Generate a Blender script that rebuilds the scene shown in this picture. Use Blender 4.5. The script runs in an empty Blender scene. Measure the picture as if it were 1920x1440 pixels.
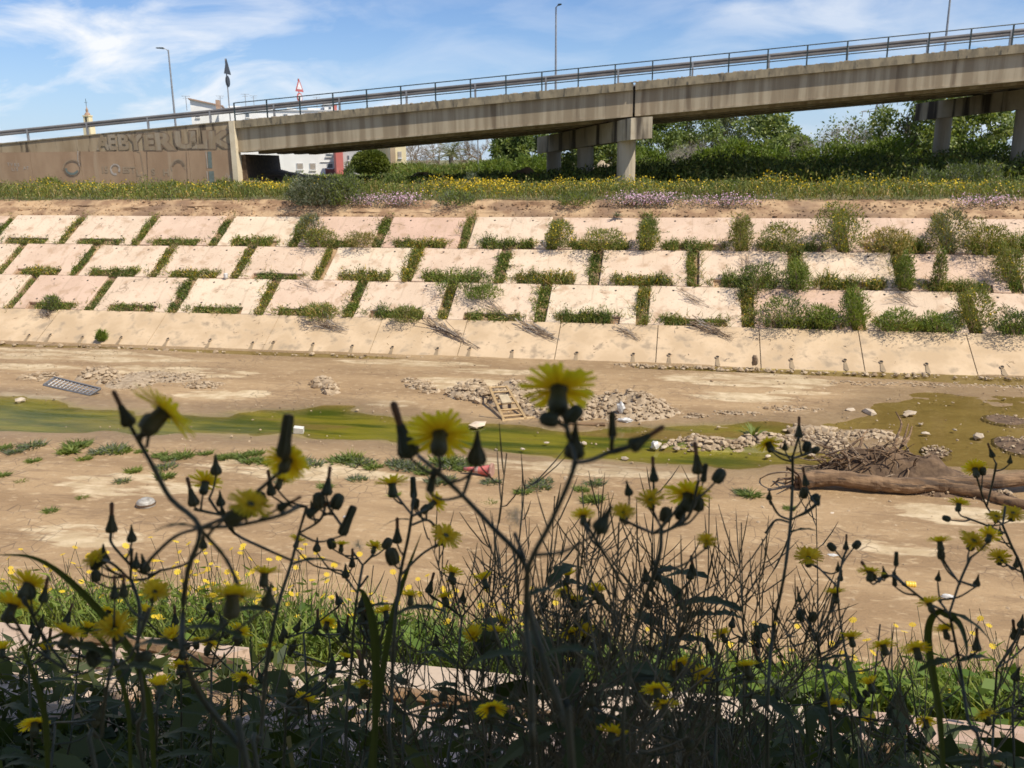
import bpy, math, random
import numpy as np
from mathutils import Vector, Matrix, Euler

rnd = random.Random(7)
rng = np.random.default_rng(11)
scn = bpy.context.scene
COL = scn.collection
R_ = math.radians

# ------------------------------------------------------------------ camera
F_PX, CAM_H = 1650.0, 7.0
PITCH, YAW, ROLL = R_(14.33), R_(11.08), R_(0.51)
fw = np.array([-math.sin(YAW)*math.cos(PITCH), math.cos(YAW)*math.cos(PITCH), -math.sin(PITCH)])
_r = np.array([math.cos(YAW), math.sin(YAW), 0.0]); _u = np.cross(_r, fw)
RT = _r*math.cos(ROLL) - _u*math.sin(ROLL)
UP = _u*math.cos(ROLL) + _r*math.sin(ROLL)
CAM = np.array([0.0, 0.0, CAM_H])
cd = bpy.data.cameras.new('camera'); cam = bpy.data.objects.new('camera', cd); COL.objects.link(cam)
cd.sensor_width = 36; cd.lens = 36*F_PX/1920; cd.clip_start = 0.05; cd.clip_end = 6000
cam.matrix_world = Matrix(((RT[0], UP[0], -fw[0], 0), (RT[1], UP[1], -fw[1], 0), (RT[2], UP[2], -fw[2], CAM_H), (0, 0, 0, 1)))
cd.dof.use_dof = True; cd.dof.focus_distance = 2.6; cd.dof.aperture_fstop = cd.lens/2.4
scn.camera = cam

# ------------------------------------------------------------------ world, sun, exposure
SUN = np.array([0.55, -0.22, 0.81]); SUN /= np.linalg.norm(SUN)
w = bpy.data.worlds.new('World'); scn.world = w; w.use_nodes = True
nt = w.node_tree; nt.nodes.clear()
N = nt.nodes.new; Lk = nt.links.new
sky = N('ShaderNodeTexSky'); sky.sky_type = 'NISHITA'; sky.sun_disc = False
sky.sun_elevation = math.asin(SUN[2]); sky.sun_rotation = math.atan2(SUN[0], SUN[1])
sky.air_density = 1.0; sky.dust_density = 0.15; sky.ozone_density = 1.6; sky.altitude = 20
tc = N('ShaderNodeTexCoord'); sp = N('ShaderNodeSeparateXYZ'); Lk(tc.outputs['Generated'], sp.inputs[0])
mz = N('ShaderNodeMath'); mz.operation = 'MAXIMUM'; Lk(sp.outputs['Z'], mz.inputs[0]); mz.inputs[1].default_value = 0.0
az = N('ShaderNodeMath'); az.operation = 'ADD'; Lk(mz.outputs[0], az.inputs[0]); az.inputs[1].default_value = 0.3
dv = N('ShaderNodeVectorMath'); dv.operation = 'DIVIDE'
cb = N('ShaderNodeCombineXYZ')
for i in range(3): Lk(az.outputs[0], cb.inputs[i])
Lk(tc.outputs['Generated'], dv.inputs[0]); Lk(cb.outputs[0], dv.inputs[1])
mp = N('ShaderNodeMapping'); mp.inputs['Scale'].default_value = (1.5, 2.2, 0.0); mp.inputs['Rotation'].default_value = (0, 0, R_(16)); mp.inputs['Location'].default_value = (1.1, 4.25, 0)
Lk(dv.outputs[0], mp.inputs[0])
n1 = N('ShaderNodeTexNoise'); n1.inputs['Scale'].default_value = 1.7; n1.inputs['Detail'].default_value = 9; n1.inputs['Roughness'].default_value = 0.56; n1.inputs['Distortion'].default_value = 0.55
Lk(mp.outputs[0], n1.inputs['Vector'])
cr = N('ShaderNodeValToRGB'); cr.color_ramp.elements[0].position = 0.43; cr.color_ramp.elements[0].color = (0, 0, 0, 1); cr.color_ramp.elements[1].position = 0.66; cr.color_ramp.elements[1].color = (1, 1, 1, 1)
Lk(n1.outputs['Fac'], cr.inputs[0])
n2 = N('ShaderNodeTexNoise'); n2.inputs['Scale'].default_value = 0.62; n2.inputs['Detail'].default_value = 2; mp2 = N('ShaderNodeMapping'); mp2.inputs['Location'].default_value = (4.2, 3.3, 0.0); Lk(dv.outputs[0], mp2.inputs[0]); Lk(mp2.outputs[0], n2.inputs['Vector'])
gr_ = N('ShaderNodeMapRange'); gr_.interpolation_type = 'SMOOTHSTEP'; Lk(n2.outputs['Fac'], gr_.inputs[0]); gr_.inputs[1].default_value = 0.36; gr_.inputs[2].default_value = 0.55; gr_.inputs[3].default_value = 0.22
cm_ = N('ShaderNodeMath'); cm_.operation = 'MULTIPLY'; Lk(cr.outputs[0], cm_.inputs[0]); Lk(gr_.outputs[0], cm_.inputs[1])
mx = N('ShaderNodeMix'); mx.data_type = 'RGBA'
hs = N('ShaderNodeMix'); hs.data_type = 'RGBA'; hs.blend_type = 'MULTIPLY'; hs.inputs[0].default_value = 1.0; Lk(sky.outputs[0], hs.inputs[6]); hs.inputs[7].default_value = (0.90, 1.08, 1.42, 1)
hz_ = N('ShaderNodeMapRange'); hz_.interpolation_type = 'SMOOTHSTEP'; Lk(sp.outputs['Z'], hz_.inputs[0]); hz_.inputs[1].default_value = -0.02; hz_.inputs[2].default_value = 0.16; hz_.inputs[3].default_value = 0.62; hz_.inputs[4].default_value = 0.0
hm_ = N('ShaderNodeMix'); hm_.data_type = 'RGBA'; Lk(hz_.outputs[0], hm_.inputs[0]); Lk(hs.outputs[2], hm_.inputs[6]); hm_.inputs[7].default_value = (5.6, 7.5, 10.4, 1)
Lk(cm_.outputs[0], mx.inputs[0]); Lk(hm_.outputs[2], mx.inputs[6]); mx.inputs[7].default_value = (10.6, 10.9, 11.4, 1)
bg = N('ShaderNodeBackground'); bg.inputs['Strength'].default_value = 0.078
Lk(mx.outputs[2], bg.inputs[0]); wo = N('ShaderNodeOutputWorld'); Lk(bg.outputs[0], wo.inputs[0])

sl = bpy.data.lights.new('sun', 'SUN'); so = bpy.data.objects.new('sun', sl); COL.objects.link(so)
sl.energy = 5.0; sl.angle = R_(0.55); sl.color = (1.0, 0.925, 0.79)
so.rotation_euler = Vector(SUN).to_track_quat('Z', 'Y').to_euler(); so.location = (20, -10, 40)
scn.view_settings.view_transform = 'Standard'; scn.view_settings.look = 'None'
scn.view_settings.exposure = 0.2; scn.view_settings.gamma = 1.0
scn.cycles.max_bounces = 6; scn.cycles.transparent_max_bounces = 12; scn.cycles.diffuse_bounces = 3

# ------------------------------------------------------------------ pixel helpers (photo pixels -> places in the world)
def ray(x, y): return fw + RT*(x-960)/F_PX - UP*(y-720)/F_PX
def onz(x, y, z=0.0):
    d = ray(x, y); return CAM + d*((z-CAM_H)/d[2])
BA = R_(2.75); TB = math.tan(BA); BY = 50.75          # bridge face plane: Y = BY + TB*X
def ony(x, y, Y=BY, t=TB):
    d = ray(x, y); return CAM + d*(Y/(d[1]-t*d[0]))
def dep(x, y, d): return CAM + ray(x, y)*d
def bdir(): return np.array([math.cos(BA), math.sin(BA), 0.0])

# ------------------------------------------------------------------ noise
def _h(ix, iy, s): 
    v = np.sin(ix*127.1 + iy*311.7 + s*74.7)*43758.5453
    return v - np.floor(v)
def vnoise(x, y, s=0):
    ix, iy = np.floor(x), np.floor(y); fx, fy = x-ix, y-iy
    fx = fx*fx*(3-2*fx); fy = fy*fy*(3-2*fy)
    a = _h(ix, iy, s); b = _h(ix+1, iy, s); c = _h(ix, iy+1, s); d = _h(ix+1, iy+1, s)
    return a+(b-a)*fx+(c-a)*fy+(a-b-c+d)*fx*fy
def fbm(x, y, s=0, o=4):
    t = 0; a = 0.5
    for i in range(o):
        t = t + a*vnoise(x*2**i, y*2**i, s+i*3.1); a *= 0.5
    return t
def sstep(a, b, x):
    t = np.clip((x-a)/(b-a), 0, 1); return t*t*(3-2*t)

# ------------------------------------------------------------------ geometry collector
def unit(v):
    v = np.asarray(v, float); return v/(np.linalg.norm(v, axis=-1, keepdims=True)+1e-9)
class Geo:
    def __init__(s): s.v = []; s.n = 0; s.f = {}
    def add(s, V, Fc, m=0):
        V = np.asarray(V, float).reshape(-1, 3); Fc = np.asarray(Fc, int)
        s.f.setdefault((m, Fc.shape[1]), []).append(Fc+s.n); s.v.append(V); s.n += len(V)
    def box(s, c, d, m=0, rot=None):
        x, y, z = [q/2 for q in d]
        V = np.array([[-x,-y,-z],[x,-y,-z],[x,y,-z],[-x,y,-z],[-x,-y,z],[x,-y,z],[x,y,z],[-x,y,z]])
        if rot is not None: V = V @ np.asarray(rot).T
        s.add(V+np.asarray(c), [[0,3,2,1],[4,5,6,7],[0,1,5,4],[1,2,6,5],[2,3,7,6],[3,0,4,7]], m)
    def hexa(s, bot, top, m=0):
        s.add(list(bot)+list(top), [[0,3,2,1],[4,5,6,7],[0,1,5,4],[1,2,6,5],[2,3,7,6],[3,0,4,7]], m)
    def tube(s, P, r, n=5, m=0, cap=True):
        P = np.asarray(P, float); k = len(P)
        r = np.broadcast_to(np.asarray(r, float), (k,)) if np.ndim(r) == 0 else np.interp(np.linspace(0, 1, k), np.linspace(0, 1, len(r)), r)
        T = unit(np.gradient(P, axis=0))
        a = np.array([0, 0, 1.0]) if abs(T[0, 2]) < 0.9 else np.array([1.0, 0, 0])
        A = unit(np.cross(T, a)); B = np.cross(T, A)
        th = np.arange(n)*2*math.pi/n
        V = P[:, None]+r[:, None, None]*(np.cos(th)[None, :, None]*A[:, None]+np.sin(th)[None, :, None]*B[:, None])
        i = np.arange(k-1)[:, None]*n; j = np.arange(n)[None]; j2 = (j+1) % n
        Q = np.stack([i+j, i+j2, i+n+j2, i+n+j], -1).reshape(-1, 4)
        V = V.reshape(-1, 3)
        s.add(V, Q, m)
        if cap:
            s.add(V[:n], [list(range(n))[::-1]], m); s.add(V[-n:], [list(range(n))], m)
    def lathe(s, prof, n=10, m=0, M=None):
        pr = np.asarray(prof, float); th = np.arange(n)*2*math.pi/n
        V = np.stack([pr[:, :1]*np.cos(th), pr[:, :1]*np.sin(th), np.repeat(pr[:, 1:2], n, 1)], -1).reshape(-1, 3)
        if M is not None: V = V @ np.asarray(M)[:3, :3].T + np.asarray(M)[:3, 3]
        k = len(pr); i = np.arange(k-1)[:, None]*n; j = np.arange(n)[None]; j2 = (j+1) % n
        s.add(V, np.stack([i+j, i+j2, i+n+j2, i+n+j], -1).reshape(-1, 4), m)
        s.add(V[:n], [list(range(n))[::-1]], m); s.add(V[-n:], [list(range(n))], m)
    def leaves(s, c, a, Ln, W, m=0, b=None):
        c = np.asarray(c, float); k = len(c); a = unit(a)
        if b is None: b = rng.normal(size=(k, 3))
        b = unit(b - a*np.sum(a*b, 1, keepdims=True))
        Ln = np.broadcast_to(Ln, (k,))[:, None]; W = np.broadcast_to(W, (k,))[:, None]
        V = np.stack([c, c+a*Ln*0.45+b*W/2, c+a*Ln, c+a*Ln*0.45-b*W/2], 1).reshape(-1, 3)
        s.add(V, np.arange(4*k).reshape(-1, 4), m)
    def blades(s, c, d, Ln, W, bend=0.35, m=0):
        c = np.asarray(c, float); k = len(c); d = unit(d)
        h = rng.normal(size=(k, 3)); h[:, 2] = 0; h = unit(h); b = unit(np.cross(d, h))
        Ln = np.broadcast_to(Ln, (k,))[:, None]; W = np.broadcast_to(W, (k,))[:, None]
        mid = c+d*Ln*0.55+h*Ln*bend*0.25; tip = c+d*Ln*0.95+h*Ln*bend
        V = np.stack([c-b*W/2, c+b*W/2, mid+b*W*0.4, mid-b*W*0.4, tip], 1).reshape(-1, 3)
        o = np.arange(k)[:, None]*5
        n0 = s.n
        s.add(V, o+np.array([[0, 1, 2, 3]]), m)
        s.f.setdefault((m, 3), []).append(n0+o+np.array([[3, 2, 4]]))
    def mesh(s, name, mats, smooth=False):
        me = bpy.data.meshes.new(name)
        V = np.concatenate(s.v); me.vertices.add(len(V)); me.vertices.foreach_set('co', V.ravel())
        lv, ls, mi, st = [], [], [], 0
        for (m, k), fs in s.f.items():
            Fc = np.concatenate(fs); lv.append(Fc.ravel()); ls.append(st+np.arange(len(Fc))*k); st += Fc.size
            mi.append(np.full(len(Fc), m, np.int32))
        lv = np.concatenate(lv); ls = np.concatenate(ls); mi = np.concatenate(mi)
        me.loops.add(len(lv)); me.polygons.add(len(ls))
        me.loops.foreach_set('vertex_index', lv.astype(np.int32)); me.polygons.foreach_set('loop_start', ls.astype(np.int32))
        me.polygons.foreach_set('material_index', mi)
        me.polygons.foreach_set('use_smooth', np.full(len(ls), smooth, bool))
        for m in (mats if isinstance(mats, (list, tuple)) else [mats]): me.materials.append(m)
        me.update(calc_edges=True); me.validate()
        return me
    def obj(s, name, mats, parent=None, smooth=False, loc=None):
        return link(name, s.mesh(name, mats, smooth), parent, loc)
def link(name, me, parent=None, loc=None):
    o = bpy.data.objects.new(name, me); COL.objects.link(o)
    if parent is not None: o.parent = parent
    if loc is not None: o.location = loc
    return o
def tag(o, label=None, cat=None, group=None, kind=None):
    if label: o['label'] = label
    if cat: o['category'] = cat
    if group: o['group'] = group
    if kind: o['kind'] = kind
    return o
def empty(name, label, cat, loc=(0, 0, 0), group=None):
    o = bpy.data.objects.new(name, None); COL.objects.link(o); o.location = loc; o.empty_display_size = 0.1
    return tag(o, label, cat, group)
def setm(o, M): o.matrix_basis = Matrix([list(map(float, r)) for r in M]); return o

# ------------------------------------------------------------------ materials
def mat_new(name):
    m = bpy.data.materials.new(name); m.use_nodes = True; t = m.node_tree; t.nodes.clear()
    o = t.nodes.new('ShaderNodeOutputMaterial'); b = t.nodes.new('ShaderNodeBsdfPrincipled'); t.links.new(b.outputs[0], o.inputs[0])
    return m, t, b, o
def nd(t, ty, **k):
    n = t.nodes.new(ty)
    for a, v in k.items():
        if a.startswith('i_'): n.inputs[a[2:].replace('_', ' ')].default_value = v
        else: setattr(n, a, v)
    return n
def nz(t, scale, detail=5, rough=0.55, stretch=None, dist=0.0, coord='pos', rot=None):
    if coord == 'pos': src = nd(t, 'ShaderNodeNewGeometry').outputs['Position']
    else: src = nd(t, 'ShaderNodeTexCoord').outputs['Object']
    if stretch or rot:
        mpn = nd(t, 'ShaderNodeMapping')
        if stretch: mpn.inputs['Scale'].default_value = stretch
        if rot: mpn.inputs['Rotation'].default_value = rot
        t.links.new(src, mpn.inputs[0]); src = mpn.outputs[0]
    n = nd(t, 'ShaderNodeTexNoise', i_Scale=scale, i_Detail=detail, i_Roughness=rough, i_Distortion=dist)
    t.links.new(src, n.inputs['Vector']); return n.outputs['Fac']
def ramp(t, fac, lo, hi, inv=False):
    n = nd(t, 'ShaderNodeMapRange', interpolation_type='SMOOTHSTEP'); n.inputs[1].default_value = lo; n.inputs[2].default_value = hi
    if inv: n.inputs[3].default_value = 1; n.inputs[4].default_value = 0
    t.links.new(fac, n.inputs[0]); return n.outputs[0]
def mixc(t, fac, a, b, mode='MIX'):
    n = nd(t, 'ShaderNodeMix', data_type='RGBA', blend_type=mode)
    for s, v in ((0, fac), (6, a), (7, b)):
        if isinstance(v, (int, float)): n.inputs[s].default_value = v
        elif isinstance(v, tuple): n.inputs[s].default_value = v if len(v) == 4 else (*v, 1)
        else: t.links.new(v, n.inputs[s])
    return n.outputs[2]
def mul(t, a, b):
    n = nd(t, 'ShaderNodeMath', operation='MULTIPLY')
    for i, v in enumerate((a, b)):
        if isinstance(v, (int, float)): n.inputs[i].default_value = v
        else: t.links.new(v, n.inputs[i])
    return n.outputs[0]
def bump(t, b, h, strength=0.4, dist=0.02):
    n = nd(t, 'ShaderNodeBump', i_Strength=strength, i_Distance=dist); t.links.new(h, n.inputs['Height']); t.links.new(n.outputs[0], b.inputs['Normal'])
def m_noise(name, c1, c2, scale, rough=0.85, lo=0.35, hi=0.65, stretch=None, bmp=0.0, bscale=None, c3=None, s3=None, l3=0.55, h3=0.7, st3=None, coord='pos', metal=0, objrand=None, rot=None):
    m, t, b, o = mat_new(name)
    c = mixc(t, ramp(t, nz(t, scale, stretch=stretch, coord=coord, rot=rot), lo, hi), c1, c2)
    if c3 is not None: c = mixc(t, ramp(t, nz(t, s3, stretch=st3, coord=coord), l3, h3), c, c3)
    if objrand:
        oi = nd(t, 'ShaderNodeObjectInfo'); c = mixc(t, oi.outputs['Random'], c, mixc(t, 1.0, c, objrand, 'MULTIPLY'))
    t.links.new(c, b.inputs['Base Color']); b.inputs['Roughness'].default_value = rough; b.inputs['Metallic'].default_value = metal
    if bmp: bump(t, b, nz(t, bscale or scale*3, detail=7, coord=coord), bmp)
    return m
def m_plain(name, c, rough=0.6, metal=0.0):
    return m_noise(name, tuple(q*0.85 for q in c), tuple(min(1, q*1.1) for q in c), 6, rough, coord='obj', metal=metal)
def m_leaf(name, c1, c2, trans=0.3, rough=0.6, c3=None):
    m, t, b, o = mat_new(name)
    g = nd(t, 'ShaderNodeNewGeometry'); c = mixc(t, g.outputs['Random Per Island'], c1, c2)
    c = mixc(t, ramp(t, nz(t, 0.9, 3), 0.3, 0.7), c, mixc(t, 1.0, c, c3 or (1.35, 1.2, 0.8), 'MULTIPLY'))
    t.links.new(c, b.inputs['Base Color']); b.inputs['Roughness'].default_value = rough; b.inputs['Specular IOR Level'].default_value = 0.35
    if trans:
        tr = nd(t, 'ShaderNodeBsdfTranslucent'); t.links.new(mixc(t, 1.0, c, (1.3, 1.35, 0.6), 'MULTIPLY'), tr.inputs[0])
        ms = nd(t, 'ShaderNodeMixShader'); ms.inputs[0].default_value = trans
        t.links.new(b.outputs[0], ms.inputs[1]); t.links.new(tr.outputs[0], ms.inputs[2]); t.links.new(ms.outputs[0], o.inputs[0])
    return m

M = {}
def m_slab():
    m, t, b, o = mat_new('slab_concrete'); oi = nd(t, 'ShaderNodeObjectInfo')
    tone = mixc(t, oi.outputs['Random'], (0.50, 0.335, 0.245), (0.60, 0.48, 0.345))
    c = mixc(t, ramp(t, nz(t, 0.9, 6), 0.35, 0.66), tone, mixc(t, 1.0, tone, (1.12, 1.13, 1.15), 'MULTIPLY'))
    c = mixc(t, mul(t, ramp(t, nz(t, 1.7, 7, 0.62), 0.50, 0.70), 0.8), c, (0.40, 0.265, 0.165))
    c = mixc(t, mul(t, ramp(t, nz(t, 1.0, 5, 0.6, stretch=(3.2, 0.35, 0.35), coord='obj'), 0.54, 0.72), 0.6), c, (0.36, 0.255, 0.17))
    c = mixc(t, mul(t, ramp(t, nz(t, 11, 5, 0.6), 0.60, 0.70), 0.7), c, (0.30, 0.21, 0.14))
    vo = nd(t, 'ShaderNodeTexVoronoi', feature='DISTANCE_TO_EDGE', i_Scale=0.33); gp = nd(t, 'ShaderNodeNewGeometry'); ad = nd(t, 'ShaderNodeVectorMath', operation='ADD')
    nn_ = nd(t, 'ShaderNodeTexNoise', i_Scale=2.2, i_Detail=4); t.links.new(gp.outputs['Position'], nn_.inputs['Vector']); t.links.new(gp.outputs['Position'], ad.inputs[0]); t.links.new(nn_.outputs['Color'], ad.inputs[1]); t.links.new(ad.outputs[0], vo.inputs['Vector'])
    ck = mul(t, ramp(t, vo.outputs['Distance'], 0.004, 0.012, True), ramp(t, nz(t, 0.25, 2), 0.56, 0.62)); c = mixc(t, mul(t, ck, 0.5), c, (0.17, 0.12, 0.08))
    t.links.new(c, b.inputs['Base Color']); b.inputs['Roughness'].default_value = 0.92; bump(t, b, nz(t, 12, 8, 0.7), 0.45)
    return m
M['slab'] = m_slab()
M['toe'] = m_noise('toe_concrete', (0.46, 0.335, 0.205), (0.58, 0.435, 0.28), 1.1, 0.9, bmp=0.3, bscale=9, c3=(0.33, 0.25, 0.165), s3=2.2, l3=0.5, h3=0.72)
M['silt'] = m_noise('damp_silt', (0.22, 0.16, 0.095), (0.3, 0.22, 0.13), 2.0, 0.7)
M['earth'] = m_noise('bare_earth', (0.25, 0.148, 0.08), (0.46, 0.31, 0.175), 1.3, 0.95, lo=.38, hi=.62, bmp=1.0, bscale=7, c3=(0.20, 0.125, 0.075), s3=0.23, l3=0.5, h3=0.62)
M['soil'] = m_noise('dark_soil', (0.085, 0.052, 0.03), (0.165, 0.105, 0.06), 4, 0.95, bmp=0.8, bscale=12)
M['grassground'] = m_noise('weedy_ground', (0.10, 0.12, 0.04), (0.22, 0.18, 0.09), 0.25, 0.95, c3=(0.3, 0.22, 0.12), s3=0.08)
M['stone'] = m_noise('pale_stone', (0.42, 0.33, 0.23), (0.60, 0.50, 0.38), 3, 0.9, bmp=0.3, bscale=18, objrand=(0.75, 0.75, 0.75))
def m_stones():
    m, t, b, o = mat_new('rubble_stone'); g = nd(t, 'ShaderNodeNewGeometry')
    c = mixc(t, g.outputs['Random Per Island'], (0.22, 0.15, 0.085), (0.46, 0.355, 0.235)); t.links.new(c, b.inputs['Base Color']); b.inputs['Roughness'].default_value = 0.9
    return m
M['rubble'] = m_stones()
M['hole'] = m_plain('hole_dark', (0.03, 0.025, 0.02), 0.9)
M['girder'] = m_noise('girder_concrete', (0.29, 0.225, 0.145), (0.43, 0.355, 0.245), 1.0, 0.9, stretch=(2.2, 2.2, 0.12), lo=0.38, hi=0.62, bmp=0.12, bscale=20, c3=(0.19, 0.14, 0.088), s3=0.9, st3=(1.6, 1.6, 0.1), l3=0.54, h3=0.7)
M['fascia'] = m_noise('fascia_concrete', (0.33, 0.27, 0.175), (0.2, 0.165, 0.11), 2.6, 0.92, stretch=(1, 1, 0.5), bmp=0.4, bscale=16, c3=(0.09, 0.08, 0.06), s3=3.2, st3=(1.4, 1.4, 0.35), l3=0.54, h3=0.7)
M['pier'] = m_noise('pier_concrete', (0.36, 0.30, 0.215), (0.48, 0.41, 0.31), 1.2, 0.9, stretch=(1, 1, 0.25), bmp=0.12, bscale=16, c3=(0.26, 0.2, 0.13), s3=1.5, st3=(2, 2, 0.1), l3=0.6, h3=0.75)
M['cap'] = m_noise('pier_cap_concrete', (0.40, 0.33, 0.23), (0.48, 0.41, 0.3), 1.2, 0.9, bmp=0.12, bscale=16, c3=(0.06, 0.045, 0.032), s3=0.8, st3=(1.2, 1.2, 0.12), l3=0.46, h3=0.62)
M['wallup'] = m_noise('wall_concrete', (0.30, 0.22, 0.13), (0.40, 0.31, 0.2), 0.8, 0.92, stretch=(1.3, 1.3, 0.3), bmp=0.2, bscale=12, c3=(0.085, 0.062, 0.04), s3=1.5, st3=(2.0, 2.0, 0.2), l3=0.53, h3=0.66)
M['wallpaint'] = m_noise('brown_wall_paint', (0.33, 0.215, 0.13), (0.41, 0.28, 0.175), 0.9, 0.85, stretch=(1, 1, 0.35), c3=(0.40, 0.29, 0.19), s3=1.4, st3=(1.8, 1.8, 0.16), l3=0.6, h3=0.75)
M['pilaster'] = m_noise('pilaster_concrete', (0.62, 0.52, 0.36), (0.7, 0.6, 0.43), 2, 0.9)
M['rail'] = m_plain('rail_dark_green', (0.03, 0.045, 0.045), 0.5)
M['galv'] = m_plain('galvanised_steel', (0.32, 0.32, 0.32), 0.5, 0.4)
M['crash'] = m_noise('crash_barrier_steel', (0.17, 0.16, 0.155), (0.27, 0.255, 0.24), 1.5, 0.55, stretch=(0.4, 1, 1), metal=0.3)
M['asphalt'] = m_noise('asphalt', (0.045, 0.045, 0.045), (0.07, 0.068, 0.065), 3, 0.9)
M['white'] = m_noise('white_render', (0.74, 0.73, 0.70), (0.82, 0.81, 0.78), 0.5, 0.85, c3=(0.6, 0.58, 0.54), s3=0.7, l3=0.62, h3=0.8)
M['grey'] = m_noise('grey_render', (0.42, 0.42, 0.42), (0.5, 0.5, 0.5), 0.6, 0.85)
M['cream'] = m_noise('cream_render', (0.72, 0.60, 0.36), (0.78, 0.68, 0.45), 0.5, 0.85)
M['tan'] = m_noise('tan_render', (0.38, 0.28, 0.18), (0.45, 0.34, 0.22), 0.5, 0.85)
M['red'] = m_noise('red_render', (0.50, 0.14, 0.12), (0.56, 0.18, 0.15), 0.6, 0.85)
M['darkred'] = m_noise('dark_red_render', (0.24, 0.085, 0.075), (0.3, 0.11, 0.09), 0.6, 0.85)
M['glass'] = m_plain('window_dark', (0.12, 0.14, 0.16), 0.15)
M['shutter'] = m_plain('window_shutter', (0.36, 0.31, 0.26), 0.7)
M['tile'] = m_noise('roof_tile', (0.32, 0.20, 0.14), (0.4, 0.27, 0.19), 3, 0.9)
M['bark'] = m_noise('bark', (0.16, 0.125, 0.09), (0.25, 0.2, 0.15), 5, 0.95, stretch=(1, 1, 0.3), bmp=0.4, bscale=18)
M['barkpale'] = m_noise('pale_bark', (0.27, 0.235, 0.2), (0.37, 0.33, 0.285), 3, 0.95)
M['log'] = m_noise('log_wood', (0.12, 0.07, 0.036), (0.24, 0.15, 0.08), 2.6, 0.9, stretch=(0.5, 3, 3), lo=.4, hi=.6, bmp=1.0, bscale=14, c3=(0.07, 0.045, 0.028), s3=3, st3=(0.35, 3, 3), l3=.5, h3=.62)
M['twig'] = m_noise('dry_twig', (0.16, 0.11, 0.07), (0.29, 0.215, 0.145), 6, 0.9)
M['wood'] = m_noise('yellowish_wood', (0.36, 0.24, 0.11), (0.46, 0.32, 0.16), 5, 0.75)
# foliage
M['tree1'] = m_leaf('tree_leaf', (0.07, 0.11, 0.035), (0.19, 0.245, 0.09), rough=.42)
M['tree2'] = m_leaf('fig_leaf', (0.09, 0.14, 0.042), (0.26, 0.31, 0.13), rough=.4)
M['tree3'] = m_leaf('evergreen_leaf', (0.05, 0.068, 0.03), (0.115, 0.135, 0.06), 0.2)
M['olive'] = m_leaf('trimmed_leaf', (0.06, 0.085, 0.015), (0.13, 0.16, 0.03), 0.25)
M['palm'] = m_leaf('palm_leaf', (0.10, 0.125, 0.06), (0.2, 0.2, 0.1), 0.2)
M['weed'] = m_leaf('weed_leaf', (0.07, 0.115, 0.026), (0.185, 0.225, 0.058), 0.3)
M['weed2'] = m_leaf('olive_weed_leaf', (0.115, 0.12, 0.035), (0.235, 0.225, 0.08), 0.3)
M['straw'] = m_leaf('straw', (0.26, 0.20, 0.09), (0.4, 0.31, 0.16), 0.2)
M['silver'] = m_leaf('grey_green_leaf', (0.08, 0.095, 0.065), (0.16, 0.175, 0.12), 0.2, c3=(1.1, 1.1, 1.0))
M['bright'] = m_leaf('bright_leaf', (0.075, 0.13, 0.02), (0.18, 0.25, 0.05), 0.35)
M['sunleaf'] = m_leaf('broad_sunlit_leaf', (0.07, 0.13, 0.022), (0.15, 0.23, 0.05), 0.35)
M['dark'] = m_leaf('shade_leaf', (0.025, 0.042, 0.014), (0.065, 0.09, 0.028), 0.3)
M['yellow'] = m_leaf('yellow_petal', (0.62, 0.42, 0.02), (0.80, 0.60, 0.04), 0.25, c3=(1, 0.95, 0.8))
M['petal'] = m_leaf('sow_thistle_petal', (0.74, 0.56, 0.03), (0.88, 0.72, 0.06), 0.55, c3=(1.0, 0.97, 0.8))
M['pink'] = m_leaf('pink_petal', (0.62, 0.36, 0.52), (0.85, 0.66, 0.76), 0.2, c3=(1.05, 1, 1.05))
M['bud'] = m_noise('bud_green', (0.035, 0.048, 0.024), (0.085, 0.098, 0.045), 60, 0.7, coord='obj', objrand=(1.5, 1.15, 0.9))
M['budtip'] = m_noise('bud_withered_tip', (0.10, 0.055, 0.03), (0.26, 0.12, 0.04), 200, 0.8, coord='obj')
M['stem'] = m_noise('green_stem', (0.04, 0.048, 0.024), (0.08, 0.082, 0.044), 25, 0.65)
M['wiry'] = m_noise('wiry_stem', (0.075, 0.07, 0.038), (0.16, 0.14, 0.08), 14, 0.75)
M['fluff'] = m_leaf('seed_fluff', (0.45, 0.45, 0.45), (0.7, 0.7, 0.7), 0.4, c3=(1, 1, 1))

# ================================================================== TERRAIN
SLOPE = R_(31.27); TY = 30.414; T0 = 2.058; ROW = 2.261; PW = 3.799; GAP = 0.44
OFF = (-31.725, -29.795, -27.812)
cs, sn = math.cos(SLOPE), math.sin(SLOPE)
def slp(x, l, h=0.0):   # point on the far slope, l metres up from its toe, h off the surface
    return np.array([x, TY+l*cs-h*sn, l*sn+h*cs])
LT = T0+3*ROW           # top of slab rows
YT, ZT = TY+LT*cs, LT*sn
EDGE_Y, GZ = 39.25, 5.2
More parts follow.
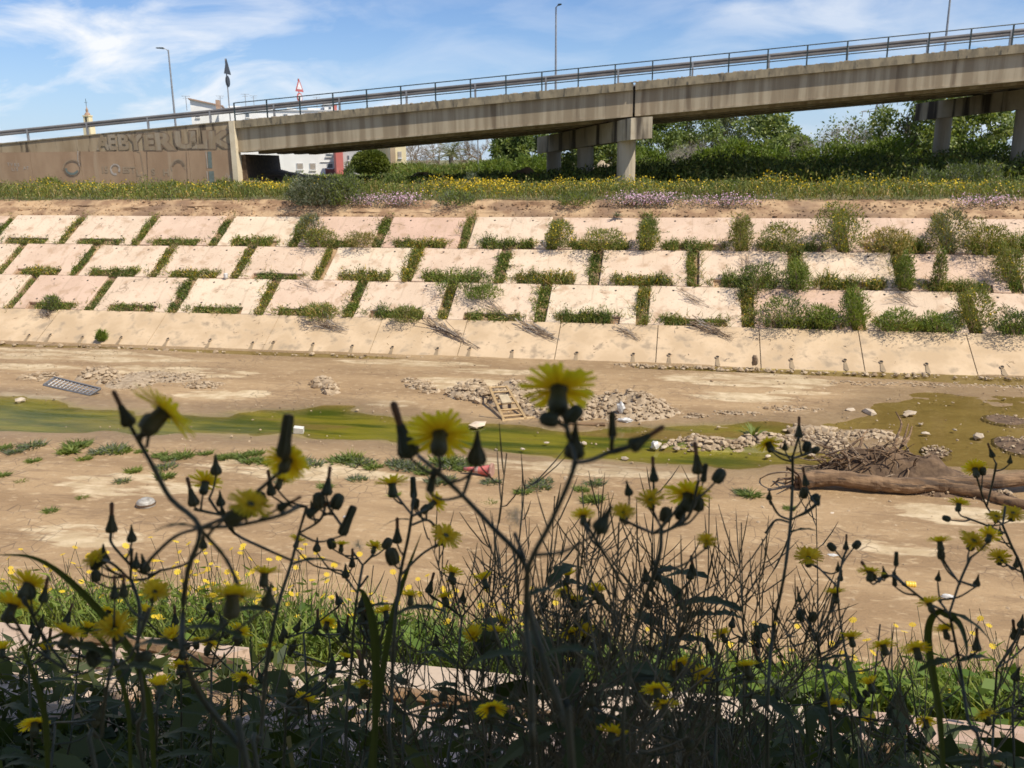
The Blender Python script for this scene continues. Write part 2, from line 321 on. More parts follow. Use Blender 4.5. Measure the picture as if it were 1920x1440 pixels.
# --- river bed
def inpoly(px, py, poly):
    ins = np.zeros(px.shape, bool); d2 = np.full(px.shape, 1e9); n = len(poly)
    for i in range(n):
        x1, y1 = poly[i]; x2, y2 = poly[(i+1) % n]
        c = ((y1 > py) != (y2 > py)) & (px < (x2-x1)*(py-y1)/(y2-y1+1e-12)+x1); ins ^= c
        ex, ey = x2-x1, y2-y1; t = np.clip(((px-x1)*ex+(py-y1)*ey)/(ex*ex+ey*ey+1e-9), 0, 1)
        d2 = np.minimum(d2, (px-x1-t*ex)**2+(py-y1-t*ey)**2)
    return np.where(ins, 1, -1)*np.sqrt(d2)
def fpoly(pts): return [tuple(onz(x, y)[:2]) for x, y in pts]
STREAM = fpoly([(-500, 735), (-150, 728), (0, 738), (100, 745), (200, 762), (360, 772), (560, 762), (650, 759), (760, 776), (900, 792), (1060, 799), (1240, 792), (1400, 787), (1520, 790), (1600, 768), (1640, 745), (1760, 733), (1920, 737), (2200, 745),
                (2300, 930), (1990, 900), (1860, 893), (1740, 880), (1560, 884), (1480, 887), (1300, 881), (1100, 871), (900, 851), (640, 832), (400, 823), (200, 818), (0, 816), (-500, 800)])
ISLE = fpoly([(1245, 838), (1300, 822), (1420, 826), (1500, 812), (1560, 806), (1640, 810), (1710, 822), (1690, 836), (1600, 846), (1480, 848), (1330, 848)])
TOEW = fpoly([(-300, 640), (0, 645), (480, 659), (720, 668), (770, 674), (690, 674), (480, 667), (250, 655), (0, 651), (-300, 645)])
TOEW2 = fpoly([(1180, 685), (1440, 690), (1920, 708), (2300, 722), (2300, 740), (1920, 728), (1740, 716), (1560, 706), (1380, 699), (1200, 692)])
gx = np.concatenate([np.arange(-110, -36, 1.5), np.arange(-36, 24, 0.16), np.arange(24, 90, 1.5)])
gy = np.concatenate([np.arange(10.6, 15, 0.16), np.arange(15, 31.0, 0.16)])
X, Y = np.meshgrid(gx, gy)
sd = inpoly(X, Y, STREAM); si = inpoly(X, Y, ISLE); sw = np.maximum(inpoly(X, Y, TOEW), inpoly(X, Y, TOEW2))
nA = fbm(X*0.8, Y*1.3, 2); nB = fbm(X*3.1, Y*3.1, 5)
base = 0.045+0.05*(nA-0.45)+0.02*(nB-0.47)
base += 0.05*sstep(22, 15, Y)*fbm(X*0.5, Y*0.5, 9)
dip = sstep(-0.2, 0.8, sd-.05+1.5*(nA-0.48))
Z = base*(1-dip)+(-0.05+0.012*(nB-0.47))*dip
wd = sstep(-0.12, 0.12, sw+0.3*(nA-0.48)); Z = Z*(1-wd)-0.03*wd
ii = sstep(-0.25, 0.3, si+0.35*(nB-0.48)); Z = Z*(1-ii)+(0.07+0.06*nB)*ii
# low shoals inside the pool at the far side
Z += 0.05*dip*sstep(0.52, 0.66, fbm(X*0.55, Y*1.2, 21))*(X > 4)
dry = np.zeros_like(X)
for cx, cy, rx, ry in [(120, 668, 300, 13), (330, 700, 190, 13), (60, 690, 120, 8), (380, 743, 70, 12), (470, 742, 45, 12), (860, 722, 120, 13), (770, 683, 150, 7), (960, 700, 170, 6), (1400, 714, 190, 16), (1390, 748, 130, 9), (1500, 740, 70, 6),
                       (250, 915, 190, 26), (560, 885, 260, 20), (1050, 880, 320, 14), (1800, 968, 170, 22), (60, 745, 90, 10), (730, 758, 60, 9), (1650, 1030, 120, 18), (150, 1010, 160, 25), (980, 735, 150, 10)]:
    c = onz(cx, cy); ex = abs(onz(cx+rx, cy)[0]-c[0]); ey = abs(onz(cx, cy-ry)[1]-c[1])
    q = ((X-c[0])/ex)**2+((Y-c[1])/ey)**2
    dry = np.maximum(dry, sstep(1.25, 0.55, q+1.3*(fbm(X*0.9, Y*2.2, 13)-0.48)))
nS = fbm(X*0.35+Y*0.25, Y*1.9-X*0.12, 31)
algae = dip*sstep(0.24, 0.38, nS)*1/(1+np.exp(np.clip((X-2.5)*1.6, -30, 30)))
algae = np.maximum(algae, .75*dip*sstep(-8, -13, X)); algae *= sstep(-0.2, 0.5, sd)
wet = np.maximum(sstep(-1.3, 0.2, sd+0.8*(nA-0.5)), sstep(-0.5, 0.1, sw))
near_toe = sstep(-2.6, 0.0, Y-28.6-0.06*(X+10))*0.3
nx, ny = len(gx), len(gy)
g = Geo(); idx = np.arange(nx*ny).reshape(ny, nx)
g.add(np.stack([X, Y, Z], -1).reshape(-1, 3), np.stack([idx[:-1, :-1], idx[:-1, 1:], idx[1:, 1:], idx[1:, :-1]], -1).reshape(-1, 4))
def m_bed():
    m, t, b, o = mat_new('river_bed_mud')
    at = nd(t, 'ShaderNodeAttribute', attribute_name='mask'); s = nd(t, 'ShaderNodeSeparateColor'); t.links.new(at.outputs['Color'], s.inputs[0])
    mud = mixc(t, ramp(t, nz(t, 0.5, 6, stretch=(0.5, 1.6, 1)), 0.35, 0.68), (0.28, 0.178, 0.086), (0.41, 0.275, 0.142))
    mud = mixc(t, ramp(t, nz(t, 6, 6, stretch=(0.7, 1.3, 1)), 0.52, 0.72), mud, (0.47, 0.335, 0.19))
    dr = mixc(t, ramp(t, nz(t, 2.5, 6), 0.35, 0.65), (0.47, 0.35, 0.20), (0.62, 0.49, 0.31))
    sm = nd(t, 'ShaderNodeMath', operation='MULTIPLY_ADD'); t.links.new(nz(t, 1.1, 10, 0.72, stretch=(0.4, 1.9, 1), rot=(0, 0, 0.1)), sm.inputs[0]); sm.inputs[1].default_value = 3.0; t.links.new(s.outputs[0], sm.inputs[2]); df = ramp(t, sm.outputs[0], 2.22, 2.6)
    mud = mixc(t, mul(t, ramp(t, nz(t, 1.3, 9, 0.75, stretch=(0.35, 2.4, 1)), 0.55, 0.62), 0.55), mud, (0.20, 0.125, 0.062))
    mud = mixc(t, mul(t, ramp(t, nz(t, 30, 4, 0.6), 0.60, 0.68), 0.6), mud, (0.15, 0.095, 0.05))
    c = mixc(t, df, mud, dr)
    vo = nd(t, 'ShaderNodeTexVoronoi', feature='DISTANCE_TO_EDGE', i_Scale=3.2); gp = nd(t, 'ShaderNodeNewGeometry'); t.links.new(gp.outputs['Position'], vo.inputs['Vector'])
    ck = mul(t, ramp(t, vo.outputs['Distance'], 0.012, 0.035, True), ramp(t, nz(t, 0.35, 4), 0.50, 0.56)); c = mixc(t, mul(t, ck, 0.7), c, (0.14, 0.09, 0.05))
    c = mixc(t, mul(t, s.outputs[2], 0.5), c, (0.19, 0.13, 0.066))
    gr = mixc(t, ramp(t, nz(t, 0.8, 6, 0.6, stretch=(0.35, 2.2, 1), rot=(0, 0, 0.14)), 0.38, 0.62), (0.07, 0.095, 0.014), (0.27, 0.235, 0.04))
    c = mixc(t, mul(t, s.outputs[1], ramp(t, nz(t, 1.1, 7, 0.62, stretch=(0.4, 2.0, 1), rot=(0, 0, 0.14)), 0.2, 0.42)), c, gr)
    t.links.new(c, b.inputs['Base Color'])
    rg = nd(t, 'ShaderNodeMapRange'); t.links.new(s.outputs[2], rg.inputs[0]); rg.inputs[3].default_value = 0.68; rg.inputs[4].default_value = 0.36; t.links.new(rg.outputs[0], b.inputs['Roughness'])
    bump(t, b, nz(t, 7, 9, 0.72, stretch=(0.8, 1.3, 1)), 0.9, 0.045)
    return m
bed = g.obj('river_bed', m_bed(), smooth=True); tag(bed, kind='structure')
ca = bed.data.color_attributes.new('mask', 'FLOAT_COLOR', 'POINT')
ca.data.foreach_set('color', np.stack([dry, algae, np.maximum(wet, near_toe), np.ones_like(dry)], -1).astype(np.float32).ravel())
# --- water
m, t, b, o = mat_new('shallow_water'); t.nodes.remove(b)
tr = nd(t, 'ShaderNodeBsdfTransparent'); tr.inputs[0].default_value = (0.9, 0.92, 0.7, 1)
gl = nd(t, 'ShaderNodeBsdfGlossy', i_Roughness=0.06); gl.inputs[0].default_value = (.5, .48, .4, 1)
fr = nd(t, 'ShaderNodeFresnel', i_IOR=1.33); ms = nd(t, 'ShaderNodeMixShader')
bn = nd(t, 'ShaderNodeBump', i_Strength=0.25, i_Distance=0.01); t.links.new(nz(t, 5, 3, stretch=(0.5, 1.6, 1)), bn.inputs['Height'])
t.links.new(bn.outputs[0], gl.inputs['Normal']); t.links.new(bn.outputs[0], fr.inputs['Normal'])
t.links.new(fr.outputs[0], ms.inputs[0]); t.links.new(tr.outputs[0], ms.inputs[1]); t.links.new(gl.outputs[0], ms.inputs[2]); t.links.new(ms.outputs[0], o.inputs[0])
g = Geo(); g.add([[-110, 15, 0], [90, 15, 0], [90, 30.6, 0], [-110, 30.6, 0]], [[0, 1, 2, 3]]); tag(g.obj('stream_water', m), kind='structure')

# --- far bank terrain (earth under the slabs, ledge, land to the horizon)
xs = np.arange(-110, 91, 0.2)
prof = [(TY-0.4, -0.25), (TY+0.02, -0.13), (YT-0.03, ZT-0.16), (YT+0.05, ZT-0.02), (YT+0.25, ZT+0.12), (YT+0.45, ZT+0.2), (YT+0.68, ZT+0.33), (YT+0.9, ZT+0.42), (EDGE_Y, GZ), (EDGE_Y+0.6, GZ+0.03), (EDGE_Y+2.2, GZ-0.12)]
P = []
for k, (y, z) in enumerate(prof):
    w_ = 0.0 if k == len(prof)-1 else 1.0 if k >= 5 else .4 if k == 4 else 0.0
    e = fbm(xs*0.35, xs*0+k*1.7, 40)-0.47; e2 = fbm(xs*1.7, xs*0+k*2.3, 44)-0.47+.35*(fbm(xs*6.1, xs*0+k*3.3, 47)-.47)
    P.append(np.stack([xs, y+w_*(0.7*e+0.25*e2), z+w_*(0.16*e2+0.05*e)], -1))
P = np.array(P); g = Geo(); ny, nx = P.shape[:2]; idx = np.arange(nx*ny).reshape(ny, nx)
g.add(P.reshape(-1, 3), np.stack([idx[:-1, :-1], idx[:-1, 1:], idx[1:, 1:], idx[1:, :-1]], -1).reshape(-1, 4))
emb = g.obj('embankment', M['earth']); tag(emb, kind='structure')
def gh(x, y):  # land height behind the far bank
    return GZ+0.05+0.1*sstep(40, 60, np.asarray(y, float))+0.0*np.asarray(x)
gy2 = np.array([EDGE_Y+0.45, EDGE_Y+0.7, 41, 43, 46, 50, 55, 60, 70, 90, 130, 200, 400, 900, 2000, 5000.]); gx2 = np.array([-5000, -1500, -500, -200, -100, -60, -30, 0, 30, 60, 120, 300, 1000, 5000.])
X2, Y2 = np.meshgrid(gx2, gy2); Z2 = gh(X2, Y2); Z2[0] -= 0.6
idx = np.arange(X2.size).reshape(X2.shape); g = Geo()
g.add(np.stack([X2, Y2, Z2], -1).reshape(-1, 3), np.stack([idx[:-1, :-1], idx[:-1, 1:], idx[1:, 1:], idx[1:, :-1]], -1).reshape(-1, 4))
tag(g.obj('land', M['grassground']), kind='structure')

# --- slabs on the far bank: each one a part of the embankment, with the planting notch in its lower edge
NW, NHT = 2.25, 0.40
def slab_mesh(W, Hh, k):
    r = random.Random(k); th = 0.13; g = Geo()
    n0 = (W-NW)/2; j = lambda a=0.012: r.uniform(-a, a)
    out = [(0.0, 0.0), (n0+j(.05), 0.0), (n0+j(.05), NHT+j(.04)), (n0+NW/2, NHT+j(.03)), (n0+NW+j(.05), NHT+j(.04)), (n0+NW+j(.05), 0.0), (W, 0.0), (W+j(), Hh*0.5), (W, Hh), (W*0.5, Hh+j()), (0.0, Hh), (j(), Hh*0.5)]
    n = len(out); be = 0.02
    cx, cy = W/2, Hh/2
    inn = [(x+be*(1 if x < cx else -1)*(1 if abs(x-cx) > NW/2+0.06 or y > NHT+0.1 else 0.0), y+be*(1 if y < cy else -1)) for x, y in out]
    V = [(x, y, -th) for x, y in out]+[(x, y, -be) for x, y in out]+[(x, y, 0) for x, y in inn]
    g.add(V, [[i, (i+1) % n, n+(i+1) % n, n+i] for i in range(n)]+[[n+i, n+(i+1) % n, 2*n+(i+1) % n, 2*n+i] for i in range(n)])
    o_ = 2*n
    # top face as convex pieces
    for poly in ([0, 1, 2, 11], [2, 3, 9, 11], [3, 4, 7, 9], [4, 5, 6, 7], [7, 8, 9], [9, 10, 11]):
        g.f.setdefault((0, len(poly)), []).append(np.array([poly])+o_)
    for hx, hy in ((W*0.27, Hh-0.28), (W*0.76, Hh-0.30), (W*0.24, NHT+0.24), (W*0.77, NHT+0.22)):
        hx += j(.06); hy += j(.04); a = np.arange(8)*math.pi/4; rr = 0.048
        ring = [(hx+rr*math.cos(q), hy+rr*math.sin(q), 0.003) for q in a]+[(hx+1.35*rr*math.cos(q), hy+1.35*rr*math.sin(q), 0.001) for q in a]
        g.add(ring, [list(range(8))], 1); 
    return g.mesh('slab', [M['slab'], M['hole']])
SV = [slab_mesh(PW-GAP, ROW-0.03, 100+k) for k in range(6)]
ST = np.array([[1, 0, 0], [0, cs, -sn], [0, sn, cs]])
for row in range(3):
    l0 = T0+(2-row)*ROW
    for i in range(-5, 17):
        o = link('slab', SV[rnd.randrange(6)], emb)
        q = Euler((R_(rnd.gauss(0, 0.25)), R_(rnd.gauss(0, 0.2)), R_(rnd.gauss(0, 0.25)))).to_matrix()
        Rm = ST @ np.array(q); Mx = np.eye(4); Mx[:3, :3] = Rm; Mx[:3, 3] = slp(OFF[row]+i*PW, l0+0.012, rnd.uniform(-0.01, 0.02)); setm(o, Mx)
# --- toe band panels with weep pipes
tj = [onz(x, y)[0] for x, y in ((530, 640), (715, 650), (880, 650), (1050, 660), (1232, 665), (1420, 670), (1608, 680), (1815, 690))]
tj = [tj[0]-4.9*k for k in range(5, 0, -1)]+tj+[tj[-1]+4.9*k for k in range(1, 5)]
for k in range(len(tj)-1):
    g = Geo(); W = tj[k+1]-tj[k]-0.03; Hh = T0-0.02; nn = 10
    # gently waved face
    xx = np.linspace(0, W, nn); yy = np.linspace(-0.25, Hh, 6); XX, YY = np.meshgrid(xx, yy); ZZ = 0.03*(fbm((XX+tj[k])*0.6, YY*0.8, 60)-0.5)
    idx = np.arange(XX.size).reshape(XX.shape); V = np.stack([XX, YY, ZZ], -1).reshape(-1, 3)
    g.add(V, np.stack([idx[:-1, :-1], idx[:-1, 1:], idx[1:, 1:], idx[1:, :-1]], -1).reshape(-1, 4))
    g.box((W/2, Hh/2-0.125, -0.09), (W, Hh+0.25, 0.12))
    o = g.obj('toe_panel', M['toe'], emb); Mx = np.eye(4); Mx[:3, :3] = ST; Mx[:3, 3] = slp(tj[k]+0.015, 0, 0.02); setm(o, Mx)
    for hx in ((0.45, 2.0, 3.6) if k % 2 else (0.9, 2.7, 4.3)):
        if hx > W-0.2: continue
        hx += rnd.uniform(-.15, .15)
        gg = Geo(); gg.lathe([(0.062, 0.0), (0.075, 0.025), (0.06, 0.03), (0.058, 0.004)], 9, 0); gg.lathe([(0.055, 0.0), (0.057, 0.012)], 9, 1)
        p = gg.obj('weep_pipe', [M['toe'], M['hole']], o); p.location = (hx, 0.42+rnd.uniform(-.05, .05), 0.02)
        gg = Geo(); nn2 = 7
        st = [(hx-0.04, 0.36, 0.026), (hx+0.04, 0.36, 0.026), (hx+0.07+rnd.uniform(0, .05), 0.0, 0.03), (hx+0.02, -0.05, 0.03), (hx-0.07, 0.02, 0.03)]
        gg.add(st, [[0, 4, 3, 2, 1]]); gg.obj('silt_streak', M['silt'], o)

# ================================================================== VEGETATION on the slope
def strip_mesh(W, Ln, dens, hgt, k, kinds, along):
    """weeds in a planting gap; local x across the bank, local y up the slope, local z = world up"""
    g = Geo(); n = int(dens*W*Ln)
    x = rng.uniform(0, W, n)+rng.normal(0, .05, n); y = rng.uniform(0, Ln, n)+rng.normal(0, .04, n); q_ = fbm(x*2.6+k*7, y*2.6, k+5); kp = rng.uniform(size=n) < sstep(.26, .5, q_)*.9+.1; x, y = x[kp], y[kp]; n = len(x)
    hn = 0.2+1.6*fbm(x*2.4+k*7, y*2.4, k)**1.3
    if along: x = W/2+(x-W/2)*(.45+1.1*fbm(y*2.1, y*0+k, k+11))+.22*(fbm(y*1.3, y*0+k*3, k+13)-.47)
    else: y = Ln*.45+(y-Ln*.45)*(.4+1.2*fbm(x*1.7, x*0+k, k+11))
    c = np.stack([x, y*cs, y*sn], -1)
    for q in range(9):
        i_ = rnd.randrange(n); s0 = np.array([x[i_], y[i_]]); an_ = rnd.uniform(2.6, 6.8); P_ = []
        for v_ in range(5): P_.append((s0[0], s0[1]*cs-.02, s0[1]*sn+.10+.02*rnd.random())); an_ += rnd.gauss(0, .45); s0 = s0+np.array([math.cos(an_), math.sin(an_)])*rnd.uniform(.06, .2)
        g.tube(P_, [.008, .003], 3, len(kinds), cap=False); P_ = np.array(P_)
        if q % 2: u_ = np.repeat(P_[1:], 3, 0); g.leaves(u_, rng.normal(size=(len(u_), 3))*[1, 1, .4], .08, .035, 0)
    up = np.stack([rng.normal(0, .32, n), rng.normal(-.12, .3, n), np.ones(n)], -1)
    mi = rng.choice(len(kinds), n, p=[q for _, q in kinds])
    for q in range(len(kinds)):
        s = mi == q
        if s.sum(): g.blades(c[s], up[s], hgt*hn[s]*rng.uniform(.5, 1.25, s.sum()), 0.032, 0.4, q)
    nl = n*2; j_ = rng.integers(0, n, nl); x = x[j_]+rng.normal(0, .05, nl); y = y[j_]+rng.normal(0, .04, nl); hn = 0.25+1.5*fbm(x*2.4+k*7, y*2.4, k)
    c = np.stack([x, y*cs-0.03, y*sn+hgt*0.85*hn*rng.uniform(0, 1, nl)], -1)
    mi = rng.choice(len(kinds), nl, p=[q for _, q in kinds])
    for q in range(len(kinds)):
        s = mi == q
        if s.sum(): g.leaves(c[s], rng.normal(size=(s.sum(), 3))*[1, 1, .7]+[0, -.2, .35], rng.uniform(.05, .12, s.sum()), rng.uniform(.025, .05, s.sum()), q)
    return g.mesh('weed_strip', [M[a] for a, _ in kinds]+[M['twig']])
KA = [('weed', .6), ('bright', .2), ('straw', .2)]; KB = [('weed', .55), ('weed2', .27), ('straw', .12), ('yellow', .06)]; KC = [('weed', .5), ('dark', .2), ('bright', .22), ('straw', .08)]
VM = [[strip_mesh(GAP+.02, ROW-.1, 620, h, 3*k+int(h*20), K, 1) for k, K in enumerate((KA, KB, KC, KA, KB, KC))] for h in (.16, .27, .42)]
HM = [[strip_mesh(NW-.05, NHT+.04, 620, h, 5*k+int(h*30), K, 0) for k, K in enumerate((KA, KB, KC, KA, KB, KC))] for h in (.20, .34, .5)]
ORD = ['first', 'second', 'third', 'fourth', 'fifth', 'sixth', 'seventh', 'eighth', 'ninth', 'tenth', 'eleventh', 'twelfth', 'thirteenth', 'fourteenth', 'fifteenth']
RN = ['top', 'middle', 'bottom']
def ordw(n):
    t_ = ['', '', 'twenty', 'thirty', 'forty', 'fifty', 'sixty']; o_ = ['', 'first', 'second', 'third', 'fourth', 'fifth', 'sixth', 'seventh', 'eighth', 'ninth']; te_ = ['tenth', 'eleventh', 'twelfth', 'thirteenth', 'fourteenth', 'fifteenth', 'sixteenth', 'seventeenth', 'eighteenth', 'nineteenth']
    if n < 10: return o_[n]
    if n < 20: return te_[n-10]
    return t_[n//10]+'-'+o_[n % 10] if n % 10 else t_[n//10][:-1]+'ieth'
def hlev(x):
    v = np.interp(x, [-32, -15, -4, 6, 14], [0, .5, 1.0, 1.7, 2.3])+rnd.uniform(-.35, .35); return int(min(2, max(0, round(v))))
def project(p):
    d = np.asarray(p)-CAM; z = d@fw; return 960+F_PX*(d@RT)/z, 720-F_PX*(d@UP)/z
SPILL = []
for row in range(3):
    l0 = T0+(2-row)*ROW; iv = ih = 0
    for i in range(-2, 14):
        xo = OFF[row]+i*PW; SPILL.append((xo-GAP/2, l0+ROW/2, GAP/2, ROW/2)); SPILL.append((xo+(PW-GAP)/2, l0+NHT/2, NW/2, NHT/2))
        p0 = slp(xo-GAP-.01, l0+.02, -0.08); px = project(p0)
        if -60 < px[0] < 1950:
            o = link('weed_strip', VM[hlev(xo)][rnd.randrange(6)], None, p0)
            o.scale = (rnd.uniform(.6, 1.15), rnd.uniform(.86, 1.0), rnd.uniform(.86, 1.0)*1.0); o.location.x += rnd.uniform(-.05, .12)
            tag(o, f'{ORD[iv]} upright weed strip from the left, {RN[row]} row of bank slabs', 'weeds', 'weed strips in the upright gaps of the bank slabs'); iv += 1
        p1 = slp(xo+(PW-GAP-NW)/2+.02, l0+.0, -0.08); px = project(p1)
        if -110 < px[0] < 1910:
            o = link('weed_strip', HM[hlev(xo)][rnd.randrange(6)], None, p1)
            sc_ = rnd.uniform(.78, 1.05); o.scale = (sc_, rnd.uniform(.75, 1.1), rnd.uniform(.8, 1.35)); o.location.x += (1-sc_)*NW*rnd.random()
            tag(o, f'{ORD[ih]} level weed strip from the left, along the foot of the {RN[row]} slab row', 'weeds', 'weed strips in the level notches of the bank slabs'); ih += 1
# --- weeds creeping out of the gaps over the slab edges
g = Geo(); A_ = []
for cx_, cl_, hx_, hl_ in SPILL:
    k = int(np.interp(cx_, [-33, -15, 0, 15], [45, 75, 120, 190])*rnd.uniform(.5, 1.4)); a_ = rng.uniform(-1, 1, (k, 2)); b_ = rng.integers(0, 2, k); sg = np.sign(rng.normal(size=k)); ov = np.abs(rng.normal(0, .13, k))
    px_ = np.where(b_ == 0, cx_+sg*(hx_+ov), cx_+a_[:, 0]*hx_); pl_ = np.where(b_ == 0, cl_+a_[:, 1]*hl_, cl_+np.where(sg > 0, hl_+ov*.6, -hl_-ov*.3)); A_.append(np.stack([px_, pl_], -1))
A_ = np.concatenate(A_); n = len(A_); q_ = fbm(A_[:, 0]*1.4, A_[:, 1]*1.4, 19) > .43; A_ = A_[q_]; n = len(A_); c_ = np.stack([A_[:, 0], TY+A_[:, 1]*cs-.02*sn, A_[:, 1]*sn+.02*cs], -1); mi_ = rng.integers(0, 4, n)
hh_ = np.interp(A_[:, 0], [-33, -10, 15], [.16, .26, .42])
for q in range(4):
    u_ = mi_ == q; g.blades(c_[u_], rng.normal(size=(u_.sum(), 3))*[.6, .5, 0]+[0, -.35, .9], hh_[u_]*rng.uniform(.5, 1.6, u_.sum()), .02, .5, q); g.leaves(c_[u_]+[0, 0, .05], rng.normal(size=(u_.sum(), 3))+[0, -.2, .3], rng.uniform(.05, .13, u_.sum()), .04, q)
tag(g.obj('creeping_weeds', [M['weed'], M['weed2'], M['straw'], M['weed']]), kind='stuff')
# --- dry litter fallen on the slabs
g = Geo(); n = 5200; row_ = rng.integers(0, 3, n); xx_ = rng.uniform(-34, 20, n); keep = rng.uniform(size=n) < np.interp(xx_, [-34, -20, -8, 6, 20], [.12, .25, .45, .9, 1.0]); xx_ = xx_[keep]; n = len(xx_); ll_ = rng.uniform(.1, T0+3*ROW, n); ph_ = fbm(xx_*.9, ll_*1.2, 17); keep = ph_ > .46; xx_, ll_ = xx_[keep], ll_[keep]; n = len(xx_)
c_ = np.stack([xx_, TY+ll_*cs-.05*sn, ll_*sn+.05*cs], -1); g.leaves(c_, np.stack([rng.normal(size=n), rng.normal(size=n)*cs-.3, rng.normal(size=n)*.4*sn+.12], -1), rng.uniform(.06, .3, n), rng.uniform(.012, .03, n)); tag(g.obj('dry_litter', M['twig']), kind='stuff')
# --- larger shrubs on the slope
def shrub(name, label, cat, base, h, wd, kinds, n=900, leaf=.1, stems=9, group=None, up=np.array([0, 0, 1.]), flower=None, nf=120, blade=0.5):
    e = empty(name, label, cat, tuple(base), group); g = Geo()
    for k in range(stems):
        a = rnd.uniform(0, 6.28); s = rnd.uniform(.15, .5)*wd
        g.tube([(0, 0, -.05), (math.cos(a)*s*.4, math.sin(a)*s*.4, h*.35), (math.cos(a)*s, math.sin(a)*s, h*rnd.uniform(.7, 1))], [.012, .005], 4)
    g.obj('stem', M['twig'], e)
    g = Geo(); r = rng.uniform(0, 1, n)**.5; a = rng.uniform(0, 6.28, n); z = rng.uniform(0, 1, n)**.8
    cl = .55+.8*fbm(np.cos(a)*1.6+9+base[0], np.sin(a)*1.6+z*2, 3)
    rad = wd*.5*r*cl*(.55+.9*np.sin(np.pi*np.clip(z*.8+.15, 0, 1)))
    c = np.stack([rad*np.cos(a), rad*np.sin(a), z*h*cl], -1)
    d = np.stack([np.cos(a)*.5, np.sin(a)*.5, np.full(n, .9)], -1)+rng.normal(size=(n, 3))*.5
    mi = rng.choice(len(kinds), n, p=[q for _, q in kinds])
    for q in range(len(kinds)):
        s = mi == q; nb = int(s.sum()*blade); ids = np.where(s)[0]
        if nb: g.blades(c[ids[:nb]], d[ids[:nb]], leaf*rng.uniform(1.2, 2.6, nb), leaf*.22, .3, q)
        if len(ids) > nb: g.leaves(c[ids[nb:]], d[ids[nb:]], leaf*rng.uniform(.6, 1.3, len(ids)-nb), leaf*.45, q)
    g.obj('foliage', [M[k] for k, _ in kinds], e)
    if flower:
        g = Geo(); k = nf; s = rng.integers(0, n, k); c2 = c[s]+rng.normal(size=(k, 3))*.04+[0, 0, .06]
        g.leaves(c2, rng.normal(size=(k, 3))*[1, 1, .3], .06, .055); g.obj('flowers', M[flower], e)['kind'] = 'stuff'
    return e
def onslope(x, y):  # photo pixel -> far slope surface
    d = ray(x, y); nrm = np.array([0, -sn, cs]); p = np.array([0, TY, 0.]); t = ((p-CAM)@nrm)/(d@nrm); return CAM+d*t
GS = 'shrubs on the bank slabs'
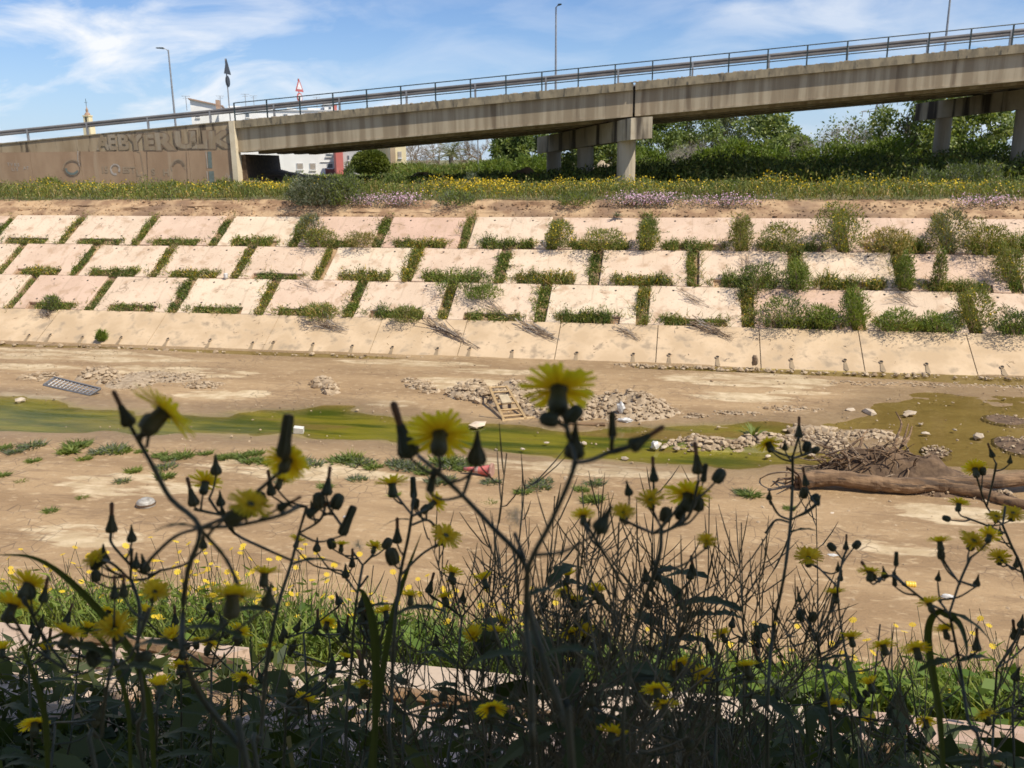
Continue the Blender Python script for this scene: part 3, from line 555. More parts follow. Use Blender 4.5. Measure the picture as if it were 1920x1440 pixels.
for x, y, h, wd, kinds, fl, nf, lab in [
    (1050, 465, 1.0, .95, [('weed', .5), ('weed2', .5)], 'yellow', 220, 'yellow flowering bush on the top slab row above a narrow green strip'),
    (1572, 468, 1.75, 1.6, [('weed', .6), ('weed2', .4)], 'yellow', 260, 'tallest yellow-green bush on the slabs, overtopping the earth ledge'),
    (1775, 468, 1.5, 1.35, [('silver', .4), ('weed2', .6)], 'yellow', 60, 'grey-green round bush on the top slab row near the far pier'),
    (1465, 474, 1.05, 1.5, [('weed', .5), ('weed2', .5)], 'yellow', 80, 'broad yellowish bush just left of the tallest slab bush'),
    (1660, 476, .95, 1.6, [('weed2', .6), ('straw', .4)], 'yellow', 60, 'straw-coloured wiry bush between the tallest and the grey-green bush'),
    (1850, 480, 1.2, 1.5, [('weed2', .7), ('weed', .3)], 'yellow', 70, 'sprawling olive bush at the right edge, top slab row'),
    (1890, 530, 1.3, .9, [('weed2', .6), ('weed', .4)], 'yellow', 40, 'olive bush at the right edge, middle slab row'),
    (585, 452, 1.1, .8, [('silver', .55), ('weed2', .45)], 'yellow', 40, 'grey bush rising out of the top slab row above the earth ledge'),
    (600, 462, .75, 1.2, [('weed', .5), ('weed2', .5)], 'yellow', 60, 'low yellowish bush beside the grey bush, top slab row'),
    (680, 464, .6, 1.1, [('weed2', .7), ('straw', .3)], None, 0, 'low dry bush between two upright strips, top slab row'),
    (1130, 470, .8, 1.5, [('weed', .5), ('weed2', .5)], 'yellow', 90, 'wide flowering bush right of the yellow bush, top slab row'),
    (1215, 468, 1.15, .7, [('weed', .6), ('weed2', .4)], 'yellow', 70, 'narrow upright bush reaching the pink flowers on the ledge'),
    (1388, 470, 1.2, .75, [('weed2', .7), ('weed', .3)], None, 0, 'narrow grassy bush on the top slab row right of the pier'),
    (870, 540, .75, 2.2, [('weed', .4), ('dark', .3), ('bright', .3)], None, 0, 'dark leafy creeper spilling over the middle slab row'),
    (905, 560, .5, 1.2, [('weed', .5), ('bright', .5)], None, 0, 'creeper tail hanging onto the bottom slab row'),
    (1420, 545, .95, 1.5, [('weed', .6), ('dark', .4)], None, 0, 'dense dark green bush on the middle slab row'),
    (1495, 548, 1.1, .8, [('weed', .7), ('bright', .3)], None, 0, 'tall green clump next to the dense dark bush, middle row'),
    (1600, 612, 1.3, .8, [('bright', .6), ('weed', .4)], None, 0, 'tall bright green clump on the bottom slab row'),
    (1825, 616, 1.4, 1.1, [('weed2', .5), ('weed', .5)], 'yellow', 60, 'tall olive clump on the bottom slab row near the right edge'),
    (1470, 612, 1.0, 1.5, [('weed', .7), ('silver', .3)], None, 0, 'leafy bush on the bottom slab row with grey seed stalks'),
    (1545, 612, .7, 1.0, [('bright', .4), ('weed', .6)], None, 0, 'low leafy bush right of the grey-stalked bush, bottom row'),
    (1680, 620, .7, 1.3, [('bright', .5), ('weed', .5)], None, 0, 'low leafy bush on the bottom row right of the bright clump'),
    (1760, 622, .6, 1.1, [('bright', .4), ('weed', .6)], None, 0, 'low leafy bush left of the tall olive clump, bottom row'),
    (1905, 630, .85, 1.3, [('bright', .4), ('dark', .6)], None, 0, 'dark leafy bush at the right edge, bottom row'),
    (1758, 540, 1.3, .38, [('weed', .8), ('straw', .2)], None, 0, 'lone upright grass tussock on the middle row'),
    (1695, 542, 1.3, .55, [('weed', .8), ('bright', .2)], None, 0, 'upright grass clump left of the lone tussock'),
    (192, 640, .4, .3, [('bright', .8), ('weed', .2)], None, 0, 'small bright green plant at the foot of the concrete band'),
    (765, 604, .6, 1.0, [('weed2', .6), ('weed', .4)], None, 0, 'grassy tussock above the dry branches, bottom row'),
    (600, 600, .6, 1.0, [('weed', .7), ('straw', .3)], None, 0, 'weedy clump over hanging roots, bottom row'),
    (100, 583, .6, .5, [('weed', .7), ('silver', .3)], None, 0, 'spiky weed clump in the bottom row near the left edge')]:
    shrub('bush', lab, 'bush', onslope(x, y), h, wd, kinds, int(700+650*h*wd), .095, 8, GS, flower=fl, nf=nf, blade=.45)
# --- agave-like plant on the ledge
def rosette(name, label, cat, base, n, L, W, mat, lean=.9, group=None):
    e = empty(name, label, cat, tuple(base), group); 
    for k in range(n):
        g = Geo(); a = k*2.4+rnd.uniform(-.3, .3); el = rnd.uniform(.35, 1.25); d = np.array([math.cos(a)*math.cos(el), math.sin(a)*math.cos(el), math.sin(el)]); s = np.array([-math.sin(a), math.cos(a), 0])
        l = L*rnd.uniform(.75, 1.1); pts = [d*l*q+np.array([0, 0, -lean*l*.35*q*q]) for q in (0, .35, .7, 1)]
        ws = (W*.5, W*.6, W*.35, 0.004); V = []
        for p, q in zip(pts, ws): V += [p-s*q, p+np.array([0, 0, -.25*q]), p+s*q]
        g.add(V, [[3*i+j, 3*i+j+1, 3*i+4+j, 3*i+3+j] for i in range(3) for j in (0, 1)])
        g.obj('leaf', mat, e)
    return e
rosette('agave', 'small grey-green agave perched at the edge of the earth ledge', 'plant', onslope(1157, 411)+[0, 0, .1], 14, .42, .07, M['silver'])
rosette('agave', 'spiky green rosette growing on the rubble in the stream', 'plant', onz(1413, 822, .08), 20, .62, .075, M['weed'])

# --- roots, brush and dead branches lying over the toe band
def brush(name, label, a, b, spread, n, drop=.25, group='dead branches on the bank', rad=.018, thick=0):
    e = empty(name, label, 'branch', tuple(a), group)
    A = np.zeros(3); B = np.asarray(b)-np.asarray(a); L = np.linalg.norm(B)
    nrm = np.array([0, -sn, cs])
    for k in range(n):
        g = Geo(); t0 = rnd.uniform(0, .5); t1 = min(1.0, t0+rnd.uniform(.35, .8)); P = []
        o1 = rnd.gauss(0, spread); o2 = rnd.gauss(0, spread); h0 = rnd.uniform(.03, drop)
        side = np.cross(B/L, nrm)
        for q in np.linspace(0, 1, 6):
            tt = t0+(t1-t0)*q; P.append(A+B*tt+side*(o1*(1-q)+o2*q+.1*spread*math.sin(q*9+k))*(1-.7*tt)+nrm*(h0*(1-q)+.03+.05*math.sin(q*5+k)))
        r0 = rad*rnd.uniform(.5, 1.1)
        g.tube(P, [r0, r0*.4], 4); 
        for q in range(3):
            s = P[rnd.randrange(2, 5)]; g.tube([s, s+np.array([rnd.gauss(0, .15), rnd.gauss(0, .1), rnd.uniform(-.05, .12)]), s+np.array([rnd.gauss(0, .28), rnd.gauss(-.05, .15), rnd.uniform(-.1, .15)])], [r0*.5, r0*.2], 3)
        g.obj('branch', M['twig'] if k % 3 else M['barkpale'], e)
for a, b, sp_, n, lab, rad in [
    ((575, 600), (655, 622), .35, 22, 'tangle of dead roots hanging below the weedy clump onto the concrete band', .016),
    ((790, 598), (900, 655), .22, 20, 'long dead branch slanting down the concrete band near its middle', .024),
    ((965, 605), (1048, 642), .2, 16, 'dead branch slanting down the band under the bridge pier', .022),
    ((1150, 608), (1200, 640), .25, 14, 'short dry twigs on the band below the third slab from the pier', .014),
    ((1290, 602), (1375, 638), .2, 18, 'bundle of dead stems slanting onto the concrete band right of centre', .02),
    ((1660, 548), (1725, 575), .35, 10, 'fan of dry creeper stems across a pale slab', .012),
    ((1380, 480), (1420, 520), .3, 9, 'dry creeper stems over a middle-row slab', .01),
    ((1250, 545), (1340, 580), .35, 10, 'thin dry stems scattered on a bottom-row slab', .011),
    ((560, 520), (600, 555), .2, 8, 'dry root hanging from the middle-row notch', .012),
    ((85, 580), (92, 600), .2, 12, 'grey clump of dead roots at the left end of the band', .02),
    ((880, 545), (960, 600), .25, 10, 'bare creeper stem trailing down from the dark creeper', .016)]:
    brush('dead_branch', lab, onslope(*a), onslope(*b), sp_, n, rad=rad)

# ================================================================== BRIDGE
bd = bdir(); bn_ = np.array([-math.sin(BA), math.cos(BA), 0.0])      # along, and across (away)
def BP(x, back, z): return np.array([x, BY+TB*x, 0])+bn_*back+np.array([0, 0, z])
def ztop(x): return 11.22+0.0735*x
X0, X1, XJ = -26.05, 60.0, -3.0
bridge = empty('road_bridge', 'grey concrete road bridge with green railing rising over the bank', 'bridge', tuple(BP(-3, 6, 5.3)))
binv = Matrix.Translation(bridge.location).inverted()
def bobj(name, g, mats, parent=None, smooth=False):
    o = g.obj(name, mats, parent or bridge, smooth)
    if parent is None: o.matrix_parent_inverse = binv
    return o
def beam(g, xa, xb, b0, b1, za, zb, m=0, seg=1, rel=True):
    """prism along the bridge between offsets b0..b1 back from the face and za..zb above the deck top line"""
    for s in range(seg):
        u = xa+(xb-xa)*s/seg; v = xa+(xb-xa)*(s+1)/seg
        zu, zv = (ztop(u), ztop(v)) if rel else (0, 0)
        g.hexa([BP(u, b0, zu+za), BP(v, b0, zv+za), BP(v, b1, zv+za), BP(u, b1, zu+za)], [BP(u, b0, zu+zb), BP(v, b0, zv+zb), BP(v, b1, zv+zb), BP(u, b1, zu+zb)], m)
BW = 13.0
for xa, xb in ((X0, XJ-.06), (XJ+.06, 24.9), (25.02, X1)):
    g = Geo(); beam(g, xa, xb, 0.0, BW, -.42, -.17); beam(g, xa, xb, 0.0, .38, -.17, 0.0); beam(g, xa, xb, BW-.38, BW, -.17, 0.0)
    bobj('deck', g, M['fascia'])
    g = Geo(); beam(g, xa, xb, .39, BW-.39, -.168, -.10); bobj('carriageway', g, M['asphalt'])
    for k, b0 in enumerate((0.22, 3.1, 6.0, 8.9, 11.7)):
        g = Geo(); beam(g, xa, xb, b0, b0+1.1, -1.68, -.424); beam(g, xa, xb, b0-.12 if k else b0-.05, b0+1.22, -1.86, -1.684) if k else beam(g, xa, xb, b0-.05, b0+1.2, -1.78, -1.684)
        bobj('girder', g, M['girder'])
g = Geo(); beam(g, XJ-.058, XJ+.058, .3, BW-.2, -1.6, -.2); bobj('expansion_joint', g, M['hole'])
# ragged dirt on the deck edge
g = Geo(); n = 900; x = rng.uniform(-60, 45, n); b_ = rng.uniform(.02, .34, n)
for k in range(n):
    s = rnd.uniform(.02, .07); p = BP(x[k], b_[k], ztop(x[k])+.0+s*.2); g.box(p, (s*rnd.uniform(1, 4), s*1.5, s*.9), 0)
o = g.obj('edge_debris', M['stone'], bridge); o.matrix_parent_inverse = binv; o['kind'] = 'stuff'
# railing: posts every 2 m
r0 = -26.05
rails = empty('railing', None, None)
rails.parent = bridge; rails.matrix_parent_inverse = binv
for k in range(0, 34):
    x = r0+2*k; g = Geo(); p = BP(x, .1, ztop(x)); g.hexa([p-bd*.035-bn_*.03, p+bd*.035-bn_*.03, p+bd*.035+bn_*.03, p-bd*.035+bn_*.03], [q+np.array([0, 0, 1.0]) for q in (p-bd*.035-bn_*.03, p+bd*.035-bn_*.03, p+bd*.035+bn_*.03, p-bd*.035+bn_*.03)])
    g.obj('post', M['rail'], rails)
for z in (1.0, .36):
    g = Geo(); g.tube([BP(x, .1, ztop(x)+z) for x in (r0-.02, 0, r0+67)], .03, 6); g.obj('rail', M['rail'], rails)
# crash barrier on the wall top and the bridge
barrier = empty('crash_barrier', 'weathered steel crash barrier running along the road edge', 'barrier', tuple(BP(-30, .6, ztop(-30))))
bi2 = Matrix.Translation(barrier.location).inverted()
def W_beam(g, xa, xb, back):
    pr = [(.0, .83), (-.07, .80), (-.075, .73), (-.01, .69), (-.01, .66), (-.075, .61), (-.07, .54), (0, .51)]
    for s in range(len(pr)-1):
        (b0, z0), (b1, z1) = pr[s], pr[s+1]
        q = [BP(xa, back+b0, ztop(xa)+z0), BP(xb, back+b0, ztop(xb)+z0), BP(xb, back+b1, ztop(xb)+z1), BP(xa, back+b1, ztop(xa)+z1)]
        off = bn_*.012
        g.hexa(q, [v+off for v in q])
for k in range(-9, 18):
    xa = -39.9+4*k; g = Geo(); W_beam(g, xa, xa+3.99, .78); o = g.obj('beam', M['crash'], barrier); o.matrix_parent_inverse = bi2
    g = Geo(); p = BP(xa, .76, ztop(xa)-.1); sx = bd*.05; sy = bn_*.06
    g.hexa([p-sx-sy, p+sx-sy, p+sx+sy, p-sx+sy], [v+np.array([0, 0, .86]) for v in (p-sx-sy, p+sx-sy, p+sx+sy, p-sx+sy)]); o = g.obj('post', M['galv'], barrier); o.matrix_parent_inverse = bi2
g = Geo(); W_beam(g, -75, 60, BW-.5); o = g.obj('beam', M['crash'], barrier); o.matrix_parent_inverse = bi2
# piers (skewed)
SK = R_(23)+BA
pdv = np.array([-math.sin(SK), math.cos(SK), 0]); psd = np.array([math.cos(SK), math.sin(SK), 0])
def pier(x, lab=None, cols=(1.8, 8.7, 15.4), L=17.8):
    c0 = BP(x, -1.0, 0); zt = ztop(x)-1.88
    e = empty('pier', None, None); e.parent = bridge; e.matrix_parent_inverse = binv
    g = Geo(); hw = .62
    def zz(p): return ztop(p[0])-1.92
    corners = [c0-psd*hw, c0+psd*hw, c0+psd*hw+pdv*L, c0-psd*hw+pdv*L]
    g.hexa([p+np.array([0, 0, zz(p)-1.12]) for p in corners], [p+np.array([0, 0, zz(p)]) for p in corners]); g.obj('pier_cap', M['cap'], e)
    for s in cols:
        p = c0+pdv*(s+.3); g = Geo(); zt = zz(p)-1.10; ang = np.arange(0, 14)
        g.tube([p+np.array([0, 0, 4.9]), p+np.array([0, 0, 6.5]), p+np.array([0, 0, zt])], .52, 16, cap=True); g.obj('column', M['pier'], e, smooth=False)
        for q in (3., 6., 9., 11.8):
            pass
    for b_ in (1.0, 3.9, 6.7, 9.5, 12.3):      # bearings
        p = c0+pdv*(b_+.6); g = Geo(); z = zz(p); g.box(p+np.array([0, 0, z+.03]), (.5, .5, .1)); g.obj('bearing', M['hole'], e)
    return e
pier(-2.55); pier(23.3)
# --- abutment face and earth cone behind the wall
g = Geo(); g.hexa([BP(-26.6, .5, 4.8), BP(-25.7, .5, 4.8), BP(-28.6, 12.8, 4.8), BP(-32.4, 12.8, 4.8)], [BP(-26.6, .5, 7.35), BP(-25.8, .5, 7.42), BP(-28.8, 12.8, 7.42), BP(-32.4, 12.8, 7.42)])
bobj('abutment', g, M['soil'])
g = Geo(); xx = np.linspace(-26, -20.2, 20); bb = np.linspace(.4, 14, 16); V = []
for b_ in bb:
    for x in xx:
        h = 1.3*(1-((x+26)/5.8))**.8*(.75+.5*fbm(np.array([x*.7]), np.array([b_*.7]), 3)[0])*min(1, .55+.06*b_); V.append(BP(x-.26*b_, b_, 5.15+max(0, h)))
idx = np.arange(len(V)).reshape(16, 20); g.add(V, np.stack([idx[:-1, :-1], idx[:-1, 1:], idx[1:, 1:], idx[1:, :-1]], -1).reshape(-1, 4))
tag(g.obj('earth_mound', M['earth'], smooth=True), 'brown earth mound in the shade under the left end of the bridge', 'mound')

# ================================================================== RETAINING WALL with graffiti
wall = empty('retaining_wall', 'long concrete retaining wall with brown painted lower half and faded graffiti', 'wall', tuple(BP(-40, 0, 5.3)))
wi = Matrix.Translation(wall.location).inverted()
def wobj(o): o.parent = wall; o.matrix_parent_inverse = wi; return o
ZP = ony(300, 283)[2]
wx = [-75, -60, -52, -44.6, -39.4, -36.1, -32.6, -29.1, -26.39]
for k in range(len(wx)-1):
    a, b_ = wx[k]+.008, wx[k+1]-.008; g = Geo()
    g.hexa([BP(a, 0.02, ZP+.004), BP(b_, 0.02, ZP+.004), BP(b_, .6, ZP+.004), BP(a, .6, ZP+.004)], [BP(a, 0.02, ztop(a)-.04), BP(b_, 0.02, ztop(b_)-.04), BP(b_, .6, ztop(b_)-.04), BP(a, .6, ztop(a)-.04)])
    wobj(g.obj('upper_panel', M['wallup']))
    g = Geo(); g.hexa([BP(a, 0.0, 4.9), BP(b_, 0.0, 4.9), BP(b_, .6, 4.9), BP(a, .6, 4.9)], [BP(a, 0.0, ZP), BP(b_, 0.0, ZP), BP(b_, .6, ZP), BP(a, .6, ZP)])
    wobj(g.obj('lower_panel', M['wallpaint']))
g = Geo(); beam(g, -75, -26.39, -.03, .7, -.038, .03, seg=12); wobj(g.obj('coping', M['fascia']))
g = Geo(); g.hexa([BP(-26.38, -.12, 4.9), BP(-26.06, -.12, 4.9), BP(-26.06, .5, 4.9), BP(-26.38, .5, 4.9)], [BP(-26.38, -.12, ztop(-26.38)), BP(-26.06, -.12, ztop(-26.06)), BP(-26.06, .5, ztop(-26.06)), BP(-26.38, .5, ztop(-26.38))]); wobj(g.obj('pilaster', M['pilaster']))
g = Geo(); beam(g, -75, X0, .7, BW, -.35, -.1, seg=8); tag(g.obj('road_embankment', M['asphalt']), kind='structure')
# fill under the approach road so that the wall retains something
g = Geo(); g.hexa([BP(-75, .62, 4.9), BP(-26.62, .62, 4.9), BP(-32.6, BW, 4.9), BP(-75, BW, 4.9)], [BP(-75, .62, ztop(-75)-.36), BP(-26.62, .62, ztop(-26.6)-.36), BP(-32.6, BW, ztop(-32.6)-.36), BP(-75, BW, ztop(-75)-.36)]); tag(g.obj('approach_fill', M['earth']), kind='structure')
MP = {'g1': m_noise('grey_paint', (0.28, 0.21, 0.13), (0.335, 0.275, 0.2), 1.6, 0.8, stretch=(1.8, 1.8, .3), lo=.4, hi=.6, c3=(.30, .225, .145), s3=1.1, l3=.5, h3=.62), 'g2': m_noise('dark_paint', (0.13, 0.10, 0.075), (.27, .19, .12), 2.2, .8), 'g3': m_noise('tan_paint', (0.36, 0.27, 0.18), (0.31, 0.225, 0.145), 3, .8), 'g4': m_plain('pale_paint', (0.44, 0.38, 0.32), .8), 'g5': m_plain('teal_paint', (0.16, 0.19, 0.17), .8)}
WR = Matrix((( bd[0], 0, -bn_[0], 0), (bd[1], 0, -bn_[1], 0), (0, 1, 0, 0), (0, 0, 0, 1)))
def text(s, x, y, hpx, mat, off=0.0, parent=None, name='graffiti', wscale=1.0, front=.0, rot=0, shear=0):
    c = bpy.data.curves.new(name, 'FONT'); c.body = s; c.align_x = 'LEFT'; c.size = 1.0; c.offset = off; c.extrude = 0.0; c.resolution_u = 3; c.shear = shear; c.space_character = 1.05
    p = ony(x, y, BY-front, TB); q = ony(x, y-hpx, BY-front, TB); hm = (q-p)[2]
    o = bpy.data.objects.new(name, c); COL.objects.link(o); c.materials.append(mat)
    sc = hm/.7; o.matrix_world = Matrix.Translation(Vector(p)) @ WR @ Matrix.Rotation(rot, 4, 'Z') @ Matrix.Diagonal((sc*wscale, sc, sc, 1))
    o.parent = wall; o.matrix_parent_inverse = wi
    return o
def stroke(pts, rpx, mat, front, name='graffiti'):
    """a painted line on the wall: flat ribbon through photo pixels"""
    P = [ony(x, y, BY-front, TB) for x, y in pts]; g = Geo(); rr = rpx*.03
    P = np.array(P); T = unit(np.gradient(P, axis=0)); S = np.cross(T, bn_)
    V = np.concatenate([P+S*rr, P-S*rr]); k = len(P); g.add(V, [[i, i+1, k+i+1, k+i] for i in range(k-1)]); return wobj(g.obj(name, mat))
for ch, x, wd_ in (('A', 183, 1.0), ('E', 203, 1.0), ('B', 222, 1.15), ('Y', 243, 1.2), ('E', 270, 1.25), ('R', 290, 1.5), ('U', 328, 1.6), ('L', 358, 1.35), ('I', 381, 1.0), ('K', 391, 1.7)):
    sz = 27 if x < 280 else 30
    yb = 280 if x < 320 else 277
    if x > 235: text(ch, x, yb, sz, MP['g2'], .085, wscale=wd_*.95, front=.012)
    text(ch, x, yb, sz, MP['g1'], .045, wscale=wd_*.95, front=.016)
for ch, x, y, h in (('1', 189, 324, 12), ('5', 196, 324, 12), ('E', 230, 324, 11), ('S', 237, 324, 11), ('T', 245, 324, 11), ('L', 256, 330, 12), ('S', 284, 328, 12), ('H', 306, 329, 12), ('C', 284, 342, 9), ('H', 295, 342, 9), ('I', 262, 343, 10), ('C', 318, 344, 9)):
    text(ch, x, y, h, MP['g3'], .03, wscale=1.1, front=.012)
for ch, x, y, h in (('T', 14, 311, 6), ('V', 20, 311, 6), ('R', 27, 312, 6), ('S', 33, 312, 6), ('L', 22, 320, 6), ('I', 27, 320, 6), ('S', 31, 320, 6), ('A', 44, 318, 6), ('T', 50, 318, 6)):
    text(ch, x, y, h, MP['g4'], .01, front=.012)
def ring(cx, cy, rx, ry, a0, a1, n=14): return [(cx+rx*math.cos(a0+(a1-a0)*k/n), cy+ry*math.sin(a0+(a1-a0)*k/n)) for k in range(n+1)]
stroke(ring(135, 317, 15, 14, 0, 6.28), 1.1, MP['g2'], .012); stroke(ring(135, 317, 11, 9, 0.3, 3.3), 2.2, MP['g5'], .014); stroke(ring(135, 317, 17, 17, 3.0, 5.6), .9, MP['g3'], .012)
stroke(ring(334, 313, 13, 14, 2.6, 6.6), 1.2, MP['g3'], .012); stroke(ring(334, 313, 10, 10, 3.3, 6.2), 2.0, MP['g2'], .014)
stroke(ring(216, 318, 8, 9, 1.2, 6.8), 2.2, MP['g4'], .012); stroke(ring(216, 318, 7, 8, 3.4, 5.9), .7, MP['g2'], .016)
stroke([(146, 283), (146, 300), (149, 312)], 1.0, MP['g4'], .012); stroke([(150, 283), (150, 300), (152, 312)], .8, MP['g2'], .014)
stroke([(257, 283), (263, 287), (266, 302), (270, 330), (272, 350)], 1.0, MP['g3'], .012)
for x0, x1, y0, y1 in ((388, 397, 284, 315), (390, 402, 321, 352)):
    stroke([((x0+x1)/2, y0), ((x0+x1)/2+2, y1)], (x1-x0)/2.2, MP['g5'], .012); stroke([(x0-2, y0), (x0+1, y1)], .9, MP['g4'], .016)
for k in range(12): 
    x = 165+rnd.uniform(-10, 22); y = 344+rnd.uniform(-4, 4); stroke([(x, y), (x+4, y-3), (x+7, y+1)], .5, MP['g4'], .014)
for k in range(8):
    x = 425+rnd.uniform(-8, 8); y = 338+rnd.uniform(-10, 8); stroke([(x, y), (x+3, y-7), (x+6, y+2)], .5, MP['g4'], .014)
for x in (275, 349): stroke([(x, 284), (x+3, 355)], .6, MP['g2'], .014)

# ================================================================== LAMPS, SIGNS
def lamp_post(label, x, ytop, ybase, back, arm):
    p = ony(x, ybase, BY+back, TB); q = ony(x, ytop, BY+back, TB); h = q[2]-p[2]
    base = np.array([p[0], p[1], ztop(p[0])-.12]); h = q[2]-base[2]
    e = empty('street_lamp', label, 'street lamp', tuple(base), 'street lamps along the bridge road')
    g = Geo(); g.tube([(0, 0, 0), (0, 0, h*.5), (0, 0, h)], [.085, .05], 8); g.obj('pole', M['galv'], e, True)
    g = Geo(); g.tube([(0, 0, h-.05), (arm*.35, -.1, h+.08), (arm*.5, -.15, h+.1)], .03, 6); g.obj('arm', M['galv'], e, True)
    g = Geo(); g.hexa([(arm*.45, -.3, h+.04), (arm*1.2, -.42, h+.08), (arm*1.2, -.2, h+.08), (arm*.45, -.05, h+.04)], [(arm*.45, -.27, h+.15), (arm*1.15, -.4, h+.14), (arm*1.15, -.22, h+.14), (arm*.45, -.08, h+.15)]); g.obj('lamp_head', M['rail'], e)
lamp_post('tall thin street lamp left of the road sign', 329, 93, 231, 12.0, -.6)
lamp_post('tall street lamp standing in the middle of the bridge', 1042, 13, 168, 12.0, .35)
lamp_post('street lamp near the right end of the bridge, its head out of view', 1772, -60, 88, 12.0, .5)
MR = m_plain('sign_red', (0.5, 0.12, 0.11), .5); MW = m_plain('sign_white', (0.75, 0.75, 0.75), .5); MB = m_plain('sign_back', (0.045, 0.05, 0.06), .5)
def road_sign(label, x, ytop, ybase, back, yaw, ma, mb, grp):
    p = ony(x, ybase, BY+back, TB); q = ony(x, ytop, BY+back, TB); base = np.array([p[0], p[1], ztop(p[0])-.12]); h = q[2]-base[2]
    e = empty('road_sign', label, 'road sign', tuple(base), grp); e.rotation_euler[2] = yaw
    g = Geo(); g.tube([(0, 0, 0), (0, 0, h-.05)], .035, 7); g.obj('pole', M['galv'], e, True)
    g = Geo(); T = lambda s, y: [(-.5*s, y, h-.92), (.5*s, y, h-.92), (0, y, h-.92+.88*s)]
    V = T(1, -.05)+T(1, -.075); g.add(V, [[0, 2, 1], [3, 4, 5]]); g.add(V, [[0, 1, 4, 3], [1, 2, 5, 4], [2, 0, 3, 5]]); g.obj('warning_triangle', ma, e)
    g = Geo(); g.add([(x_*.62, -.08, h-.92+.16+(z-(h-.92))*.62) for x_, y_, z in T(1, 0)], [[0, 1, 2]]); g.obj('triangle_face', mb, e)
    g = Geo(); Mx = np.eye(4); Mx[:3, :3] = np.array([[1, 0, 0], [0, 0, -1], [0, 1, 0]]).T; Mx[:3, 3] = (0, -.05, h-1.32); g.lathe([(.33, 0), (.33, .025)], 18, 0, Mx); g.obj('round_sign', ma, e)
    g = Geo(); Mx[:3, 3] = (0, -.078, h-1.32); Mx = Mx.copy(); g.lathe([(.24, 0), (.24, .004)], 18, 0, Mx); g.obj('round_face', mb, e)
road_sign('dark back of a triangle-and-disc road sign above the wall\'s end', 432, 108, 226, 1.3, R_(96), MB, MB, 'road signs on the bridge')
road_sign('red and white triangle-and-disc road sign behind the railing', 563, 146, 214, 11.5, R_(80), MR, MW, 'road signs on the bridge')

# ================================================================== BUILDINGS
def at(x, y, D):      # photo pixel at a world distance Y = D
    d = ray(x, y); return CAM+d*(D/d[1])
def house(label, x0, x1, ytop, D, depth, mat, wins, roof=None, ybase=None, extra=(), groupn='houses behind the bridge', rot=R_(26)):
    a = at(x0, ytop, D); b = at(x1, ytop, D); zt = (a[2]+b[2])/2; gz_ = float(gh(0, D)); W = b[0]-a[0]
    e = empty('house', label, 'house', (a[0], D, gz_), groupn); H = zt-gz_; e.rotation_euler[2] = rot
    g = Geo(); g.box((W/2, depth/2, H/2), (W, depth, H)); g.obj('wall', mat, e)
    if roof == 'flat': g = Geo(); g.box((W/2, depth/2, H+.06), (W+.3, depth+.3, .14)); g.obj('roof', M['grey'], e)
    elif roof == 'mono':
        g = Geo(); g.hexa([(-.2, -.3, H+.9), (W+.2, -.3, H+.0), (W+.2, depth, H+.0), (-.2, depth, H+.9)], [(-.2, -.3, H+1.05), (W+.2, -.3, H+.15), (W+.2, depth, H+.15), (-.2, depth, H+1.05)]); g.obj('roof', M['tile'], e)
        g = Geo(); g.hexa([(0, .02, H-.01), (W, .02, H-.01), (W, depth-.1, H-.01), (0, depth-.1, H-.01)], [(0, .02, H+.89), (W, .02, H+.0), (W, depth-.1, H+.0), (0, depth-.1, H+.89)]); g.obj('gable', mat, e)
    for (u0, u1, v0, v1, mm) in wins:   # pixel rect
        p = at(u0, v1, D); q = at(u1, v0, D); x_ = p[0]-a[0]; w_ = q[0]-p[0]; z_ = p[2]-gz_; h_ = q[2]-p[2]
        g = Geo(); g.box((x_+w_/2, -.02, z_+h_/2), (w_, .1, h_)); f = g.obj('window', M['grey'], e)
        g = Geo(); g.box((x_+w_/2, -.075, z_+h_/2), (w_*.82, .02, h_*.86)); g.obj('pane', mm, f)
        g = Geo(); g.box((x_+w_/2, -.09, z_-.06), (w_*1.15, .16, .1)); g.obj('sill', M['white'], f)
    for (u0, u1, v0, v1, mm, dp) in extra:
        p = at(u0, v1, D); q = at(u1, v0, D); x_ = p[0]-a[0]; w_ = q[0]-p[0]; z_ = p[2]-gz_; h_ = q[2]-p[2]
        g = Geo(); g.box((x_+w_/2, -dp/2-.003, z_+h_/2), (w_, dp, h_)); g.obj('wall_panel', mm, e)
    return e, W, H
HD = 104
e, W, H = house('white house with sloping roof seen above the crash barrier', 357, 408, 199, HD+6, 9, M['white'], [(366, 372, 210, 220, M['glass']), (386, 396, 232, 244, M['glass'])], 'mono')
e, W, H = house('low white terrace roofline behind the railing', 409, 640, 205, HD+3, 8, M['white'], [(455, 461, 211, 219, M['glass']), (520, 527, 211, 218, M['glass']), (560, 568, 210, 216, M['glass'])], 'flat')
for k, (x, y0, w_) in enumerate(((423, 186, .5), (450, 197, 1.6), (500, 198, 2.2), (548, 200, 1.2), (590, 200, 2.0))):
    p = at(x, y0, HD+5); q = at(x, 205, HD+5); hh = p[2]-q[2]
    g = Geo(); g.box((0, 0, hh/2), (w_, 1.4, hh)); o = g.obj('roof_turret', M['white'] if k else M['tile'], e); o.location = (q[0]-e.location[0], 2, H+.13)
for k, x in enumerate((372, 428, 484, 470, 595)):
    p = at(x, 216, HD+5); t_ = at(x, 184+rnd.randrange(6), HD+5); g = Geo(); hh = t_[2]-p[2]
    g.tube([(0, 0, 0), (0, 0, hh)], .04, 5); g.tube([(-.5, 0, hh), (.5, 0, hh)], .025, 4); g.tube([(-.35, 0, hh-.25), (.35, 0, hh-.25)], .02, 4)
    o = g.obj('antenna', M['galv'], e); o.location = (p[0]-e.location[0], 2.6, H+.1)
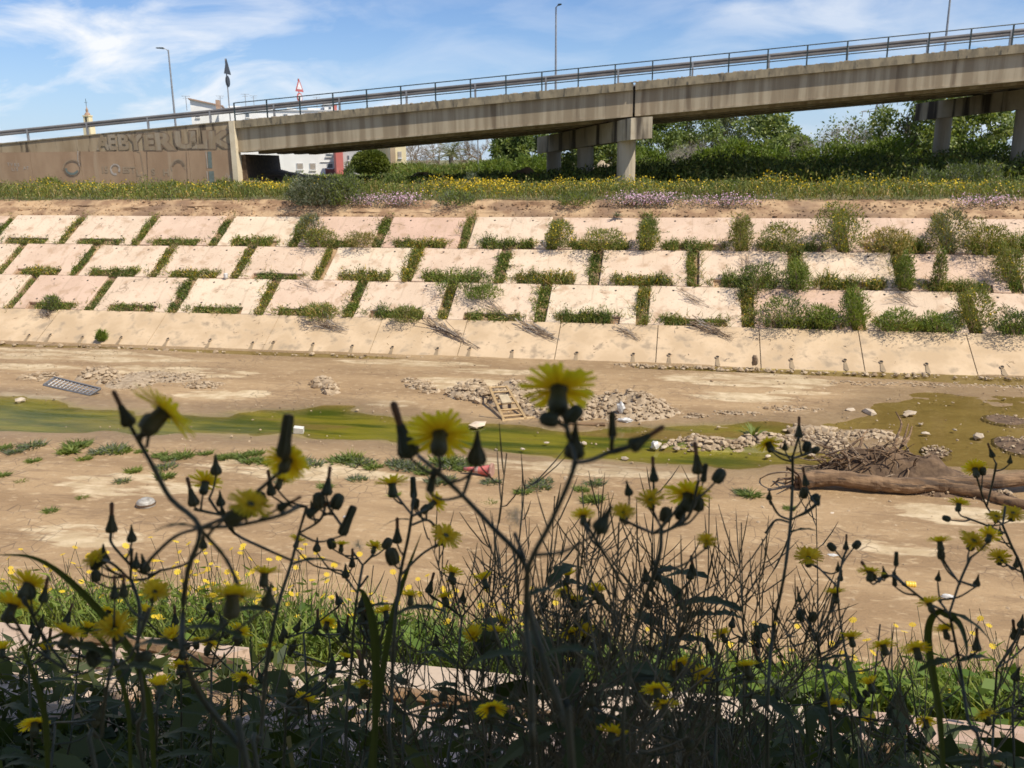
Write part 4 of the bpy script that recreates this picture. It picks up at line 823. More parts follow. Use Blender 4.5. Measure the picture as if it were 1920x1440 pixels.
house('white two-storey house with red corner under the bridge', 470, 628, 276, HD, 3, M['white'], [(549, 560, 306, 318, M['shutter']), (572, 582, 306, 319, M['shutter']), (603, 613, 307, 316, M['glass']), (600, 612, 288, 293, M['glass'])], 'flat', extra=[(600, 627, 316, 327, M['darkred'], .12), (590, 627, 303.5, 304.5, M['grey'], .1)])
house('narrow red rendered house beside the white house under the bridge', 628.3, 641, 270, HD-.2, 3.5, M['red'], [], None)
house('grey rendered house in the gap under the bridge', 641.3, 668, 265, HD+1, 4, M['grey'], [(651, 654, 291, 300, M['glass'])], 'flat')
house('cream apartment house right of the round trimmed tree', 735, 759, 245, HD-2, 7, M['cream'], [(746, 752, 284, 296, M['shutter']), (747, 753, 308, 320, M['glass'])], 'flat', extra=[(733, 739, 246, 327, M['tan'], .3)])
house('tan house wall behind the round trimmed tree', 690, 734.5, 262, HD+4, 7, M['cream'], [(715, 719, 287, 293, M['glass'])], 'flat', rot=R_(10))
house('far white building glimpsed between the bare trees', 855, 890, 314, 190, 10, M['white'], [], 'flat')
house('small white block with red edge above the railing', 608, 630, 196, HD+9, 5, M['white'], [(616, 620, 200, 205, M['glass'])], 'flat', extra=[(625, 629.5, 197, 213, M['red'], .1)])
# church tower
TD = 240; p = at(166, 232, TD); tb = empty('church_tower', 'distant church bell tower with finial behind the crash barrier', 'tower', (p[0], TD, 5.3)); z0 = p[2]-5.3; s = TD/F_PX
g = Geo(); g.box((0, 0, z0/2), (16*s, 16*s, z0)); g.obj('shaft', M['cream'], tb)
g = Geo(); g.box((0, 0, z0+7*s), (12*s, 12*s, 14*s)); g.box((0, 0, z0+15*s), (14*s, 14*s, 2*s)); g.obj('belfry', M['cream'], tb)
g = Geo(); g.lathe([(6*s, z0+16*s), (4.5*s, z0+20*s), (2.2*s, z0+22*s), (2.6*s, z0+27*s), (.8*s, z0+31*s), (.4*s, z0+35*s)], 10); g.obj('cupola', M['tile'], tb)
g = Geo(); g.tube([(0, 0, z0+34*s), (0, 0, z0+48*s)], .07, 5); g.tube([(-3*s, 0, z0+41*s), (3*s, 0, z0+41*s)], .06, 4); g.obj('weather_vane', M['rail'], tb)
g = Geo(); g.box((0, -6.2*s, z0+8*s), (3.4*s, .4*s, 9*s)); g.obj('bell_opening', M['hole'], tb)

# ================================================================== TREES
def branches(g, p, d, L, r, lev, mx, spread=.6, droop=0.0, nc=(2, 4)):
    d = unit(d); k = 4; P = [p]; q = np.array(p, float); dd = d.copy()
    for i in range(k):
        dd = unit(dd+rng.normal(size=3)*.14+np.array([0, 0, -droop])); q = q+dd*L/k; P.append(q.copy())
    g.tube(P, [r, r*.62], 6 if lev == 0 else 4 if lev < 3 else 3, cap=lev < 2); tips = [(P[-1], dd)]
    if lev >= mx: return tips
    out = []
    for c in range(rnd.randint(*nc)):
        t_ = rnd.uniform(.45, 1.0); i = min(k-1, int(t_*k)); pp = P[i]+(P[i+1]-P[i])*(t_*k-i)
        nd_ = unit(dd+rng.normal(size=3)*spread+np.array([0, 0, .12])); out += branches(g, pp, nd_, L*rnd.uniform(.55, .82), r*.58, lev+1, mx, spread, droop, nc)
    return out or tips
def tree(label, x, ybot, ytop, wpx, D, mat, n=5200, leaf=.3, cat='tree', name='tree', trunk=.3, dens=1.0, grp='trees behind the bridge', bark='bark', low=.12, levels=3):
    pb = at(x, ybot, D); pt = at(x, ytop, D); gz_ = float(gh(0, D)); n = int(n*1.2); H = (pt[2]-gz_)*1.12; Wd = wpx*D/F_PX
    e = empty(name, label, cat, (pb[0], D, gz_), grp); g = Geo()
    tips = []
    for k in range(2 if low < .2 else 1):
        tips += branches(g, np.array([rnd.uniform(-.3, .3)*(k), 0, -.1]), np.array([rnd.uniform(-.25, .25), 0, 1]), H*.44, max(.1, H*.022)*(1 if k == 0 else .7), 0, levels, .75)
    g.obj('trunk', M[bark], e, True)
    # clumps through the crown's volume
    nc = int(64*dens); c = rng.normal(size=(nc, 3)); c = unit(c)*(rng.uniform(.25, 1, nc)**.5)[:, None]
    c[:, 2] = rng.uniform(-.35, 1, nc)
    cz = H*low+(c[:, 2]+.35)/1.35*H*(1-low)*.98; wz = np.sqrt(np.clip(1-((cz/H-.45)/.62)**2, .05, 1))
    cz = cz*1.06; C = np.stack([c[:, 0]*Wd*.56*wz, c[:, 1]*Wd*.45*wz, cz], -1); rad = rng.uniform(.09, .17, nc)*min(H, Wd)
    per = max(8, int(n/nc)); pos = []; dr = []
    for k in range(nc):
        v = unit(rng.normal(size=(per, 3)))*(rng.uniform(0, 1, per)**.45)[:, None]; pos.append(C[k]+v*rad[k]*[1.15, 1.15, .85]); dr.append(v+rng.normal(size=(per, 3))*.6+[0, 0, -.1])
    pos = np.concatenate(pos); dr = np.concatenate(dr); ok = pos[:, 2] > 0.05
    g = Geo(); g.leaves(pos[ok], dr[ok], leaf*rng.uniform(.6, 1.25, ok.sum()), leaf*.55); g.obj('crown', M[mat], e)
    return e
def bare_tree(label, x, ytop, D, name='bare_tree', bark='barkpale', levels=5, spread=.55, wide=1.0, leafn=0, mat='tree1', grp='trees behind the bridge', stems=1, thick=1.0, nc=(2, 4)):
    pb = at(x, 320, D); pt = at(x, ytop, D); gz_ = float(gh(0, D)); H = pt[2]-gz_; e = empty(name, label, 'tree', (pb[0], D, gz_), grp); g = Geo(); tips = []
    for k in range(stems): tips += branches(g, np.array([rnd.uniform(-.4, .4)*wide*(stems > 1), rnd.uniform(-.3, .3), -.1]), np.array([rnd.gauss(0, .45)*wide*(stems > 1)+.05, 0, 1]), H*.36, H*.017*thick, 0, levels, spread*wide, nc=nc)
    V = np.concatenate(g.v); sc = H/max(V[:, 2].max(), .1)
    g.v = [v*np.array([sc*wide if wide > 1 else sc, sc, sc]) for v in g.v]; g.obj('trunk', M[bark], e, True)
    if leafn:
        tp = np.array([q for q, _ in tips])*[sc*wide if wide > 1 else sc, sc, sc]; s = rng.integers(0, len(tp), leafn); g = Geo(); g.leaves(tp[s]+rng.normal(size=(leafn, 3))*.28, rng.normal(size=(leafn, 3)), .3*rng.uniform(.6, 1.2, leafn), .17); g.obj('crown', M[mat], e)
    return e
# round trimmed tree
def round_tree():
    D = 92; p = at(695, 322, D); pt = at(695, 281, D); gz_ = float(gh(0, D)); H = pt[2]-gz_; Wd = 70*D/F_PX
    e = empty('round_tree', 'round dome-shaped trimmed green tree before the cream house', 'tree', (p[0], D, gz_), 'trees behind the bridge'); g = Geo(); g.tube([(0, 0, -.1), (.05, 0, H*.4), (0, 0, H*.7)], [.22, .12], 8); g.obj('trunk', M['bark'], e, True)
    n = 9000; v = unit(rng.normal(size=(n, 3))); r = rng.uniform(.55, 1, n)**.35; z = v[:, 2]; nn = .92+.2*fbm(v[:, 0]*3+5, v[:, 1]*3+v[:, 2]*3, 2)
    pos = np.stack([v[:, 0]*Wd*.5*r*nn, v[:, 1]*Wd*.5*r*nn, H*.42+np.where(z > 0, z*H*.56, z*H*.3)*r*nn], -1); g = Geo(); g.leaves(pos, v+rng.normal(size=(n, 3))*.7, .3, .17); g.obj('crown', M['olive'], e)
round_tree()
for x, yt, D in ((768, 258, 118), (800, 262, 112), (868, 258, 116), (905, 256, 112), (885, 262, 124), (785, 262, 128), (822, 256, 121)):
    bare_tree(f'leafless grey tree with forked trunk, {["leftmost", "second", "fifth", "rightmost", "sixth", "third", "fourth"][[768,800,868,905,885,785,822].index(x)]} of the bare trees under the bridge', x, yt-4, D, levels=5, thick=1.3, nc=(3, 4), spread=.65, bark='bark')
# palm
D = 100; p = at(846, 320, D); gz_ = float(gh(0, D)); H = at(846, 291, D)[2]-gz_; e = empty('palm_tree', 'date palm with arching fronds among bare trees', 'tree', (p[0], D, gz_), 'trees behind the bridge')
g = Geo(); g.tube([(0, 0, -.1), (.05, 0, H*.5), (0, 0, H)], [.32, .26], 9); g.obj('trunk', M['bark'], e, True)
for k in range(34):
    a = k*2.39; el = rnd.uniform(-.15, 1.35); d = np.array([math.cos(a)*math.cos(el), math.sin(a)*math.cos(el), math.sin(el)]); L = rnd.uniform(2.2, 3.0)
    P = np.array([np.array([0, 0, H])+d*L*q+np.array([0, 0, -1.0*q*q]) for q in np.linspace(0, 1, 8)]); g = Geo(); g.tube(P, [.03, .008], 3)
    T = unit(np.gradient(P, axis=0)); S = unit(np.cross(T, [0, 0, 1.])); c = np.repeat(P[1:], 4, 0)+rng.normal(size=(28, 3))*.03; sd_ = np.repeat(S[1:], 4, 0)*np.tile([1, -1, 1, -1], 7)[:, None]+np.repeat(T[1:], 4, 0)*.7+[0, 0, -.15]
    g.leaves(c, sd_, .55, .05); g.obj('frond', M['palm'], e)
for a in [
    ('dense green fig-like tree left of the far pier column', 975, 325, 262, 120, 78, 'tree1', 6500),
    ('dark green tree behind the row of pier columns', 1075, 325, 254, 130, 84, 'tree1', 6000),
    ('leafy green tree between the two nearer pier columns', 1135, 325, 250, 110, 80, 'tree2', 5000),
    ('leafy tree right of the near pier column', 1225, 322, 232, 110, 92, 'tree1', 5600),
    ('tree with loose crown behind the dry grey shrub', 1290, 322, 226, 110, 96, 'tree1', 5600),
    ('taller grey-green evergreen behind the shrubs', 1372, 322, 219, 76, 104, 'tree3', 5600),
    ('second grey-green evergreen with twin pointed tops', 1338, 322, 224, 62, 108, 'tree3', 5000),
    ('big-leaved pale green tree with rounded top', 1430, 322, 233, 110, 84, 'tree2', 6500),
    ('low spreading end of the tree group, left of the open sky', 1480, 322, 270, 90, 80, 'tree2', 4000),
    ('large bright leafy tree left of the far pier', 1715, 322, 193, 150, 76, 'tree2', 8000),
    ('leafy tree with wind-blown branches between the far columns', 1835, 322, 200, 120, 78, 'tree2', 6000)]:
    tree(a[0], a[1], a[2], a[3], a[4], a[5], a[6], a[7], .34 if a[6] != 'tree3' else .22)
bare_tree('half-bare tree with sparse leaves in front of the pylon', 1580, 212, 80, levels=5, wide=1.35, leafn=2200, mat='tree1', stems=4, spread=.6, thick=.7, nc=(3, 4))
bare_tree('leafless pale shrub beside the half-bare tree', 1525, 230, 78, levels=5, wide=1.1, stems=3, spread=.6, thick=.6, nc=(3, 4))
bare_tree('leafless grey shrub left of the large bright tree', 1640, 222, 80, levels=5, wide=1.1, stems=3, spread=.6, thick=.6, leafn=300, nc=(3, 4))
bare_tree('dry grey leafless shrub before the dark trees right of the pier', 1290, 252, 71, levels=5, wide=1.5, stems=5, spread=.7, thick=.55, nc=(3, 4))
# pylon and lines
PD = 230; p = at(1641, 300, PD); zt = at(1641, 184, PD)[2]-5.3; e = empty('pylon', 'steel lattice power pylon behind the half-bare tree', 'pylon', (p[0], PD, 5.3))
hw = lambda z: 1.7*(1-z/zt)+.55
for k, (sx, sy) in enumerate(((-1, -1), (1, -1), (1, 1), (-1, 1))):
    g = Geo(); g.tube([(sx*hw(0), sy*hw(0), 0), (sx*hw(zt), sy*hw(zt), zt)], .09, 4); g.obj('leg', M['galv'], e)
g = Geo(); zz = np.linspace(0, zt, 13)
for i in range(12):
    for (ax, ay), (bx, by) in (((-1, -1), (1, -1)), ((1, -1), (1, 1)), ((1, 1), (-1, 1)), ((-1, 1), (-1, -1))):
        a, b_ = hw(zz[i]), hw(zz[i+1]); g.tube([(ax*a, ay*a, zz[i]), (bx*b_, by*b_, zz[i+1])], .045, 3); g.tube([(bx*a, by*a, zz[i]), (ax*b_, ay*b_, zz[i+1])], .045, 3)
g.obj('lattice', M['galv'], e)
for z in (zt*.965, zt*.8): 
    g = Geo(); g.tube([(-4.2, 0, z), (4.2, 0, z)], .1, 4); g.tube([(-4.2, 0, z), (0, 0, z+.9)], .05, 3); g.tube([(4.2, 0, z), (0, 0, z+.9)], .05, 3)
    for q in (-3.8, -2.2, 2.2, 3.8): g.tube([(q, 0, z), (q, 0, z-1.2)], .09, 4)
    g.obj('cross_arm', M['galv'], e)
for k, y in enumerate((237, 243, 250, 258, 272, 280)):
    a = at(1490, y+20 if k > 3 else y+28, PD); b_ = at(2100, y-3, PD-10); P = [a+(b_-a)*q+np.array([0, 0, -1.2*math.sin(q*math.pi)]) for q in np.linspace(0, 1, 9)]
    g = Geo(); g.tube(P, .05, 3); tag(g.obj('power_line', M['rail']), f'{ORD[k]} thin power line from the top crossing the sky right of the pylon', 'cable', 'power lines')

# ================================================================== WEEDS AND FLOWERS on top of the far bank
def mass(name, n, xr, yr, zf, hf, kinds, leaf, dens_fn=None, blade=.4, lw=.4):
    x = rng.uniform(*xr, n); y = rng.uniform(*yr, n)
    if dens_fn is not None:
        k = rng.uniform(size=n) < dens_fn(x, y); x, y = x[k], y[k]; n = len(x)
    h = hf(x, y); z0 = zf(x, y); g = Geo(); mi = rng.choice(len(kinds), n, p=[q for _, q in kinds]); t_ = rng.uniform(0, 1, n)**.7
    for q in range(len(kinds)):
        s = np.where(mi == q)[0]; nb = int(len(s)*blade); a, b_ = s[:nb], s[nb:]
        if len(a): g.blades(np.stack([x[a], y[a], z0[a]+h[a]*t_[a]*.45], -1), rng.normal(size=(len(a), 3))*[.35, .35, 0]+[0, 0, 1], h[a]*rng.uniform(.35, .65, len(a)), leaf*.28, .3, q)
        if len(b_): g.leaves(np.stack([x[b_], y[b_], z0[b_]+h[b_]*t_[b_]], -1), rng.normal(size=(len(b_), 3))+[0, 0, .35], leaf*rng.uniform(.6, 1.3, len(b_)), leaf*lw, q)
    return tag(g.obj(name, [M[k] for k, _ in kinds]), kind='stuff')
def edge(x): return EDGE_Y-.25+.7*(fbm(x*.35, x*0+6*1.7, 40)-.47)
hw1 = lambda x, y: (.24+.6*fbm(x*.55, y*.6, 71)+.4*fbm(x*2.3, y*2.3, 73)+1.6*np.maximum(0, fbm(x*1.1, y*1.1, 79)-.5))*np.interp(y-EDGE_Y, [-.3, .3, 2.2], [.45, .8, 1.0])
zb = lambda x, y: np.interp(y-EDGE_Y, [-.6, .1, .9], [GZ-.22, GZ+.0, GZ+.08])
mass('meadow_weeds', 52000, (-48, 30), (EDGE_Y-.15, EDGE_Y+3.2), zb, hw1, [('weed', .5), ('weed2', .36), ('straw', .09), ('silver', .05)], .12, lambda x, y: np.where(y > edge(x)+.25, 1, .25), .45)
mass('meadow_weeds', 42000, (-56, 36), (EDGE_Y+3.2, 50.5), lambda x, y: gh(x, y), lambda x, y: (.15+.8*fbm(x*.4, y*.4, 77)), [('weed', .55), ('weed2', .36), ('straw', .09)], .15)
# flowers on stalk tops: yellow and pink
def flowers(name, n, xr, yr, mat, size, dens, lift=.0):
    x = rng.uniform(*xr, n); y = rng.uniform(*yr, n); k = rng.uniform(size=n) < dens(x, y); x, y = x[k], y[k]; n = len(x)
    z = zb(x, y)+hw1(x, y)*rng.uniform(.55, 1.08, n)+lift; g = Geo(); g.leaves(np.stack([x, y, z], -1), rng.normal(size=(n, 3))*[1, .6, .5], size*rng.uniform(.7, 1.2, n), size*.85); return tag(g.obj(name, M[mat]), kind='stuff')
def bandx(x, lst):   # piecewise density along the bank, by photo pixel
    px = 960+F_PX*((x)*RT[0]+40.5*RT[1]+(-1.4)*RT[2])/((x)*fw[0]+40.5*fw[1]-1.4*fw[2]); return np.interp(px, [a for a, _ in lst], [b for _, b in lst])
flowers('yellow_flowers', 30000, (-48, 30), (EDGE_Y+.2, EDGE_Y+3.2), 'yellow', .085, lambda x, y: bandx(x, [(-200, .25), (60, .4), (200, .25), (300, .12), (430, .2), (480, .8), (590, .7), (610, .05), (780, .05), (800, .7), (1000, .7), (1120, .45), (1250, .3), (1400, .28), (1560, .38), (1750, .3), (1920, .3)])*sstep(.38, .5, fbm(x*.7, y*.7, 81))*np.interp(y-EDGE_Y, [0, .7, 1.2], [.08, .35, 1.0]))
def pinkpatch(label_px, n, w0, h0):
    x = np.concatenate([rng.normal(at(px, 380, 39.4)[0], sdx, int(n*f_)) for px, sdx, f_ in label_px]); k = len(x); dy = np.abs(rng.normal(0, .28, k))
    y = edge(x)-.45+dy*1.5; z = np.interp(y-EDGE_Y, [-1.3, -.3, .4, .9], [ZT+.12, GZ-.1, GZ+.1, GZ+.15])+rng.uniform(.06, h0, k)
    g = Geo(); s = rng.uniform(size=k) < .5
    g.leaves(np.stack([x, y, z-.05], -1)[~s], rng.normal(size=((~s).sum(), 3))+[0, -.3, .4], .12, .04, 0); g.leaves(np.stack([x, y, z+.03], -1)[s], rng.normal(size=(s.sum(), 3))*[1, .6, .6], .062, .056, 1)
    return tag(g.obj('pink_flowers', [M['silver'], M['pink']]), kind='stuff')
pinkpatch([(690, .55, .3), (735, .6, .4), (770, .4, .3)], 1700, 2, .42)
pinkpatch([(1180, .45, .35), (1215, .5, .4), (1250, .3, .25)], 1900, 2, .40)
pinkpatch([(1310, .5, .3), (1375, .55, .5), (1362, .12, .1)], 1100, 2, .36)
pinkpatch([(1815, .4, .6), (1870, .35, .4)], 700, 2, .3)
# individually visible plants in the meadow
GM = 'plants in the meadow on the far bank'
for x, y, h, wd, kinds, fl, nf, lab, n in [
    (595, 383, 1.15, 2.3, [('silver', .6), ('dark', .4)], None, 0, 'dark grey-green bush on the ledge left of the pink flowers', 3800),
    (648, 380, 1.35, 1.5, [('weed', .7), ('silver', .3)], None, 0, 'tall leafy bush between the grey bush and the pink flowers', 2200),
    (655, 352, 1.6, .7, [('dark', .6), ('weed', .4)], None, 0, 'dark upright plant under the bridge before the red house', 1300),
    (885, 366, 1.1, .6, [('silver', .7), ('weed', .3)], None, 0, 'pale upright grassy plant in the yellow flowers', 700),
    (860, 388, .6, 1.4, [('silver', .4), ('weed', .6)], None, 0, 'low grey-green bush hanging over the earth ledge', 1100),
    (1080, 386, .5, 1.3, [('weed', .8), ('silver', .2)], None, 0, 'low green bush at the ledge beside the pier', 900),
    (1360, 372, .75, 2.0, [('weed', .7), ('dark', .3)], 'pink', 60, 'leafy green bush dotted with pink behind the second pink patch', 1700),
    (1800, 350, 1.4, 1.6, [('silver', .5), ('weed', .5)], None, 0, 'tall pale green bush at the foot of the far pier column', 1700),
    (1850, 352, 1.5, 1.4, [('silver', .5), ('weed', .5)], None, 0, 'second tall pale green bush right of the far column', 1600),
    (1740, 352, 1.2, 1.3, [('silver', .4), ('weed', .6)], None, 0, 'pale green bush left of the far pier column', 1300),
    (547, 345, 1.0, .8, [('silver', .5), ('weed', .5)], None, 0, 'small green plant before the shaded earth mound', 600),
    (740, 352, 1.0, 1.2, [('weed', .8), ('dark', .2)], None, 0, 'green bush behind the pink flowers under the bridge', 1200),
    (320, 372, .8, 1.2, [('weed', .7), ('weed2', .3)], 'yellow', 60, 'green bush before the graffiti near the middle of the wall', 1000),
    (95, 368, 1.0, 1.3, [('weed', .7), ('weed2', .3)], 'yellow', 90, 'yellow dotted bush before the left half of the wall', 1300),
    (425, 372, .9, 1.1, [('weed', .7), ('weed2', .3)], 'yellow', 40, 'green bush at the end of the graffiti wall', 1000)]:
    pz = onz(x, y, GZ+.0); D_ = np.clip(pz[1], EDGE_Y-.3, 47.5); pp = at(x, y, D_); shrub('bush', lab, 'bush', (pp[0], pp[1], float(GZ-.02 if D_ > 39 else GZ-.2)), h, wd, kinds, n, .12, 9, GM, flower=fl, nf=nf)
# scrub under and behind the bridge
mass('scrub', 60000, (-26, 28), (52.2, 64), lambda x, y: gh(x, y), lambda x, y: np.interp(x, [-20, -8, 0, 8], [.5, .9, 1.6, 1.8])*(.25+1.35*fbm(x*.5, y*.5, 91))*np.interp(y, [52, 54], [.55, 1]), [('weed', .5), ('dark', .3), ('weed2', .2)], .26, None, .3)
mass('scrub', 40000, (-52, 48), (64, 76), lambda x, y: gh(x, y), lambda x, y: np.interp(x, [-20, -8, 0, 8], [.5, .9, 1.2, 1.5])*(.25+1.25*fbm(x*.3, y*.3, 91)), [('weed', .4), ('dark', .1), ('bright', .33), ('weed2', .17)], .26, None, .3)
GB = 'bright scrub bushes behind the bridge'
for k, (x, h, wd, D_) in enumerate(((1210, 2.3, 3.0, 68), (1330, 2.3, 2.6, 69), (1372, 2.8, 2.6, 70), (1400, 2.6, 2.4, 70), (1445, 2.4, 3.4, 69), (1540, 2.5, 3.6, 67), (1600, 2.7, 3.6, 67), (1660, 2.9, 3.2, 67), (1000, 1.8, 2.6, 70), (930, 1.6, 3.0, 74), (1850, 2.4, 4.0, 66))):
    p = at(x, 320, D_); shrub('bush', f'{ORD[k]} bright green scrub bush in the row behind the bridge shadow', 'bush', (p[0], D_, 5.3), h, wd, [('bright', .6), ('weed', .4)], 1900, .26, 9, GB, blade=.25)
for k, (x, h, wd, D_) in enumerate(((765, 1.2, 5.0, 100), (800, 1.0, 5.0, 96), (835, .9, 4.5, 94), (875, 1.1, 5.0, 97), (915, 1.4, 5.0, 96), (945, 1.5, 4.0, 90), (790, .8, 4.0, 86))):
    p = at(x, 320, D_); shrub('bush', f'{ORD[k]} low green bush in the row under the bare trees', 'bush', (p[0], D_, 5.3), h, wd, [('weed', .5), ('bright', .25), ('weed2', .25)], 2200, .3, 9, 'bushes under the bare trees', blade=.2)
# heaps of dry spoil
for x, y, D_, wd, h, lab in ((795, 333, 62, 3.4, 1.0, 'heap of pale spoil in the weeds under the left span'), (990, 338, 60, 4.5, 1.0, 'heap of dry brushwood left of the pier columns'), (1130, 336, 66, 4.5, 1.5, 'grey gravel heap between the pier columns'), (1740, 330, 64, 4.5, 1.5, 'reddish rubble heap left of the far column'), (1890, 332, 64, 3.0, 1.4, 'reddish rubble heap at the right edge behind the bridge')):
    p = at(x, y, D_); g = Geo(); n = 24; xx = np.linspace(-wd/2, wd/2, n); V = []
    for j in xx:
        for i in xx: V.append((i, j*.7, max(-.1, h*(1-(i*i+j*j)/(wd*wd/4))*(.45+1.0*fbm(np.array([i*1.3+x]), np.array([j*1.3]), 5)[0]))))
    idx = np.arange(n*n).reshape(n, n); g.add(V, np.stack([idx[:-1, :-1], idx[:-1, 1:], idx[1:, 1:], idx[1:, :-1]], -1).reshape(-1, 4)); tag(g.obj('spoil_heap', M['earth'] if x != 1130 else M['stone'], loc=(p[0], D_, 5.28)), lab, 'heap', 'spoil heaps')
# lamp post behind the trees
p = at(897, 322, 88); q = at(897, 252, 88); g = Geo(); g.tube([(0, 0, 0), (0, 0, q[2]-5.3)], [.09, .06], 7); tag(g.obj('pole', M['galv'], loc=(p[0], 88, 5.3)), 'thin grey pole beside the bare trees under the bridge', 'pole')

# ================================================================== THINGS ON THE RIVER BED
ph = (1+5**.5)/2
ICO = unit(np.array([[-1, ph, 0], [1, ph, 0], [-1, -ph, 0], [1, -ph, 0], [0, -1, ph], [0, 1, ph], [0, -1, -ph], [0, 1, -ph], [ph, 0, -1], [ph, 0, 1], [-ph, 0, -1], [-ph, 0, 1]]))
ICF = np.array([[0, 11, 5], [0, 5, 1], [0, 1, 7], [0, 7, 10], [0, 10, 11], [1, 5, 9], [5, 11, 4], [11, 10, 2], [10, 7, 6], [7, 1, 8], [3, 9, 4], [3, 4, 2], [3, 2, 6], [3, 6, 8], [3, 8, 9], [4, 9, 5], [2, 4, 11], [6, 2, 10], [8, 6, 7], [9, 8, 1]])
def stone(g, c, s, flat=.65):
    v = ICO*rng.uniform(.7, 1.15, (12, 1))*s*rng.uniform(.6, 1.3, 3)*[1, 1, flat]; a = rnd.uniform(0, 6.28); ca, sa = math.cos(a), math.sin(a)
    g.add(v @ np.array([[ca, sa, 0], [-sa, ca, 0], [0, 0, 1]])+np.asarray(c), ICF)
def pxscatter(cx, cy, rx, ry, n):
    a = rng.uniform(0, 6.28, n); r = np.sqrt(rng.uniform(0, 1, n)); return [(cx+rx*r[k]*math.cos(a[k]), cy+ry*r[k]*math.sin(a[k]), r[k]) for k in range(n)]
def mound(name, label, spots, h, mat, n_st, smin, smax, grp='rubble heaps on the river bed', cat='rubble heap', smat='rubble', lumpy=1.0):
    """low heap: earth body plus its loose stones; spots = photo ellipses"""
    c0 = onz(spots[0][0], spots[0][1]); e = empty(name, label, cat, (c0[0], c0[1], 0.0), grp)
    g = Geo()
    for cx, cy, rx, ry in spots:
        c = onz(cx, cy)-c0; ex = (onz(cx+rx, cy)-onz(cx-rx, cy))[0]/2; ey = max(.25, (onz(cx, cy-ry)-onz(cx, cy+ry))[1]/2); n = 22; u = np.linspace(-1.05, 1.05, n)
        U, V_ = np.meshgrid(u, u); rr = U*U+V_*V_; z = h*np.clip(1-rr, -.3, 1)*(.35+lumpy*1.3*fbm((U*ex+c0[0]+c[0])*2.2, (V_*ey+c0[1])*2.2, 7))-.02; z = np.where(rr > 1, -.06, z)
        idx = np.arange(n*n).reshape(n, n); g.add(np.stack([c[0]+U*ex, c[1]+V_*ey, z], -1).reshape(-1, 3), np.stack([idx[:-1, :-1], idx[:-1, 1:], idx[1:, 1:], idx[1:, :-1]], -1).reshape(-1, 4))
        for x, y, r in pxscatter(cx, cy, rx, ry, int(n_st*rx/sum(s[2] for s in spots))):
            p = onz(x, y)-c0; uu = (p[0]-c[0])/ex; vv = (p[1]-c[1])/ey; zz = h*max(0, 1-uu*uu-vv*vv)*(.35+lumpy*1.3*float(fbm(np.array([(p[0]+c0[0])*2.2]), np.array([(vv*ey+c0[1])*2.2]), 7)[0])); s = smin+(smax-smin)*rnd.random()**2.2; STN.append((p[0], p[1], zz+.015-s*.05, s*rnd.uniform(.6, 1.25)))
    o = g.obj('heap_body', mat, e); gs = Geo()
    for x, y, z, s in STN: stone(gs, (x, y, z), s)
    STN.clear(); o = gs.obj('stones', M[smat], e); o['kind'] = 'stuff'
    return e
STN = []
MS = m_noise('gravelly_mud', (0.26, 0.19, 0.12), (0.40, 0.31, 0.21), 7, .95, bmp=.8, bscale=25)
mound('rubble_heap', 'pale broken rubble left of the grey grille panel', [(78, 708, 38, 8), (52, 712, 14, 5)], .14, MS, 120, .05, .15)
mound('rubble_heap', 'rubble stones piled behind the grey grille panel', [(182, 706, 36, 14), (205, 715, 18, 10)], .3, MS, 170, .05, .16)
mound('rubble_heap', 'low spread of dry gravel right of the grille panel', [(262, 715, 62, 22), (330, 712, 60, 12)], .2, MS, 300, .025, .08)
mound('rubble_heap', 'line of pale stones below the gravel spread', [(378, 725, 46, 8)], .12, MS, 110, .05, .13)
mound('rubble_heap', 'small isolated heap of pale blocks in mid river bed', [(603, 722, 22, 10), (620, 735, 16, 8)], .22, MS, 110, .06, .18)
mound('rubble_heap', 'tail of stones trailing left from the big rubble bank', [(785, 724, 30, 10), (765, 716, 12, 4), (808, 735, 16, 6)], .14, MS, 140, .05, .13)
mound('rubble_heap', 'pile of rounded stones left of the wooden frame', [(880, 738, 44, 17), (905, 750, 22, 10)], .34, MS, 330, .05, .14)
mound('rubble_heap', 'largest bank of gravelly rubble behind the wooden frame', [(965, 745, 55, 24), (1060, 765, 95, 30), (1180, 772, 95, 22)], .5, MS, 950, .03, .11)
mound('rubble_heap', 'rubble island in the stream with a spiky plant', [(1340, 836, 95, 11), (1440, 832, 70, 14), (1540, 828, 75, 19), (1625, 824, 70, 12)], .2, MS, 700, .035, .12)
mound('rubble_heap', 'scattered flat stones at the far end of the stony island', [(1540, 812, 45, 6), (1500, 806, 30, 5)], .1, MS, 45, .08, .22)
mound('rubble_heap', 'gravel spit along the upper edge of the stream right of centre', [(1300, 783, 40, 6), (1380, 778, 60, 5), (1480, 770, 70, 7)], .08, MS, 190, .025, .08)
mound('rubble_heap', 'dark wet mud patch beside the pool at the right edge', [(1905, 835, 40, 18)], .1, M['soil'], 60, .03, .06)
mound('rubble_heap', 'grey shingle patch in the shallow pool', [(1755, 848, 28, 12)], .05, M['soil'], 90, .03, .06)
mound('rubble_heap', 'low dark oval heap in the pool at the right edge', [(1885, 787, 42, 11)], .06, M['soil'], 30, .02, .05)  # nearly flat oval heap in the dark soil colour
# tracks: row of clods
g = Geo()
for k in range(170):
    x = 1560+k*2.3; stone(g, onz(x, 717+(x-1560)*.022+rnd.uniform(-3.5, 3.5), .05), rnd.uniform(.03, .07), .5)
for k in range(150):
    x = rnd.uniform(960, 1240); stone(g, onz(x, 700+rnd.uniform(-3, 3)+(x-960)*.02, .04), rnd.uniform(.015, .04), .5)
tag(g.obj('clods', M['rubble']), kind='stuff')
